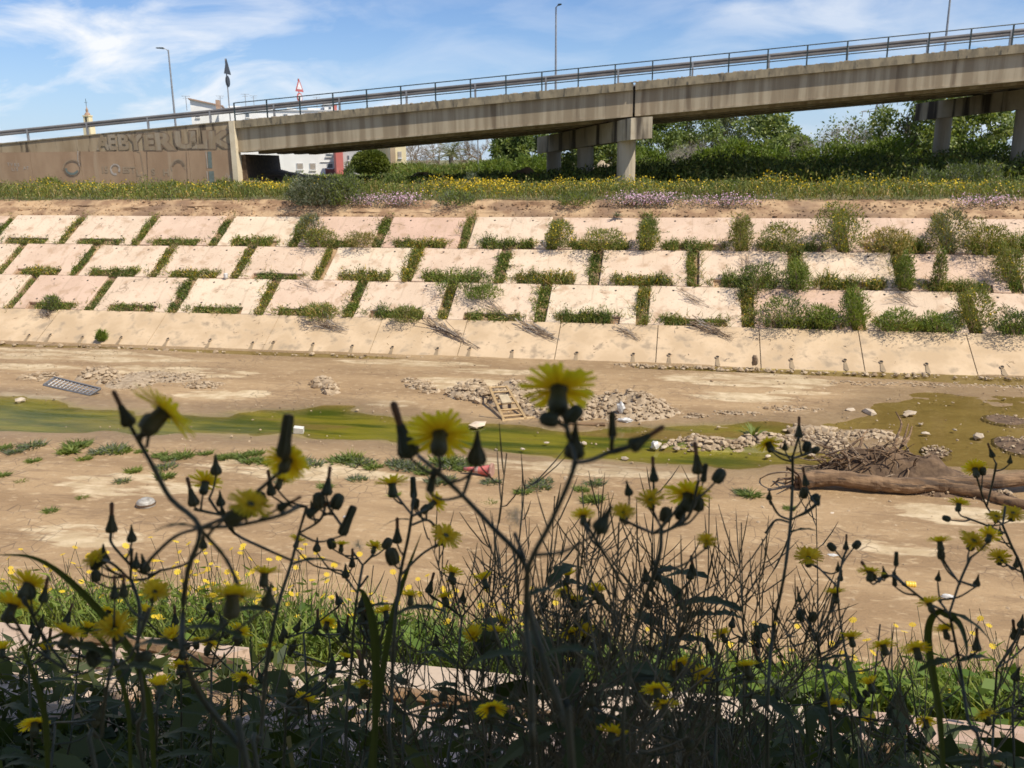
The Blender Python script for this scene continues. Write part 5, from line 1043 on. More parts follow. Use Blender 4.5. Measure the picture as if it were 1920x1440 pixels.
# stones along the foot of the bank
g = Geo()
for x0, x1, n, s1 in ((0, 300, 60, .13), (480, 860, 50, .1), (1150, 1450, 190, .11), (1450, 1920, 120, .1), (310, 420, 14, .16)):
    for k in range(n):
        x = rnd.uniform(x0, x1); yt = 642+(707.5-642)*x/1920+rnd.uniform(0, 6); stone(g, onz(x, yt, .04), .03+(s1-.03)*rnd.random()**2, .6)
tag(g.obj('toe_rubble', M['rubble']), kind='stuff')
# single stones
GST = 'loose stones on the river bed'
SM = []
for k in range(6): g = Geo(); stone(g, (0, 0, 0), 1, .6); SM.append(g.mesh('stone', M['stone']))
for si_, (x, y, s) in enumerate(sorted([(38, 750, .22), (1095, 831, .14), (1085, 830, .1), (1025, 830, .06), (1172, 860, .13), (895, 797, .22), (1706, 775, .22), (1698, 778, .14), (1593, 769, .2), (1630, 773, .26), (1520, 853, .14), (1735, 812, .12), (1835, 818, .24), (1726, 795, .08), (400, 1005, .1), (1400, 970, .06), (1560, 963, .1), (1270, 842, .1), (1245, 838, .12), (1232, 834, .18), (980, 842, .06), (930, 843, .06), (1300, 815, .1), (1690, 866, .12), (1840, 880, .1), (660, 985, .05), (20, 968, .06), (355, 870, .07), (700, 880, .05), (1130, 912, .06), (1440, 855, .1), (1670, 850, .14), (1790, 806, .08)])):
    o = link('stone', SM[rnd.randrange(6)], None, tuple(onz(x, y, .04))); o.scale = (s*1.15, s*.8, s*.6); o.rotation_euler[2] = rnd.uniform(0, 6)
    tag(o, f'{ordw(si_+1)} small pale loose stone from the left on the river bed or in the stream', 'stone', GST)
# fine pebbles and crumbs over the bed
g = Geo(); n = 2600
for k in range(n):
    x = rnd.uniform(-26, 16); y = rnd.uniform(12, 30); 
    if fbm(np.array([x*.6]), np.array([y*.9]), 61)[0] > .44: stone(g, (x, y, .055), rnd.uniform(.012, .04)*(1+.6*(rnd.random() < .1)), .6)
tag(g.obj('pebbles', M['rubble']), kind='stuff')
g = Geo()
for k in range(2600):
    q = rnd.random(); x = rnd.uniform(-40, 24); stone(g, (x, YT+.05+q*1.15, ZT+.02+q*.55), rnd.uniform(.015, .06)*(1+1.2*(rnd.random() < .06)), .7)
tag(g.obj('earth_clods', M['earth']), kind='stuff')
# --- bed frame of pale wood leaning on the rubble
def bar(e, name, a, b, r, mat, n=5): 
    g = Geo(); g.tube([a, b], r, n); return g.obj(name, mat, e)
bl, br = onz(945, 789, .04), onz(986, 785, .06); tl, tr_ = onz(918, 758, .0), onz(950, 755, .0); tl = tl+[0, 0, .52]; tr_ = tr_+[0, 0, .50]
fe = empty('wooden_frame', 'yellowish slatted wooden frame leaning on the largest rubble bank', 'frame', tuple(bl)); O = np.array(bl)
bar(fe, 'side_rail', bl-O, tl-O, .045, M['wood']); bar(fe, 'side_rail', br-O, tr_-O, .045, M['wood'])
bar(fe, 'foot_rail', bl-O+[-.05, 0, 0], onz(1002, 783, .06)-O, .045, M['wood'])
for q in (.12, .3, .48, .66, .84, .99): bar(fe, 'rung', bl+(tl-bl)*q-O, br+(tr_-br)*q-O, .03, M['wood'])
g = Geo(); c = bl+(tl-bl)*.55+(br-bl)*.45-O; u_ = (br-bl)*.22; v_ = (tl-bl)*.12; nn_ = unit(np.cross(u_, v_))*.04; g.hexa([c-u_-v_+nn_, c+u_-v_+nn_, c+u_+v_+nn_, c-u_+v_+nn_], [c-u_-v_+nn_*2, c+u_-v_+nn_*2, c+u_+v_+nn_*2, c-u_+v_+nn_*2]); g.obj('board', m_plain('pale_board', (.45, .36, .23), .8), fe)
bar(fe, 'prop', onz(914, 756, .45)-O, onz(946, 787, .03)-O, .03, M['twig'])
# --- grey grille panel
cr_ = [onz(82, 722, .06), onz(168, 741, .06), onz(188, 729, .22), onz(103, 708, .22)]; pe = empty('grille_panel', 'grey metal grille panel lying flat beside the rubble at left', 'panel', tuple(cr_[0])); O = np.array(cr_[0]); MG = m_plain('grey_metal', (.17, .17, .175), .6, .3)
for k in range(4): bar(pe, 'frame_bar', cr_[k]-O, cr_[(k+1) % 4]-O, .04, MG)
for q in np.linspace(.08, .92, 11): bar(pe, 'grille_bar', cr_[0]+(cr_[1]-cr_[0])*q-O, cr_[3]+(cr_[2]-cr_[3])*q-O, .016, M['galv'], 4)
for q in (.25, .5, .75): bar(pe, 'grille_bar', cr_[0]+(cr_[3]-cr_[0])*q-O, cr_[1]+(cr_[2]-cr_[1])*q-O, .016, M['galv'], 4)
# --- traffic cone lying on its side
p = onz(922, 893, .05); q = onz(870, 889, .05); ax = unit(q-p)*[1, 1, 0]; ax = unit(ax); L = np.linalg.norm(q-p)
ce = empty('traffic_cone', 'faded red traffic cone lying on its side on the mud', 'cone', tuple(p)); sd2 = np.cross([0, 0, 1.], ax); Mx = np.eye(4); Mx[:3, 0] = sd2; Mx[:3, 1] = np.cross(ax, sd2); Mx[:3, 2] = ax; Mx[:3, 3] = (0, 0, .13)
MC = m_noise('faded_red_plastic', (.52, .10, .09), (.62, .19, .16), 6, .6, coord='obj', c3=(.45, .25, .2), s3=9)
g = Geo(); g.lathe([(.145, 0.02), (.135, .04), (.10, L*.35), (.06, L*.72), (.035, L), (.02, L)], 16, 0, Mx); g.obj('cone', MC, ce, True)
g = Geo(); g.lathe([(.17, -.03), (.19, -.015), (.185, .02), (.15, .03)], 8, 0, Mx); g.obj('base', m_plain('cone_base', (.35, .2, .15), .8), ce)
g = Geo(); g.lathe([(.088, L*.46), (.075, L*.6)], 16, 0, Mx); g.obj('reflective_band', m_plain('cone_band', (.5, .35, .3), .6), ce)
# --- fallen trunk with its roots
lp = [onz(1497, 903, .22), onz(1560, 900, .26), onz(1640, 905, .24), onz(1720, 908, .25), onz(1800, 908, .26), onz(1870, 903, .3), onz(1960, 894, .36), onz(2100, 885, .4)]
le = empty('fallen_trunk', 'long fallen brown tree trunk lying on the mud at right', 'log', tuple(lp[0])); O = np.array(lp[0])
def smooth(P, k=6):
    P = np.asarray(P, float); n = len(P); out = []
    Q = np.concatenate([[2*P[0]-P[1]], P, [2*P[-1]-P[-2]]])
    for i in range(n-1):
        a, b, c, d = Q[i], Q[i+1], Q[i+2], Q[i+3]
        for t_ in np.arange(k)/k: out.append(.5*((2*b)+(c-a)*t_+(2*a-5*b+4*c-d)*t_**2+(3*b-a-3*c+d)*t_**3))
    return np.array(out+[P[-1]])
sp_ = smooth(lp, 7); sp_ = sp_+np.stack([np.zeros(len(sp_)), .05*np.sin(np.arange(len(sp_))*.31), .03*np.sin(np.arange(len(sp_))*.23)], -1)
g = Geo(); rr_ = np.linspace(.185, .15, len(sp_))+.008*rng.normal(size=len(sp_)); g.tube(sp_-O, rr_, 16); vv_ = g.v[0]; ax_ = np.repeat(sp_-O, 16, 0); dd_ = vv_-ax_; g.v[0] = ax_+dd_*(1+.10*(fbm(vv_[:, 0]*2.2+7, np.arctan2(dd_[:, 2], dd_[:, 1])*1.6, 3)[:, None]-.5)+.2*(fbm(vv_[:, 0]*7, np.arctan2(dd_[:, 2], dd_[:, 1])*4, 9)[:, None]-.5)); g.obj('trunk', M['log'], le, False)
g = Geo(); g.tube(smooth([onz(1780, 913, .2), onz(1840, 925, .16), onz(1900, 943, .13), onz(1980, 955, .12)], 5)-O, [.15, .09], 9); g.obj('branch', M['log'], le, True)
g = Geo(); g.tube(smooth([onz(1500, 897, .25), onz(1480, 886, .5), onz(1446, 888, .35), onz(1424, 898, .05)], 5)-O, [.03, .012], 5); g.obj('branch', M['twig'], le)
g = Geo(); g.tube([onz(1497, 903, .22)-O, onz(1480, 907, .1)-O], [.05, .02], 5); g.obj('branch', M['twig'], le)
for k in range(7):
    a = sp_[0]+rng.normal(size=3)*.1; g = Geo(); g.tube([a-O, a-O+[-.15+rnd.gauss(0, .1), rnd.gauss(0, .15), rnd.uniform(-.1, .25)], a-O+[-.3+rnd.gauss(0, .1), rnd.gauss(0, .25), rnd.uniform(-.2, .3)]], [.04, .012], 5); g.obj('splinter', M['log'], le)
# root heap
c = onz(1645, 893, 0); re_ = empty('root_heap', 'heap of tangled dead roots and soil behind the fallen trunk', 'root heap', (c[0], c[1], 0)); g = Geo(); n = 30; u = np.linspace(-1, 1, n); U, V_ = np.meshgrid(u, u)
z = .55*np.clip(1-U**2-V_**2, -.2, 1)*(.3+1.4*fbm(U*4+3, V_*3, 15))-.03; idx = np.arange(n*n).reshape(n, n); g.add(np.stack([U*1.75+.35, V_*.75+.25, z], -1).reshape(-1, 3), np.stack([idx[:-1, :-1], idx[:-1, 1:], idx[1:, 1:], idx[1:, :-1]], -1).reshape(-1, 4)); g.obj('soil', M['soil'], re_, False)
for k in range(150):
    g = Geo(); a = np.array([rnd.uniform(-1.2, .75), rnd.uniform(-.25, .5), rnd.uniform(.08, .6)]); d = unit(np.array([rnd.gauss(-.3, .8), rnd.gauss(-.2, .5), rnd.gauss(.25, .35)])); L = rnd.uniform(.3, .9); P = [a]
    for q in range(4): d = unit(d+rng.normal(size=3)*.35+[0, 0, -.1]); a = a+d*L/4; a[2] = max(.03, min(.8, a[2])); P.append(a.copy())
    g.tube(P, [rnd.uniform(.012, .035), .006], 5); g.obj('root', M['twig'] if k % 2 else M['log'], re_, True)
for pts in ([(1668, 872, .2), (1676, 850, .55), (1684, 832, .8), (1672, 818, 1.0)], [(1680, 870, .2), (1690, 850, .5), (1697, 832, .8)], [(1684, 872, .2), (1696, 880, .4), (1712, 890, .3)], [(1570, 880, .15), (1585, 862, .4), (1610, 845, .5), (1624, 832, .6)], [(1688, 860, .5), (1700, 845, .6), (1704, 834, .75)], [(1600, 868, .3), (1612, 850, .45), (1606, 838, .6)]):
    g = Geo(); g.tube(smooth([np.array(onz(x, y+28*zz, 0))+[0, 0, zz] for x, y, zz in pts], 4)-np.array([c[0], c[1], 0]), [.045, .015], 6); g.obj('root', M['log'], re_, True)
mound('mud_heap', 'dark crumbly soil thrown up before the fallen trunk', [(1770, 925, 95, 14), (1860, 938, 60, 10)], .2, M['soil'], 200, .02, .07, grp=None, cat='mud heap', smat='rubble')
# --- smaller litter
p = onz(274, 948, .08); le2 = empty('ball', 'dented round silvery ball half sunk in the mud', 'ball', tuple(p)); g = Geo(); g.lathe([(.0, -.1), (.12, -.08), (.19, 0), (.2, .05), (.165, .12), (.08, .165), (.0, .175)], 16); g.obj('shell', m_noise('silvery_plastic', (.22, .2, .17), (.42, .4, .36), 9, .5, coord='obj', stretch=(1, 1, 3)), le2, True)
g = Geo(); g.lathe([(.196, .03), (.207, .05), (.2, .07)], 16); g.obj('band', M['soil'], le2)
g = Geo(); g.tube([(-.02, -.15, -.03), (-.05, -.35, -.06), (-.02, -.6, -.07)], .008, 4); g.obj('cord', M['twig'], le2)
p = onz(1707, 1096, .09); ce2 = empty('can', 'small yellow ribbed can lying on the wet mud', 'can', tuple(p)); Mx = np.eye(4); Mx[:3, :3] = np.array([[0, 0, 1], [0, 1, 0], [-1, 0, 0]]) ; g = Geo()
g.lathe([(.05, -.08), (.055, -.075), (.055, -.045), (.05, -.04), (.055, -.035), (.055, 0), (.05, .005), (.055, .01), (.055, .04), (.05, .045), (.055, .05), (.055, .075), (.05, .08)], 14, 0, Mx); g.obj('body', m_plain('yellow_metal', (.75, .5, .06), .4), ce2, True); g = Geo(); Mx[0, 3] = -.002; g.lathe([(.046, -.083), (.046, -.0815)], 14, 0, Mx); g.obj('lid', M['galv'], ce2)
def crumple(name, label, x, y, s, mat, cat, flat=.5, z=.06, sub=2):
    import bmesh
    bm = bmesh.new(); bmesh.ops.create_icosphere(bm, subdivisions=sub, radius=1)
    for v in bm.verts: v.co *= rnd.uniform(.65, 1.1); v.co.z *= flat
    me = bpy.data.meshes.new(name); bm.to_mesh(me); bm.free(); me.materials.append(mat); o = link(name, me, None, tuple(onz(x, y, z))); o.scale = s if isinstance(s, tuple) else (s, s, s); return tag(o, label, cat)
MPl = m_noise('white_plastic', (.42, .4, .37), (.66, .65, .62), 14, .55)
crumple('plastic_bag', 'crumpled white plastic bag on top of the rubble bank', 1164, 765, (.13, .09, .2), MPl, 'plastic bag', 1.0, .34)
crumple('plastic_bag', 'pale shredded plastic at the stream edge below the white bag', 1172, 788, (.22, .14, .1), MPl, 'plastic bag', .7, .08)
crumple('plastic_bag', 'white bag snagged above the band at left', 425, 521, (.12, .08, .16), MPl, 'plastic bag', 1.0, 2.6); bpy.data.objects[-1] if False else None
o = [o for o in bpy.data.objects if o.get('label') == 'white bag snagged above the band at left'][0]; o.location = tuple(onslope(425, 522)+[0, -.05, .1])
crumple('plastic_sheet', 'crumpled white sheet on the mud above the yellow can', 1562, 1041, (.12, .06, .05), MPl, 'litter', .5, .06)
crumple('plastic_sheet', 'grey-white plastic scrap right of the yellow can', 1778, 1118, (.13, .07, .05), MPl, 'litter', .5, .08)
crumple('plastic_sheet', 'white plastic lump among the weeds at the stream edge', 1228, 835, (.12, .1, .14), MPl, 'litter', .9, .1)
crumple('plastic_bottle', 'small white bottle lying on the bare mud in mid picture', 650, 970, (.11, .035, .035), MPl, 'bottle', 1.0, .1)
crumple('mud_lump', 'dark lump of dead weeds on the far concrete toe', 1415, 676, (.12, .1, .22), M['twig'], 'debris', 1.0, .35)
p = onz(560, 806, .1); g = Geo(); g.box((0, 0, 0), (.26, .14, .16), 0, np.array(Euler((.2, .1, .2)).to_matrix())); o = g.obj('polystyrene_block', m_plain('dirty_white_foam', (.62, .6, .54), .9), loc=tuple(p)); tag(o, 'whitish square block standing in the green stream', 'block')
g = Geo(); g.tube([onz(1066, 795, .05)-onz(1066, 795, .05), onz(1135, 796, .07)-onz(1066, 795, .05)], .05, 6); tag(g.obj('plank', M['log'], loc=tuple(onz(1066, 795, .05))), 'long dark beam lying along the stream edge below the rubble bank', 'beam')
# --- weed tufts on the bed
TM = []
for k in range(7):
    g = Geo(); n = 150; a = rng.uniform(0, 6.28, n); r = rng.uniform(0, .28, n)*(1 if k % 2 else .7); c = np.stack([r*np.cos(a), r*np.sin(a), np.zeros(n)], -1); g.blades(c, np.stack([np.cos(a)*.8, np.sin(a)*.8, rng.uniform(.3, 1.2, n)], -1), rng.uniform(.08, .26, n), .022, .4, k % 2)
    g.leaves(c+[0, 0, .03], np.stack([np.cos(a), np.sin(a), rng.uniform(.1, .6, n)], -1), rng.uniform(.05, .12, n), .035, 0); TM.append(g.mesh('weed_tuft', [M['weed'], M['silver']]))
GT = 'weed tufts on the river bed'
spots = [(8, 842, 1), (28, 848, .9), (60, 838, 1.2), (62, 866, .8), (130, 848, 1.3), (145, 838, 1.5), (185, 850, .9), (210, 846, 1.4), (230, 848, 1.1), (265, 848, .7), (300, 856, .9), (320, 862, 1.1), (345, 857, 1.2), (385, 852, .8), (250, 885, .9), (310, 878, 1), (310, 895, 1.1), (230, 904, .7), (95, 960, .7), (155, 935, .6), (5, 893, .9), (420, 860, 1), (450, 858, 1.2), (470, 866, 1.2), (480, 852, 1), (500, 870, 1), (560, 868, 1.1), (590, 872, 1), (640, 866, 1.4), (660, 862, 1.3), (675, 870, 1.2), (700, 878, 1), (745, 870, 1), (755, 876, 1.2), (780, 880, 1.1), (795, 888, 1), (830, 868, 1.5), (850, 872, 1.5), (870, 878, 1.3), (885, 878, 1), (820, 905, 1), (840, 900, .8), (920, 906, .8), (1010, 915, 1), (1015, 905, .9), (980, 925, .9), (1090, 920, .8), (1115, 908, .9), (1110, 940, 1.2), (920, 945, .6), (1405, 930, 1.1), (1480, 955, .6), (1390, 925, .7), (160, 862, .8), (40, 905, .6), (670, 900, .8), (530, 905, .7), (610, 915, .8), (740, 930, .6)]
for ti_, (x, y, s) in enumerate(sorted(spots)):
    o = link('weed_tuft', TM[rnd.randrange(7)], None, tuple(onz(x, y, .05))); o.scale = (s*.9, s*.9, s*.8); o.rotation_euler[2] = rnd.uniform(0, 6); tag(o, f'{ordw(ti_+1)} low green weed tuft from the left on the mud this side of the stream', 'weeds', GT)
rosette('weed_rosette', 'largest spiky weed tuft on the mud at left', 'weeds', onz(137, 850, .05), 16, .34, .05, M['weed'], group=GT)

# ================================================================== NEAR BANK
NPy = [-8, -2, 0.9, 2.0, 3.22, 3.3, 4.5, 4.7, 11.3]; NPz = [5.8, 5.75, 5.7, 5.44, 4.885, 4.75, 4.12, 3.95, -.1]
def gn(y): return np.interp(y, NPy, NPz)
ys = np.concatenate([np.arange(-8, 0, .8), np.arange(0, 5, .12), np.arange(5, 11.4, .4)]); xs = np.concatenate([np.arange(-110, -8, 3.), np.arange(-8, 8, .15), np.arange(8, 90, 3.)])
X, Y = np.meshgrid(xs, ys); Z = gn(Y)-.035+.05*(fbm(X*2, Y*2, 55)-.5); idx = np.arange(X.size).reshape(X.shape); g = Geo(); g.add(np.stack([X, Y, Z], -1).reshape(-1, 3), np.stack([idx[:-1, :-1], idx[:-1, 1:], idx[1:, 1:], idx[1:, :-1]], -1).reshape(-1, 4))
nb = g.obj('near_bank', M['earth'], smooth=True); tag(nb, kind='structure')
def nslab(x0, x1, ya, yb, th=.1):
    def P(x, y, h): return (x, y, float(gn(y))+h)
    g = Geo(); e = .015
    g.hexa([P(x0, ya, -.06), P(x1, ya, -.06), P(x1, yb, -.06), P(x0, yb, -.06)], [P(x0, ya, .02), P(x1, ya, .02), P(x1, yb, .02), P(x0, yb, .02)])
    g.obj('slab', M['slab'], nb)
for k in range(-9, 9):
    x = k*3.8-1.35; nslab(x, x+1.88, 2.5, 3.2); nslab(x+1.9, x+3.34, 2.48, 3.2)
    nslab(x+.1, x+3.4, 1.75, 2.44)
    for r_ in range(3): y0 = 4.75+r_*1.95; nslab(x+1.9*(r_ % 2), x+1.9*(r_ % 2)+3.36, y0, y0+1.9)
g = Geo()
for a, b_ in (((-1.05, 2.46), (-.1, 2.44)), ((.55, 2.45), (1.4, 2.46)), ((-2.2, 2.6), (-1.5, 2.56))):
    P = [np.array([a[0]+(b_[0]-a[0])*q, a[1]+(b_[1]-a[1])*q+.02*math.sin(q*5), float(gn(2.46))+.04]) for q in np.linspace(0, 1, 7)]; g = Geo(); g.tube(P, [.025, .018], 6)
    o = g.obj('stick', M['log'], loc=None); tag(o, f'brown stick lying on the near slabs, {"nearest the middle" if a[0] < 0 and a[0] > -2 else "right of the middle" if a[0] > 0 else "at the left"}', 'stick', 'sticks on the near slabs')

# --- sunlit weeds growing out of the near bank (beyond the slab)
def disc_flower(g, c, r, up, m=0, n=9):
    up = unit(up); a = unit(np.cross(up, [0.3, 1, 0.1])); b = np.cross(up, a); th = np.arange(n)*2*math.pi/n; V = [c]
    for q in th:
        for dq, rr, hh in ((-.5, .75, .0), (0, 1.0, .08), (.5, .75, .0)):
            an = q+dq*2*math.pi/n*.8; V.append(c+(a*math.cos(an)+b*math.sin(an))*r*rr+up*r*(hh-.05))
    V = np.array(V); g.add(V, [[0, 3*k+1, 3*k+2, 3*k+3] for k in range(n)], m)
def sun_clump(label, x, y, h, wd, nst, nfl, mats, broad=0, grp='sunlit weeds on the near bank'):
    x = -3.75+(x+3.55)*.922; z = float(gn(y)); e = empty('flowering_weed', label, 'weeds', (x, y, z), grp); g = Geo(); gf = Geo(); gl_ = Geo()
    for k in range(nst):
        a = np.array([rnd.gauss(0, wd*.4), rnd.gauss(0, .16), 0]); a[2] = float(gn(y+a[1]))-z; L = h*rnd.uniform(.5, 1.1); t_ = a+np.array([rnd.gauss(0, .1), rnd.gauss(-.02, .07), L]); mid = (a+t_)/2+rng.normal(size=3)*.03
        P = smooth([a, mid, t_], 3); g.tube(P, [.0028, .0014], 3, cap=False)
        for q in range(6): s = P[rnd.randrange(0, 5)]; gl_.leaves([s], [[rnd.gauss(0, 1), rnd.gauss(0, 1), .4]], rnd.uniform(.04, .10), rnd.uniform(.008, .02), 0)
        if k < nfl: disc_flower(gf, t_, rnd.uniform(.013, .021), np.array([rnd.gauss(.1, .35), rnd.gauss(-.15, .35), 1]), 0)
    n = int(420*wd*h/.25); c = np.stack([rng.normal(0, wd*.42, n), rng.normal(0, .2, n), np.zeros(n)], -1); c[:, 2] = gn(y+c[:, 1])-z
    gl_.blades(c, rng.normal(size=(n, 3))*[.4, .4, 0]+[0, 0, 1], h*rng.uniform(.25, .8, n), .009, .4, 1)
    c2 = c+np.stack([np.zeros(n), np.zeros(n), h*rng.uniform(0, .55, n)], -1); gl_.leaves(c2, rng.normal(size=(n, 3))+[0, 0, .3], rng.uniform(.03, .07, n), .014, 0)
    if broad:
        nbk = broad; c = np.stack([rng.normal(0, wd*.42, nbk), rng.normal(0, .2, nbk), np.zeros(nbk)], -1); c[:, 2] = gn(y+c[:, 1])-z+rng.uniform(.02, h*.5, nbk)
        gl_.leaves(c, rng.normal(size=(nbk, 3))*[1, 1, .4], rng.uniform(.05, .1, nbk), rng.uniform(.04, .075, nbk), 2, b=rng.normal(size=(nbk, 3))*[1, 1, .35])
    g.obj('stems', M['stem'], e)['kind'] = 'stuff'; gl_.obj('foliage', [M[q] for q in mats], e)['kind'] = 'stuff'
    if nfl: gf.obj('blooms', M['yellow'], e)['kind'] = 'stuff'
mt = ('bright', 'weed', 'sunleaf')
for k, (x, y, h, wd, nst, nfl, br_) in enumerate([(-3.55, 4.0, .42, .5, 24, 10, 60), (-3.0, 4.05, .50, .5, 34, 22, 40), (-2.62, 3.75, .46, .4, 34, 26, 30), (-2.3, 4.1, .58, .45, 44, 36, 20), (-1.95, 3.8, .48, .4, 34, 26, 20), (-1.62, 4.05, .60, .45, 44, 34, 30), (-1.3, 3.75, .46, .4, 30, 22, 90), (-.98, 3.9, .56, .4, 34, 22, 130), (-.62, 3.8, .52, .4, 30, 18, 110), (-.3, 3.9, .52, .4, 26, 14, 40), (.05, 3.8, .46, .4, 26, 10, 60), (.42, 3.75, .42, .4, 24, 8, 110), (.78, 3.8, .42, .45, 24, 8, 230), (1.15, 3.7, .42, .45, 24, 8, 260), (1.5, 3.75, .44, .45, 26, 9, 260), (1.85, 3.7, .50, .45, 30, 10, 220), (2.2, 3.75, .5, .45, 30, 10, 200)]):
    sun_clump(f'{ORD[k] if k < 15 else ["sixteenth", "seventeenth"][k-15]} clump from the left of sunlit weeds with small yellow flowers beyond the near slabs', x, y, h, wd, nst, nfl, mt, br_)

# ================================================================== ADDED SHADE TREES out of frame, crowns shaped to shade the foreground
te = empty('added_shade_tree', 'unseen tree added beside the viewer, its crown placed to shade the foreground weeds', 'tree', (6.2, -3.4, 5.75)); g = Geo(); branches(g, np.array([0, 0, -.1]), np.array([-.35, .12, 1]), 3.6, .16, 0, 3, .5); g.obj('trunk', M['bark'], te, True)
n = 11000; k = 0; ctr = np.array([3.9, -1.75, 11.7]); v = unit(rng.normal(size=(n, 3)))*(rng.uniform(0, 1, n)**.42)[:, None]; pos = ctr+v*np.array([2.9, 2.0, 1.7])*(.8+.4*fbm(v[:, 0]*3, v[:, 1]*3, 8))[:, None]
g = Geo(); g.leaves(pos-np.array(te.location), rng.normal(size=(n, 3)), .34, .22); g.obj('crown', M['tree1'], te)
# second unseen tree, added behind the viewer to block sky light and darken the foreground
te = empty('added_shade_tree', 'second unseen tree added behind the viewer to darken the foreground', 'tree', (-2.6, -4.2, 5.75)); g = Geo(); branches(g, np.array([0, 0, -.1]), np.array([.1, .1, 1]), 3.4, .17, 0, 3, .5); g.obj('trunk', M['bark'], te, True)
n = 9000; v = unit(rng.normal(size=(n, 3)))*(rng.uniform(0, 1, n)**.42)[:, None]; pos = np.array([-.6, -3.4, 9.6])+v*np.array([5.5, 2.4, 3.6])*(.8+.4*fbm(v[:, 0]*3, v[:, 1]*3, 18))[:, None]; pos = pos[pos[:, 1] < -.55]; n = len(pos)
g = Geo(); g.leaves(pos-np.array(te.location), rng.normal(size=(n, 3)), .34, .22); g.obj('crown', M['tree1'], te)

# ================================================================== FOREGROUND SOW THISTLES
def petals_mesh(n, cup, name):
    g = Geo()
    for w_, (cnt, rl, el) in enumerate(((n, 1.0, cup), (int(n*.7), .78, cup+.35), (int(n*.4), .5, cup+.75))):
        for k in range(cnt):
            a = k*2*math.pi/cnt+w_*.37+rnd.uniform(-.07, .07); e_ = el+rnd.uniform(-.16, .16); d = np.array([math.cos(a)*math.cos(e_), math.sin(a)*math.cos(e_), math.sin(e_)]); s = np.array([-math.sin(a), math.cos(a), 0]); L = rl*rnd.uniform(.86, 1.06); up = np.cross(s, -d)
            b = np.array([math.cos(a), math.sin(a), 0])*.12; V = []
            for q, ww in ((0, .03), (.4, .062), (.85, .072), (1.0, .045)): p = b+d*(L-.12)*q+up*(-.10*q*q)*L; V += [p-s*ww, p+s*ww]
            g.add(V, [[0, 1, 3, 2], [2, 3, 5, 4], [4, 5, 7, 6]])
    return g.mesh(name, M['petal'])
PET = [petals_mesh(30, .08, 'flower_head'), petals_mesh(28, .35, 'flower_head'), petals_mesh(26, .7, 'flower_head'), petals_mesh(32, -.12, 'flower_head')]
g = Geo(); g.lathe([(.06, -.72), (.22, -.68), (.27, -.5), (.22, -.25), (.2, -.05), (.25, .02), (.1, .04)], 10); CUPM = g.mesh('involucre', M['bud'], True)
for k in range(12):
    pass
def bud_mesh(prof, tip, name='bud'):
    g = Geo(); pr = np.array(prof); cut = tip; g.lathe(pr[:cut+1], 9, 0)
    if cut < len(pr)-1: g.lathe(pr[cut:], 8, 1)
    th = np.arange(9)*2*math.pi/9
    for k in range(9):      # narrow bracts lying on the bud
        a = th[k]; P = [np.array([(r+.02)*math.cos(a), (r+.02)*math.sin(a), z]) for r, z in pr[1:cut+1]]
        g.tube(P, [.05, .025], 3, 0, cap=False)
    return g.mesh(name, [M['bud'], M['budtip']], True)
BUDM = {'flask': bud_mesh([(.1, 0), (.42, .12), (.55, .4), (.45, .75), (.24, 1.15), (.13, 1.6), (.06, 2.0), (.02, 2.15)], 7),
        'wilt': bud_mesh([(.1, 0), (.40, .1), (.52, .4), (.38, .8), (.24, 1.25), (.18, 1.7), (.19, 2.2), (.2, 2.75), (.08, 2.9)], 5),
        'oval': bud_mesh([(.1, 0), (.36, .1), (.48, .45), (.48, .85), (.4, 1.2), (.2, 1.35), (.05, 1.38)], 6),
        'tube': bud_mesh([(.1, 0), (.28, .1), (.35, .4), (.29, .9), (.26, 1.5), (.27, 2.0), (.24, 2.3), (.1, 2.35)], 6)}
def seed_mesh():
    g = Geo(); n = 70; v = unit(rng.normal(size=(n, 3))+[0, 0, .35]); 
    for k in range(n): g.tube([v[k]*.1, v[k]*rnd.uniform(.7, 1.0)], .012, 3, 0, cap=False)
    return g.mesh('seed_head', M['fluff'])
SEEDM = seed_mesh()
def orient(axis, size, loc, spin=None):
    z = unit(axis); x = unit(np.cross([.31, .77, .2], z)); y = np.cross(z, x); a = rnd.uniform(0, 6.28) if spin is None else spin; x, y = x*math.cos(a)+y*math.sin(a), -x*math.sin(a)+y*math.cos(a); Mx = np.eye(4); Mx[:3, 0] = x*size; Mx[:3, 1] = y*size; Mx[:3, 2] = z*size; Mx[:3, 3] = loc; return Mx
def vax(ang, toward=0.0):
    a = R_(ang); return UP*math.cos(a)+RT*math.sin(a)-fw*toward
def put_flower(e, O, p, size, axis, kind=None):
    o = link('flower_head', PET[rnd.randrange(4) if kind is None else kind], e); setm(o, orient(axis, size, p-O)); c_ = link('involucre', CUPM, o)
    return p-unit(axis)*size*.7
def put_bud(e, O, p, size, axis, kind):
    o = link('bud', BUDM[kind], e); setm(o, orient(axis, size, p-O)); return p
def lobed_leaf(g, a, d, L, W, droop=.5, m=0, lobes=4):
    """clasping toothed leaf along direction d"""
    d = unit(d); s = unit(np.cross(d, [0, 0, 1.])); k = 9; P = [a+d*L*q+np.array([0, 0, -droop*L*q*q]) for q in np.linspace(0, 1, k)]; V = []
    for i, p in enumerate(P):
        q = i/(k-1); w_ = W*(math.sin(math.pi*min(1, q*.85+.12))**.8)*(1.0 if i % 2 else .55) if i < k-1 else .001
        V += [p-s*w_+np.array([0, 0, .15*w_]), p, p+s*w_+np.array([0, 0, .15*w_])]
    g.add(V, [[3*i+j, 3*i+j+1, 3*i+4+j, 3*i+3+j] for i in range(k-1) for j in (0, 1)], m)
GF = 'sow thistles in the shaded foreground'
def S(px, d): return px*d/F_PX        # pixels at depth d -> metres
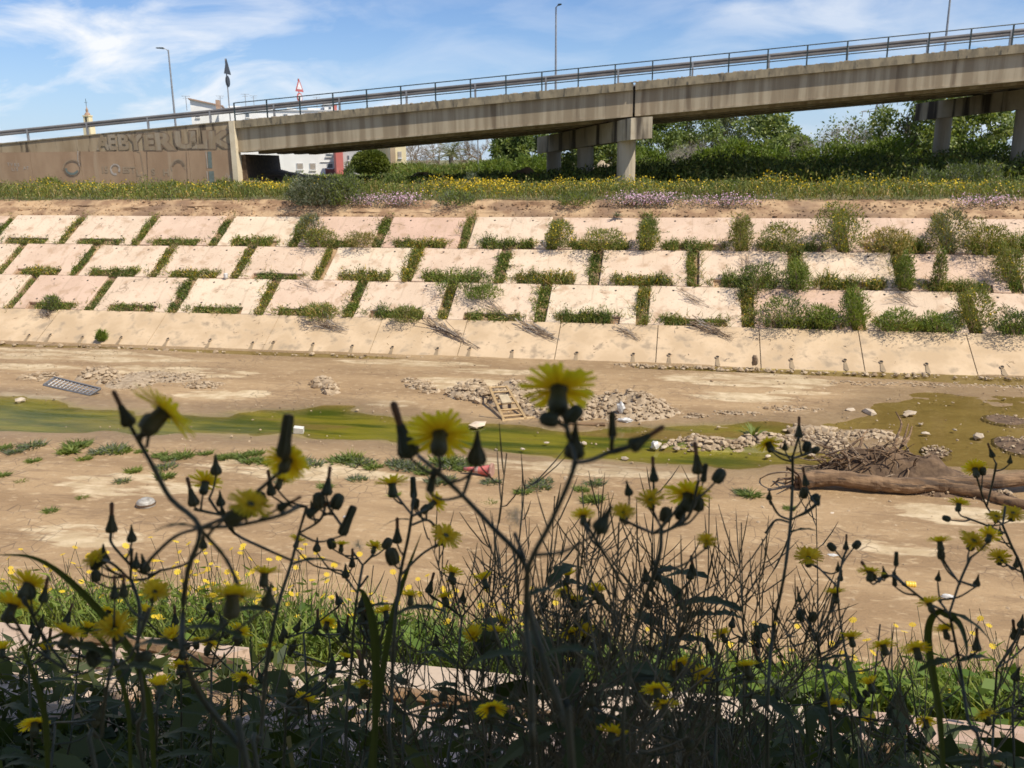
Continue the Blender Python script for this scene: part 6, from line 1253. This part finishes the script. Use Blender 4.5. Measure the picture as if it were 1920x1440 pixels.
def hero(label, d, stems, flowers_=(), buds=(), leaves_=(), root=None, seeds=(), name='sow_thistle', rr=1.0):
    """stems: list of pixel polylines (x, y[, depth offset]); the first one runs down to the ground"""
    lastx, lasty = stems[0][-1][:2]; b = dep(lastx, lasty, d+(stems[0][-1][2] if len(stems[0][-1]) > 2 else 0)); gy_ = max(.35, b[1]+.05); O = np.array([b[0]+.02, gy_, float(gn(gy_))])
    e = empty(name, label, 'plant', tuple(O), GF); g = Geo(); SP = []
    for i, st in enumerate(stems):
        P = [dep(q[0], q[1], d+(q[2] if len(q) > 2 else .03*math.sin(q[0]*.05+q[1]*.03)*d)) for q in st]
        if i == 0: P += [(P[-1]*.5+O*.5)+np.array([.02, 0, 0]), O+[0, 0, -.03]]
        P = smooth(P, 4)-O; SP.append(P); r1 = (.0010 if i else .0013)*rr; r0 = (.0019 if i == 0 else .0012)*rr; g.tube(P, [r1, r0], 6)
    SP = np.concatenate(SP)
    def pedicel(p, axis):
        dv_ = np.linalg.norm(SP-p, axis=1)+np.maximum(0, SP[:, 2]-p[2]+.006)*4; j = int(np.argmin(dv_)); q = SP[j]; L_ = np.linalg.norm(q-p)
        if L_ > .003: g.tube(smooth([p, p*.55+q*.45-unit(axis)*L_*.13, q], 4), [.0007, .0010], 5)
    for x, y, wpx, ang, tow, kind in flowers_:
        if abs(tow) <= .31: tow = rnd.choice([-.9, -.7, -.5, -.35, .55])
        wpx *= 1.12; ax = vax(ang, tow); pedicel(put_flower(e, O, dep(x, y, d+rnd.uniform(-.01, .01)), S(wpx/2, d), ax, kind)-O, ax)
    for x, y, hpx, ang, kind in buds:      # x, y is the bud's base
        Hn = {'flask': 2.15, 'wilt': 2.9, 'oval': 1.38, 'tube': 2.35}[kind]; ax = vax(ang, rnd.uniform(-.2, .2)); pedicel(put_bud(e, O, dep(x, y, d+rnd.uniform(-.01, .01)), S(hpx, d)/Hn*.84, ax, kind)-O, ax)
    g.obj('stem', M['stem'], e, True)
    for x, y, wpx in seeds: o = link('seed_head', SEEDM, e); setm(o, orient(vax(0, .2), S(wpx/2, d), dep(x, y, d)-O))
    for x, y, ang, Lpx, wpx, dr_ in leaves_:
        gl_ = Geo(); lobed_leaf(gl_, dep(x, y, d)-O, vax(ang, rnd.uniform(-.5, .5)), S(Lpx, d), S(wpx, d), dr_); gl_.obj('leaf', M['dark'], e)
    return e
hero('tallest sow thistle at left with a big side-on bloom and a brown-tipped bud', .46,
     [[(262, 830), (290, 880), (320, 935), (375, 990), (352, 1070), (343, 1150), (345, 1230), (380, 1310), (450, 1400), (470, 1470)], [(262, 832), (245, 800)], [(275, 838), (283, 800), (298, 795)], [(262, 832), (268, 805)], [(375, 990), (430, 965), (490, 915), (530, 880)], [(375, 990), (445, 985), (520, 968), (560, 950)], [(375, 990), (330, 1005), (290, 1040), (270, 1065)], [(375, 992), (425, 1050), (455, 1120)]],
     [(308, 772, 128, 40, -.45, 0), (540, 862, 80, 10, -1.5, 3), (470, 945, 76, 25, .5, 0), (436, 1116, 108, -4, -.4, 0)],
     [(245, 800, 90, -22, 'wilt'), (268, 806, 42, 35, 'oval'), (292, 800, 42, 20, 'oval'), (530, 860, 100, 8, 'tube'), (520, 955, 62, 62, 'wilt'), (420, 976, 46, 70, 'oval'), (500, 1140, 60, 10, 'flask')],
     [(375, 992, -62, 95, 8, .5), (345, 1180, 70, 120, 14, .5), (345, 1220, -60, 140, 16, .6)])
hero('sow thistle with a blurred bloom beside a long brown-tipped bud in the middle', .47,
     [[(815, 880), (868, 930), (920, 985), (985, 1060), (985, 1150), (995, 1260), (1000, 1400), (1005, 1470)], [(825, 885), (826, 865)], [(815, 880), (785, 855)], [(868, 930), (885, 880)], [(985, 1050), (965, 1000)]],
     [(825, 815, 114, 0, -1.0, 0)], [(770, 860, 135, -18, 'wilt'), (893, 875, 82, 2, 'flask'), (805, 925, 60, 12, 'tube')], [(985, 1120, 60, 90, 12, .5), (990, 1230, -65, 130, 16, .5)], seeds=[(965, 970, 52)])
hero('highest sow thistle bloom right of centre with a fan of dark buds below', .42,
     [[(1080, 866), (1062, 915), (1030, 985), (992, 1060), (990, 1130), (1020, 1240), (1060, 1360), (1075, 1470)], [(1080, 866), (1068, 820), (1062, 795), (1050, 765)], [(1078, 868), (1110, 862), (1150, 845), (1200, 832)], [(1146, 846), (1148, 820)], [(1062, 800), (1040, 790)], [(1064, 795), (1075, 775)]],
     [(1048, 730, 138, 6, -.75, 0)], [(1076, 862, 88, 2, 'flask'), (1148, 822, 62, -1, 'tube'), (1180, 840, 92, 58, 'wilt'), (1048, 790, 44, -80, 'oval'), (1064, 790, 44, 42, 'oval'), (1120, 1000, 72, 28, 'flask')], [(1020, 1230, 55, 120, 16, .5)])
hero('slender sow thistle with three small blooms left of the wiry weeds', .72,
     [[(772, 965), (765, 1010), (750, 1080), (740, 1180), (735, 1300), (740, 1470)], [(772, 965), (752, 940), (738, 922)], [(772, 965), (775, 925)], [(772, 968), (800, 955)], [(770, 985), (800, 975), (815, 985)], [(750, 1080), (790, 1040), (830, 1015)]],
     [(735, 908, 62, -8, .1, 1), (814, 942, 46, 48, -.2, 1), (836, 1004, 58, 30, .2, 0)], [(776, 935, 50, -4, 'tube'), (777, 955, 26, 10, 'oval'), (790, 962, 24, 45, 'oval'), (745, 1020, 60, 0, 'wilt'), (740, 1060, 40, -15, 'oval')], [(770, 975, -78, 70, 5, .6), (745, 1150, 60, 110, 12, .5)])
hero('straight sow thistle stem right of centre with a round bloom and a tall thin bud', .82,
     [[(1486, 855), (1486, 900), (1482, 980), (1470, 1080), (1450, 1180), (1440, 1300), (1440, 1470)], [(1486, 858), (1497, 820)], [(1486, 858), (1462, 850), (1445, 842)], [(1486, 860), (1508, 852), (1520, 845)], [(1482, 975), (1460, 965), (1445, 940)], [(1482, 975), (1510, 960), (1530, 945)], [(1482, 980), (1455, 975), (1435, 1000)]],
     [(1440, 830, 50, -15, -.55, 3)], [(1498, 822, 50, 3, 'wilt'), (1472, 845, 26, -5, 'flask'), (1510, 848, 26, 15, 'oval'), (1522, 848, 20, 60, 'oval'), (1442, 938, 26, 0, 'flask'), (1530, 948, 26, 25, 'flask'), (1512, 912, 44, -8, 'wilt'), (1505, 935, 26, 10, 'oval'), (1520, 938, 22, 60, 'oval')], [(1478, 1000, 65, 80, 6, .5)])
hero('sow thistle at right with a pair of blooms under a long grass-like leaf', .78,
     [[(1765, 1120), (1790, 1080), (1810, 1040), (1780, 1150), (1800, 1250), (1815, 1350), (1840, 1470)][3:], [(1780, 1150), (1740, 1130), (1700, 1100), (1672, 1080), (1645, 1085)], [(1780, 1150), (1800, 1090), (1820, 1045)], [(1800, 1095), (1775, 1060), (1762, 1035)], [(1800, 1090), (1830, 1100)], [(1700, 1100), (1680, 1080)], [(1780, 1152), (1760, 1125)]],
     [(1632, 1072, 48, 15, .1, 0), (1762, 1016, 44, 0, .1, 1), (1826, 1014, 54, 10, -.3, 0), (1742, 1132, 44, -10, .1, 1), (1772, 1182, 44, 0, .2, 1), (1718, 1216, 56, 0, .15, 0), (1855, 1005, 40, 40, .1, 1)],
     [(1640, 1088, 52, -35, 'wilt'), (1660, 1085, 30, -12, 'flask'), (1680, 1062, 34, 0, 'tube'), (1678, 1100, 34, 0, 'tube'), (1765, 1050, 22, 0, 'oval'), (1830, 1100, 30, 8, 'flask'), (1758, 1090, 26, 4, 'flask'), (1832, 1222, 52, 3, 'wilt')], [(1765, 1150, 80, 115, 12, .9), (1790, 1240, -70, 100, 12, .4), (1800, 1240, 70, 100, 10, .5)])
hero('sow thistle at the right edge with sunlit-looking small blooms', .95,
     [[(1880, 985), (1895, 1020), (1920, 1080), (1940, 1200), (1950, 1470)], [(1880, 985), (1850, 950), (1830, 890)], [(1880, 985), (1885, 950)], [(1885, 1000), (1850, 985), (1810, 970)], [(1850, 950), (1862, 900), (1868, 870)], [(1920, 1075), (1890, 1060), (1878, 1050)]],
     [(1828, 880, 44, 10, .1, 1), (1798, 945, 38, 20, .1, 1), (1868, 968, 34, -10, .4, 0), (1900, 962, 44, 0, .3, 0), (1874, 1046, 40, -15, .1, 1)], [(1862, 858, 36, -22, 'wilt'), (1893, 870, 22, 0, 'flask'), (1842, 892, 20, 0, 'oval'), (1855, 1000, 22, 0, 'flask'), (1876, 1004, 22, 0, 'flask'), (1782, 975, 18, -70, 'oval'), (1905, 1065, 24, 0, 'flask')], [])
hero('sow thistle between the wiry weeds and the right group with three low blooms', .9,
     [[(1530, 1190), (1540, 1240), (1555, 1330), (1560, 1470)], [(1530, 1190), (1510, 1160), (1498, 1140)], [(1530, 1190), (1555, 1150), (1565, 1125)], [(1570, 1100), (1575, 1160), (1590, 1260), (1600, 1400)], [(1570, 1100), (1535, 1065), (1520, 1058)], [(1570, 1100), (1580, 1050), (1588, 1030)]],
     [(1516, 1046, 50, -10, .0, 1), (1566, 1113, 46, 0, .1, 1), (1596, 1196, 44, 0, .15, 1), (1656, 1210, 48, -5, .2, 0)], [(1586, 1032, 36, 5, 'wilt'), (1572, 1072, 24, -4, 'flask'), (1600, 1028, 22, 45, 'oval'), (1566, 1032, 22, -45, 'oval'), (1574, 1090, 26, 15, 'flask'), (1500, 1130, 36, -8, 'wilt'), (1500, 1165, 26, 5, 'oval'), (1520, 1165, 24, 20, 'oval')], [(1540, 1240, 70, 90, 7, .4)])
hero('sow thistle in the thick of the wiry weeds with a large greenish bloom', .62,
     [[(1240, 990), (1235, 1050), (1200, 1150), (1180, 1270), (1170, 1470)], [(1240, 990), (1265, 960), (1285, 935)], [(1240, 990), (1225, 960)], [(1225, 1000), (1190, 985), (1170, 975)], [(1240, 1000), (1290, 970), (1310, 900)], [(1200, 1150), (1110, 1000), (1095, 980)]],
     [(1290, 928, 84, 15, .1, 0), (1220, 938, 52, -10, .1, 1), (1168, 962, 46, 0, .1, 1), (1093, 968, 46, 0, .1, 1), (1325, 1016, 40, 0, .1, 1)], [(1180, 930, 38, -12, 'flask'), (1226, 905, 60, -3, 'wilt'), (1310, 890, 74, -6, 'wilt'), (1318, 905, 44, 10, 'tube'), (1340, 905, 36, 35, 'oval'), (1245, 980, 36, 10, 'oval'), (1275, 975, 34, 0, 'oval'), (1310, 960, 34, 0, 'oval'), (1100, 990, 28, 20, 'flask')], [])
hero('sow thistle with several flat side-on blooms at the lower left', .62,
     [[(215, 1230), (200, 1290), (190, 1380), (185, 1470)], [(215, 1230), (212, 1200)], [(210, 1240), (150, 1230), (125, 1210)], [(205, 1250), (245, 1230), (280, 1140)], [(130, 1260), (80, 1190), (45, 1120)], [(130, 1260), (60, 1210), (20, 1150)]],
     [(215, 1180, 76, -6, .1, 1), (126, 1190, 66, 10, .2, 1), (52, 1096, 70, 5, .1, 1), (24, 1136, 80, 8, .1, 1), (290, 1110, 56, 20, .1, 1)], [(232, 1120, 56, 5, 'wilt'), (215, 1125, 56, -4, 'wilt'), (80, 1130, 60, 12, 'wilt'), (58, 1125, 34, -10, 'oval'), (255, 1240, 40, 65, 'oval'), (180, 1250, 40, -20, 'oval')], [(215, 1230, -65, 150, 16, .3), (210, 1260, 60, 130, 14, .4)])
hero('tuft of conical dark buds on short stalks at left', .66,
     [[(245, 1085), (262, 1140), (258, 1220), (270, 1330), (275, 1470)], [(245, 1085), (247, 1030)], [(245, 1088), (215, 1060), (195, 1050)], [(245, 1088), (275, 1085), (300, 1070)], [(245, 1060), (210, 1020), (208, 1000)]],
     [(180, 1048, 46, -20, .1, 1)], [(209, 1000, 70, 2, 'wilt'), (247, 1018, 42, 0, 'flask'), (196, 1058, 46, -4, 'flask'), (254, 1068, 38, 0, 'flask'), (274, 1075, 46, -10, 'flask'), (178, 1070, 30, 0, 'oval'), (180, 1092, 28, 0, 'oval'), (382, 1030, 34, 0, 'flask')], [(255, 1200, -50, 100, 10, .4)])
hero('sow thistle with two blooms and upright buds left of the middle', .66,
     [[(560, 1000), (545, 1060), (520, 1140), (500, 1250), (490, 1380), (488, 1470)], [(560, 1000), (575, 950)], [(545, 1050), (500, 1030), (440, 1000), (412, 960)], [(412, 965), (392, 935)], [(412, 965), (365, 955)], [(440, 1000), (415, 950)], [(560, 1000), (600, 975), (612, 940)], [(612, 945), (640, 985)], [(520, 1140), (497, 1095)]],
     [(385, 906, 60, -4, .1, 1), (526, 900, 48, 15, .1, 1), (496, 1076, 62, 0, .1, 1)], [(405, 892, 48, -2, 'flask'), (365, 950, 68, -14, 'wilt'), (414, 950, 38, 0, 'flask'), (612, 930, 66, 6, 'wilt'), (600, 955, 38, -8, 'oval'), (625, 955, 38, 25, 'oval'), (575, 965, 60, 62, 'wilt'), (490, 950, 34, -5, 'oval'), (510, 930, 60, -8, 'wilt'), (640, 1005, 72, 22, 'tube'), (588, 965, 34, -10, 'flask')], [(545, 1060, 65, 100, 9, .5), (520, 1150, -60, 120, 12, .5)])
hero('clustered sow thistle with seed fluff amid the lower middle weeds', .85,
     [[(680, 1060), (668, 1130), (660, 1230), (655, 1470)], [(680, 1060), (662, 1035)], [(680, 1060), (700, 1040)], [(668, 1110), (640, 1070)], [(668, 1110), (690, 1080)]],
     [(640, 1022, 34, 0, .1, 1), (702, 1026, 34, 10, .1, 1), (558, 1014, 36, 15, .1, 1), (770, 1118, 44, 0, .1, 1)], [(594, 1036, 34, 0, 'flask'), (648, 1085, 34, -2, 'flask'), (660, 1065, 44, 0, 'wilt'), (625, 1030, 26, -20, 'oval'), (720, 1030, 28, 30, 'oval')], [(665, 1150, 60, 90, 8, .4)], seeds=[(672, 1024, 30)])
# more, farther back, filling the thicket
def auto_thistle(k, x, ytop, d):
    r = random.Random(900+k); n = r.randint(3, 5); top = (x, ytop); js = (x+r.uniform(-12, 12), ytop+r.uniform(40, 80)); lean = r.uniform(-40, 40)
    main = [js, (js[0]+lean*.3, js[1]+90), (js[0]+lean*.6, js[1]+200), (js[0]+lean, max(1470, js[1]+330))]; st = [main]; fl = []; bu = []
    u = 49/d      # flower width in pixels
    for q in range(n):
        tx = x+r.uniform(-1, 1)*u*1.6; ty = ytop+r.uniform(-.4, 1.4)*u; st.append([js, ((js[0]+tx)/2+r.uniform(-6, 6), (js[1]+ty)/2+8), (tx, ty+u*.25)])
        kind = r.choice(['f', 'flask', 'wilt', 'f', 'f', 'flask'])
        if kind == 'f': fl.append((tx, ty, u*.95, r.uniform(-25, 25), r.uniform(-.8, .1), r.randrange(4)))
        else: bu.append((tx, ty+u*.25, u*{'flask': .75, 'wilt': 1.1, 'oval': .5}[kind], r.uniform(-25, 25), kind))
        if r.random() < .6: bu.append((tx+r.uniform(-8, 8), ty+u*.5, u*.42, r.uniform(-60, 60), 'oval'))
    lv = [(js[0]+lean*.3, js[1]+90+40*i, r.choice([-1, 1])*r.uniform(50, 80), r.uniform(70, 130), r.uniform(7, 13), r.uniform(.2, .7)) for i in range(r.randint(1, 4))]
    hero(f'{ordw(k+1)} leafy sow thistle from the left at the back of the foreground thicket', d, st, fl, bu, lv)
for k, (x, y, d) in enumerate(sorted([(60, 1180, 1.1), (150, 1130, 1.2), (330, 1150, 1.2), (400, 1180, 1.0), (460, 1210, 1.1), (580, 1130, 1.15), (610, 1180, 1.2), (700, 1140, 1.1), (860, 1080, 1.1), (880, 1180, 1.2), (940, 1160, 1.0), (1060, 1090, 1.15), (1130, 1160, 1.1), (1250, 1080, 1.1), (1390, 1150, 1.2), (1350, 1210, 1.0), (1480, 1250, 1.1), (1620, 1290, 1.1), (1690, 1330, 1.2), (1880, 1180, 1.1), (1900, 1280, 1.0), (540, 1250, .9), (290, 1290, .9), (100, 1310, .9), (760, 1270, .9), (1200, 1300, .8), (1010, 1320, .8)])): auto_thistle(k, x, y, d)

# ------------------------------------------------------------------ wiry, podded weeds in the middle
def wiry(label, x, ytop, d, nb, seed, wid=1.0):
    r = random.Random(seed); base_px = x+r.uniform(-30, 30); b = dep(base_px, 1500, d); gy_ = b[1]; O = np.array([b[0], gy_, float(gn(gy_))]); top = dep(x, ytop, d); e = empty('wiry_weed', label, 'plant', tuple(O), 'wiry podded weeds in the foreground')
    H = top-O; P = smooth([np.zeros(3), H*.35+np.array([r.gauss(0, .02), r.gauss(0, .02), 0]), H*.7+np.array([r.gauss(0, .03), 0, 0]), H], 5); g = Geo(); g.tube(P, [.0016, .0007], 5); gp = Geo(); gl_ = Geo()
    L = np.linalg.norm(H)
    def pods(Q, n):
        for k in range(n):
            t_ = r.uniform(.25, 1); i = int(t_*(len(Q)-1.001)); s = Q[i]+(Q[i+1]-Q[i])*(t_*(len(Q)-1)-i); T = unit(Q[min(i+1, len(Q)-1)]-Q[max(i-1, 0)]); dv_ = unit(T*.8+np.array([r.gauss(0, .6), r.gauss(0, .6), r.gauss(.2, .3)])); ln = r.uniform(.035, .075)
            gp.tube([s, s+dv_*ln*.3+np.array([0, 0, -.002]), s+dv_*ln*.7+np.array([0, 0, .004]), s+dv_*ln+np.array([0, 0, .012])], [.0005, .0010, .0009, .0003], 3, cap=False)
    pods(P[8:], 10)
    for k in range(int(nb*.8)):
        t_ = r.uniform(.38, .8); i = int(t_*(len(P)-1)); s = P[i]; az_ = r.uniform(0, 6.28); out = np.array([math.cos(az_), math.sin(az_), 0]); ln = L*r.uniform(.10, .22)*wid; Q = smooth([s, s+out*ln*.35+np.array([0, 0, ln*.35]), s+out*ln*.6+np.array([0, 0, ln*.85])], 4); g.tube(Q, [.0009, .0005], 4); pods(Q, r.randint(5, 9))
        for q in range(2):
            s2 = Q[r.randrange(2, 6)]; az2 = r.uniform(0, 6.28); l2 = ln*.5; Q2 = smooth([s2, s2+np.array([math.cos(az2)*l2*.4, math.sin(az2)*l2*.4, l2*.5]), s2+np.array([math.cos(az2)*l2*.6, math.sin(az2)*l2*.6, l2])], 3); g.tube(Q2, [.0008, .0005], 3); pods(Q2, 4)
    for k in range(5): s = P[r.randrange(3, 14)]; lobed_leaf(gl_, s, np.array([r.gauss(0, 1), r.gauss(0, 1), .4]), r.uniform(.05, .11), .012, .6)
    g.obj('stem', M['wiry'], e); gp.obj('pods', M['wiry'], e)['kind'] = 'stuff'; gl_.obj('leaves', M['dark'], e)['kind'] = 'stuff'
for k, (x, y, d, nb_, lab) in enumerate([(950, 850, .95, 9, 'tallest wiry weed, its bare twigs rising before the green stream'), (985, 900, 1.1, 9, 'wiry weed just right of the tallest one'), (1040, 930, 1.0, 10, 'wiry weed below the fan of buds'), (900, 960, 1.1, 9, 'wiry weed left of the tallest one'), (1100, 960, 1.15, 10, 'wiry weed with dense pods right of the fan of buds'), (1160, 980, 1.0, 10, 'wiry weed left of the large greenish bloom'), (1225, 860, 1.2, 8, 'thin wiry weed standing by the large greenish bloom'), (1260, 950, 1.1, 10, 'wiry weed under the large greenish bloom'), (1330, 930, 1.1, 9, 'wiry weed right of the large greenish bloom'), (1390, 980, 1.0, 9, 'wiry weed with long bare pods left of the straight stem'), (1430, 1010, 1.2, 9, 'wiry weed behind the straight stem'), (840, 1050, 1.2, 8, 'low wiry weed at the left edge of the wiry thicket'), (1000, 1040, .8, 10, 'near wiry weed in the heart of the thicket'), (1080, 1060, .85, 10, 'near wiry weed in the heart of the thicket, right one'), (1180, 1080, .85, 10, 'near wiry weed before the slender buds'), (1280, 1090, .85, 10, 'near wiry weed at the right of the thicket'), (700, 1060, 1.2, 7, 'sparse wiry weed near the seed fluff'), (1530, 930, 1.3, 5, 'sparse wiry weed before the fallen trunk'), (1900, 1210, 1.0, 7, 'wiry weed low at the right edge'), (1700, 1300, 1.0, 7, 'wiry weed before the sunlit broad leaves'), (930, 1010, 1.3, 10, 'pale wiry weed behind the seed fluff of the middle thistle'), (1130, 1030, 1.3, 10, 'wiry weed far back in the thicket, middle'), (1220, 1010, 1.35, 10, 'wiry weed far back in the thicket, right of middle'), (1350, 1040, 1.3, 10, 'wiry weed far back at the right side of the thicket'), (1060, 1000, 1.4, 10, 'wiry weed farthest back in the thicket')]): wiry(lab, x, y, d, nb_, 300+k)

# ------------------------------------------------------------------ long grass blades (each one a plant of its own where it stands out)
def long_blade(label, pts, d, wpx):
    P = smooth([dep(x, y, d+.02*i) for i, (x, y) in enumerate(pts)], 5); O = P[-1]; k = len(P); T = unit(np.gradient(P, axis=0)); Sd = unit(np.cross(T, fw)); wv = S(wpx, d)*.36*np.sin(np.pi*np.clip(np.linspace(.02, .8, k), 0, 1))
    gy_ = O[1]; G = np.array([O[0], gy_, float(gn(gy_))]); P2 = np.concatenate([P, [(O+G)/2, G]]); wv = np.concatenate([wv, [wv[-1]*.7, .002]]); T = unit(np.gradient(P2, axis=0)); Sd = unit(np.cross(T, fw)); k = len(P2); up_ = np.cross(Sd, T)
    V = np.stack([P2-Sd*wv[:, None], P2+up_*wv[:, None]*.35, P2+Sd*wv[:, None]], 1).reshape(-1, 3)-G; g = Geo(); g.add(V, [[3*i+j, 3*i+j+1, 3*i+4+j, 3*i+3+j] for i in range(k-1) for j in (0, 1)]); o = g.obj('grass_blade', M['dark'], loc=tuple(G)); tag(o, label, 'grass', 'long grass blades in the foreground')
long_blade('long dark grass blade arching in from the left edge', [(-10, 1040), (60, 1045), (120, 1080), (190, 1150), (250, 1230), (280, 1330), (290, 1460)], .6, 24)
long_blade('broad grass blade bending over in the lower middle', [(664, 1106), (680, 1110), (695, 1150), (703, 1200), (705, 1300), (700, 1460)], .7, 26)
long_blade('broad upright grass blade beside the bending one', [(790, 1000), (760, 1080), (735, 1160), (715, 1280), (690, 1460)], .75, 18)
long_blade('drooping dark strap leaf at right', [(1810, 1250), (1812, 1210), (1795, 1165), (1755, 1150), (1740, 1200), (1760, 1330), (1770, 1460)], .72, 24)
long_blade('low arching grass blade at the lower left corner', [(20, 1235), (90, 1200), (160, 1180), (210, 1230), (240, 1330), (245, 1460)], .62, 16)
long_blade('upright grass blade near the left edge bottom', [(30, 1180), (60, 1260), (85, 1350), (90, 1460)], .55, 20)
# ------------------------------------------------------------------ dark undergrowth
def undergrowth(n, xr, yr, hmin, hmax, seed):
    g = Geo(); x = rng.uniform(*xr, n); y = rng.uniform(*yr, n); dd = np.sqrt(x*x+y*y); lim = dd*np.tan(R_(31))    # keep below the flower heads
    hm = np.minimum(hmax, np.maximum(.12, (7-gn(y))-dd*rng.uniform(.585, .70, n))); h = hm*rng.uniform(.45, 1.0, n); z = gn(y)
    k = int(n*.45); g.blades(np.stack([x, y, z], -1)[:k], rng.normal(size=(k, 3))*[.28, .28, 0]+[0, 0, 1], h[:k], rng.uniform(.004, .011, k), .45, 0)
    m_ = n-k; zz = z[k:]+h[k:]*rng.uniform(.2, 1, m_); g.leaves(np.stack([x[k:], y[k:], zz], -1), rng.normal(size=(m_, 3))*[1, 1, .5]+[0, 0, .2], rng.uniform(.035, .13, m_), rng.uniform(.010, .045, m_), 0)
    gs = Geo(); q = rng.integers(0, n, 260)
    for j in q: gs.tube([(x[j], y[j], z[j]), (x[j]+rnd.gauss(0, .05), y[j]+rnd.gauss(0, .05), z[j]+hm[j]*.55), (x[j]+rnd.gauss(0, .1), y[j]+rnd.gauss(0, .08), z[j]+hm[j]*rnd.uniform(.8, 1.05))], [.002, .001], 4, 1, cap=False)
    g.v += gs.v; off = g.n; 
    for key, fs in gs.f.items(): g.f.setdefault(key, []).extend([f_+off for f_ in fs])
    g.n += gs.n
    return tag(g.obj('undergrowth', [M['dark'], M['wiry']]), kind='stuff')
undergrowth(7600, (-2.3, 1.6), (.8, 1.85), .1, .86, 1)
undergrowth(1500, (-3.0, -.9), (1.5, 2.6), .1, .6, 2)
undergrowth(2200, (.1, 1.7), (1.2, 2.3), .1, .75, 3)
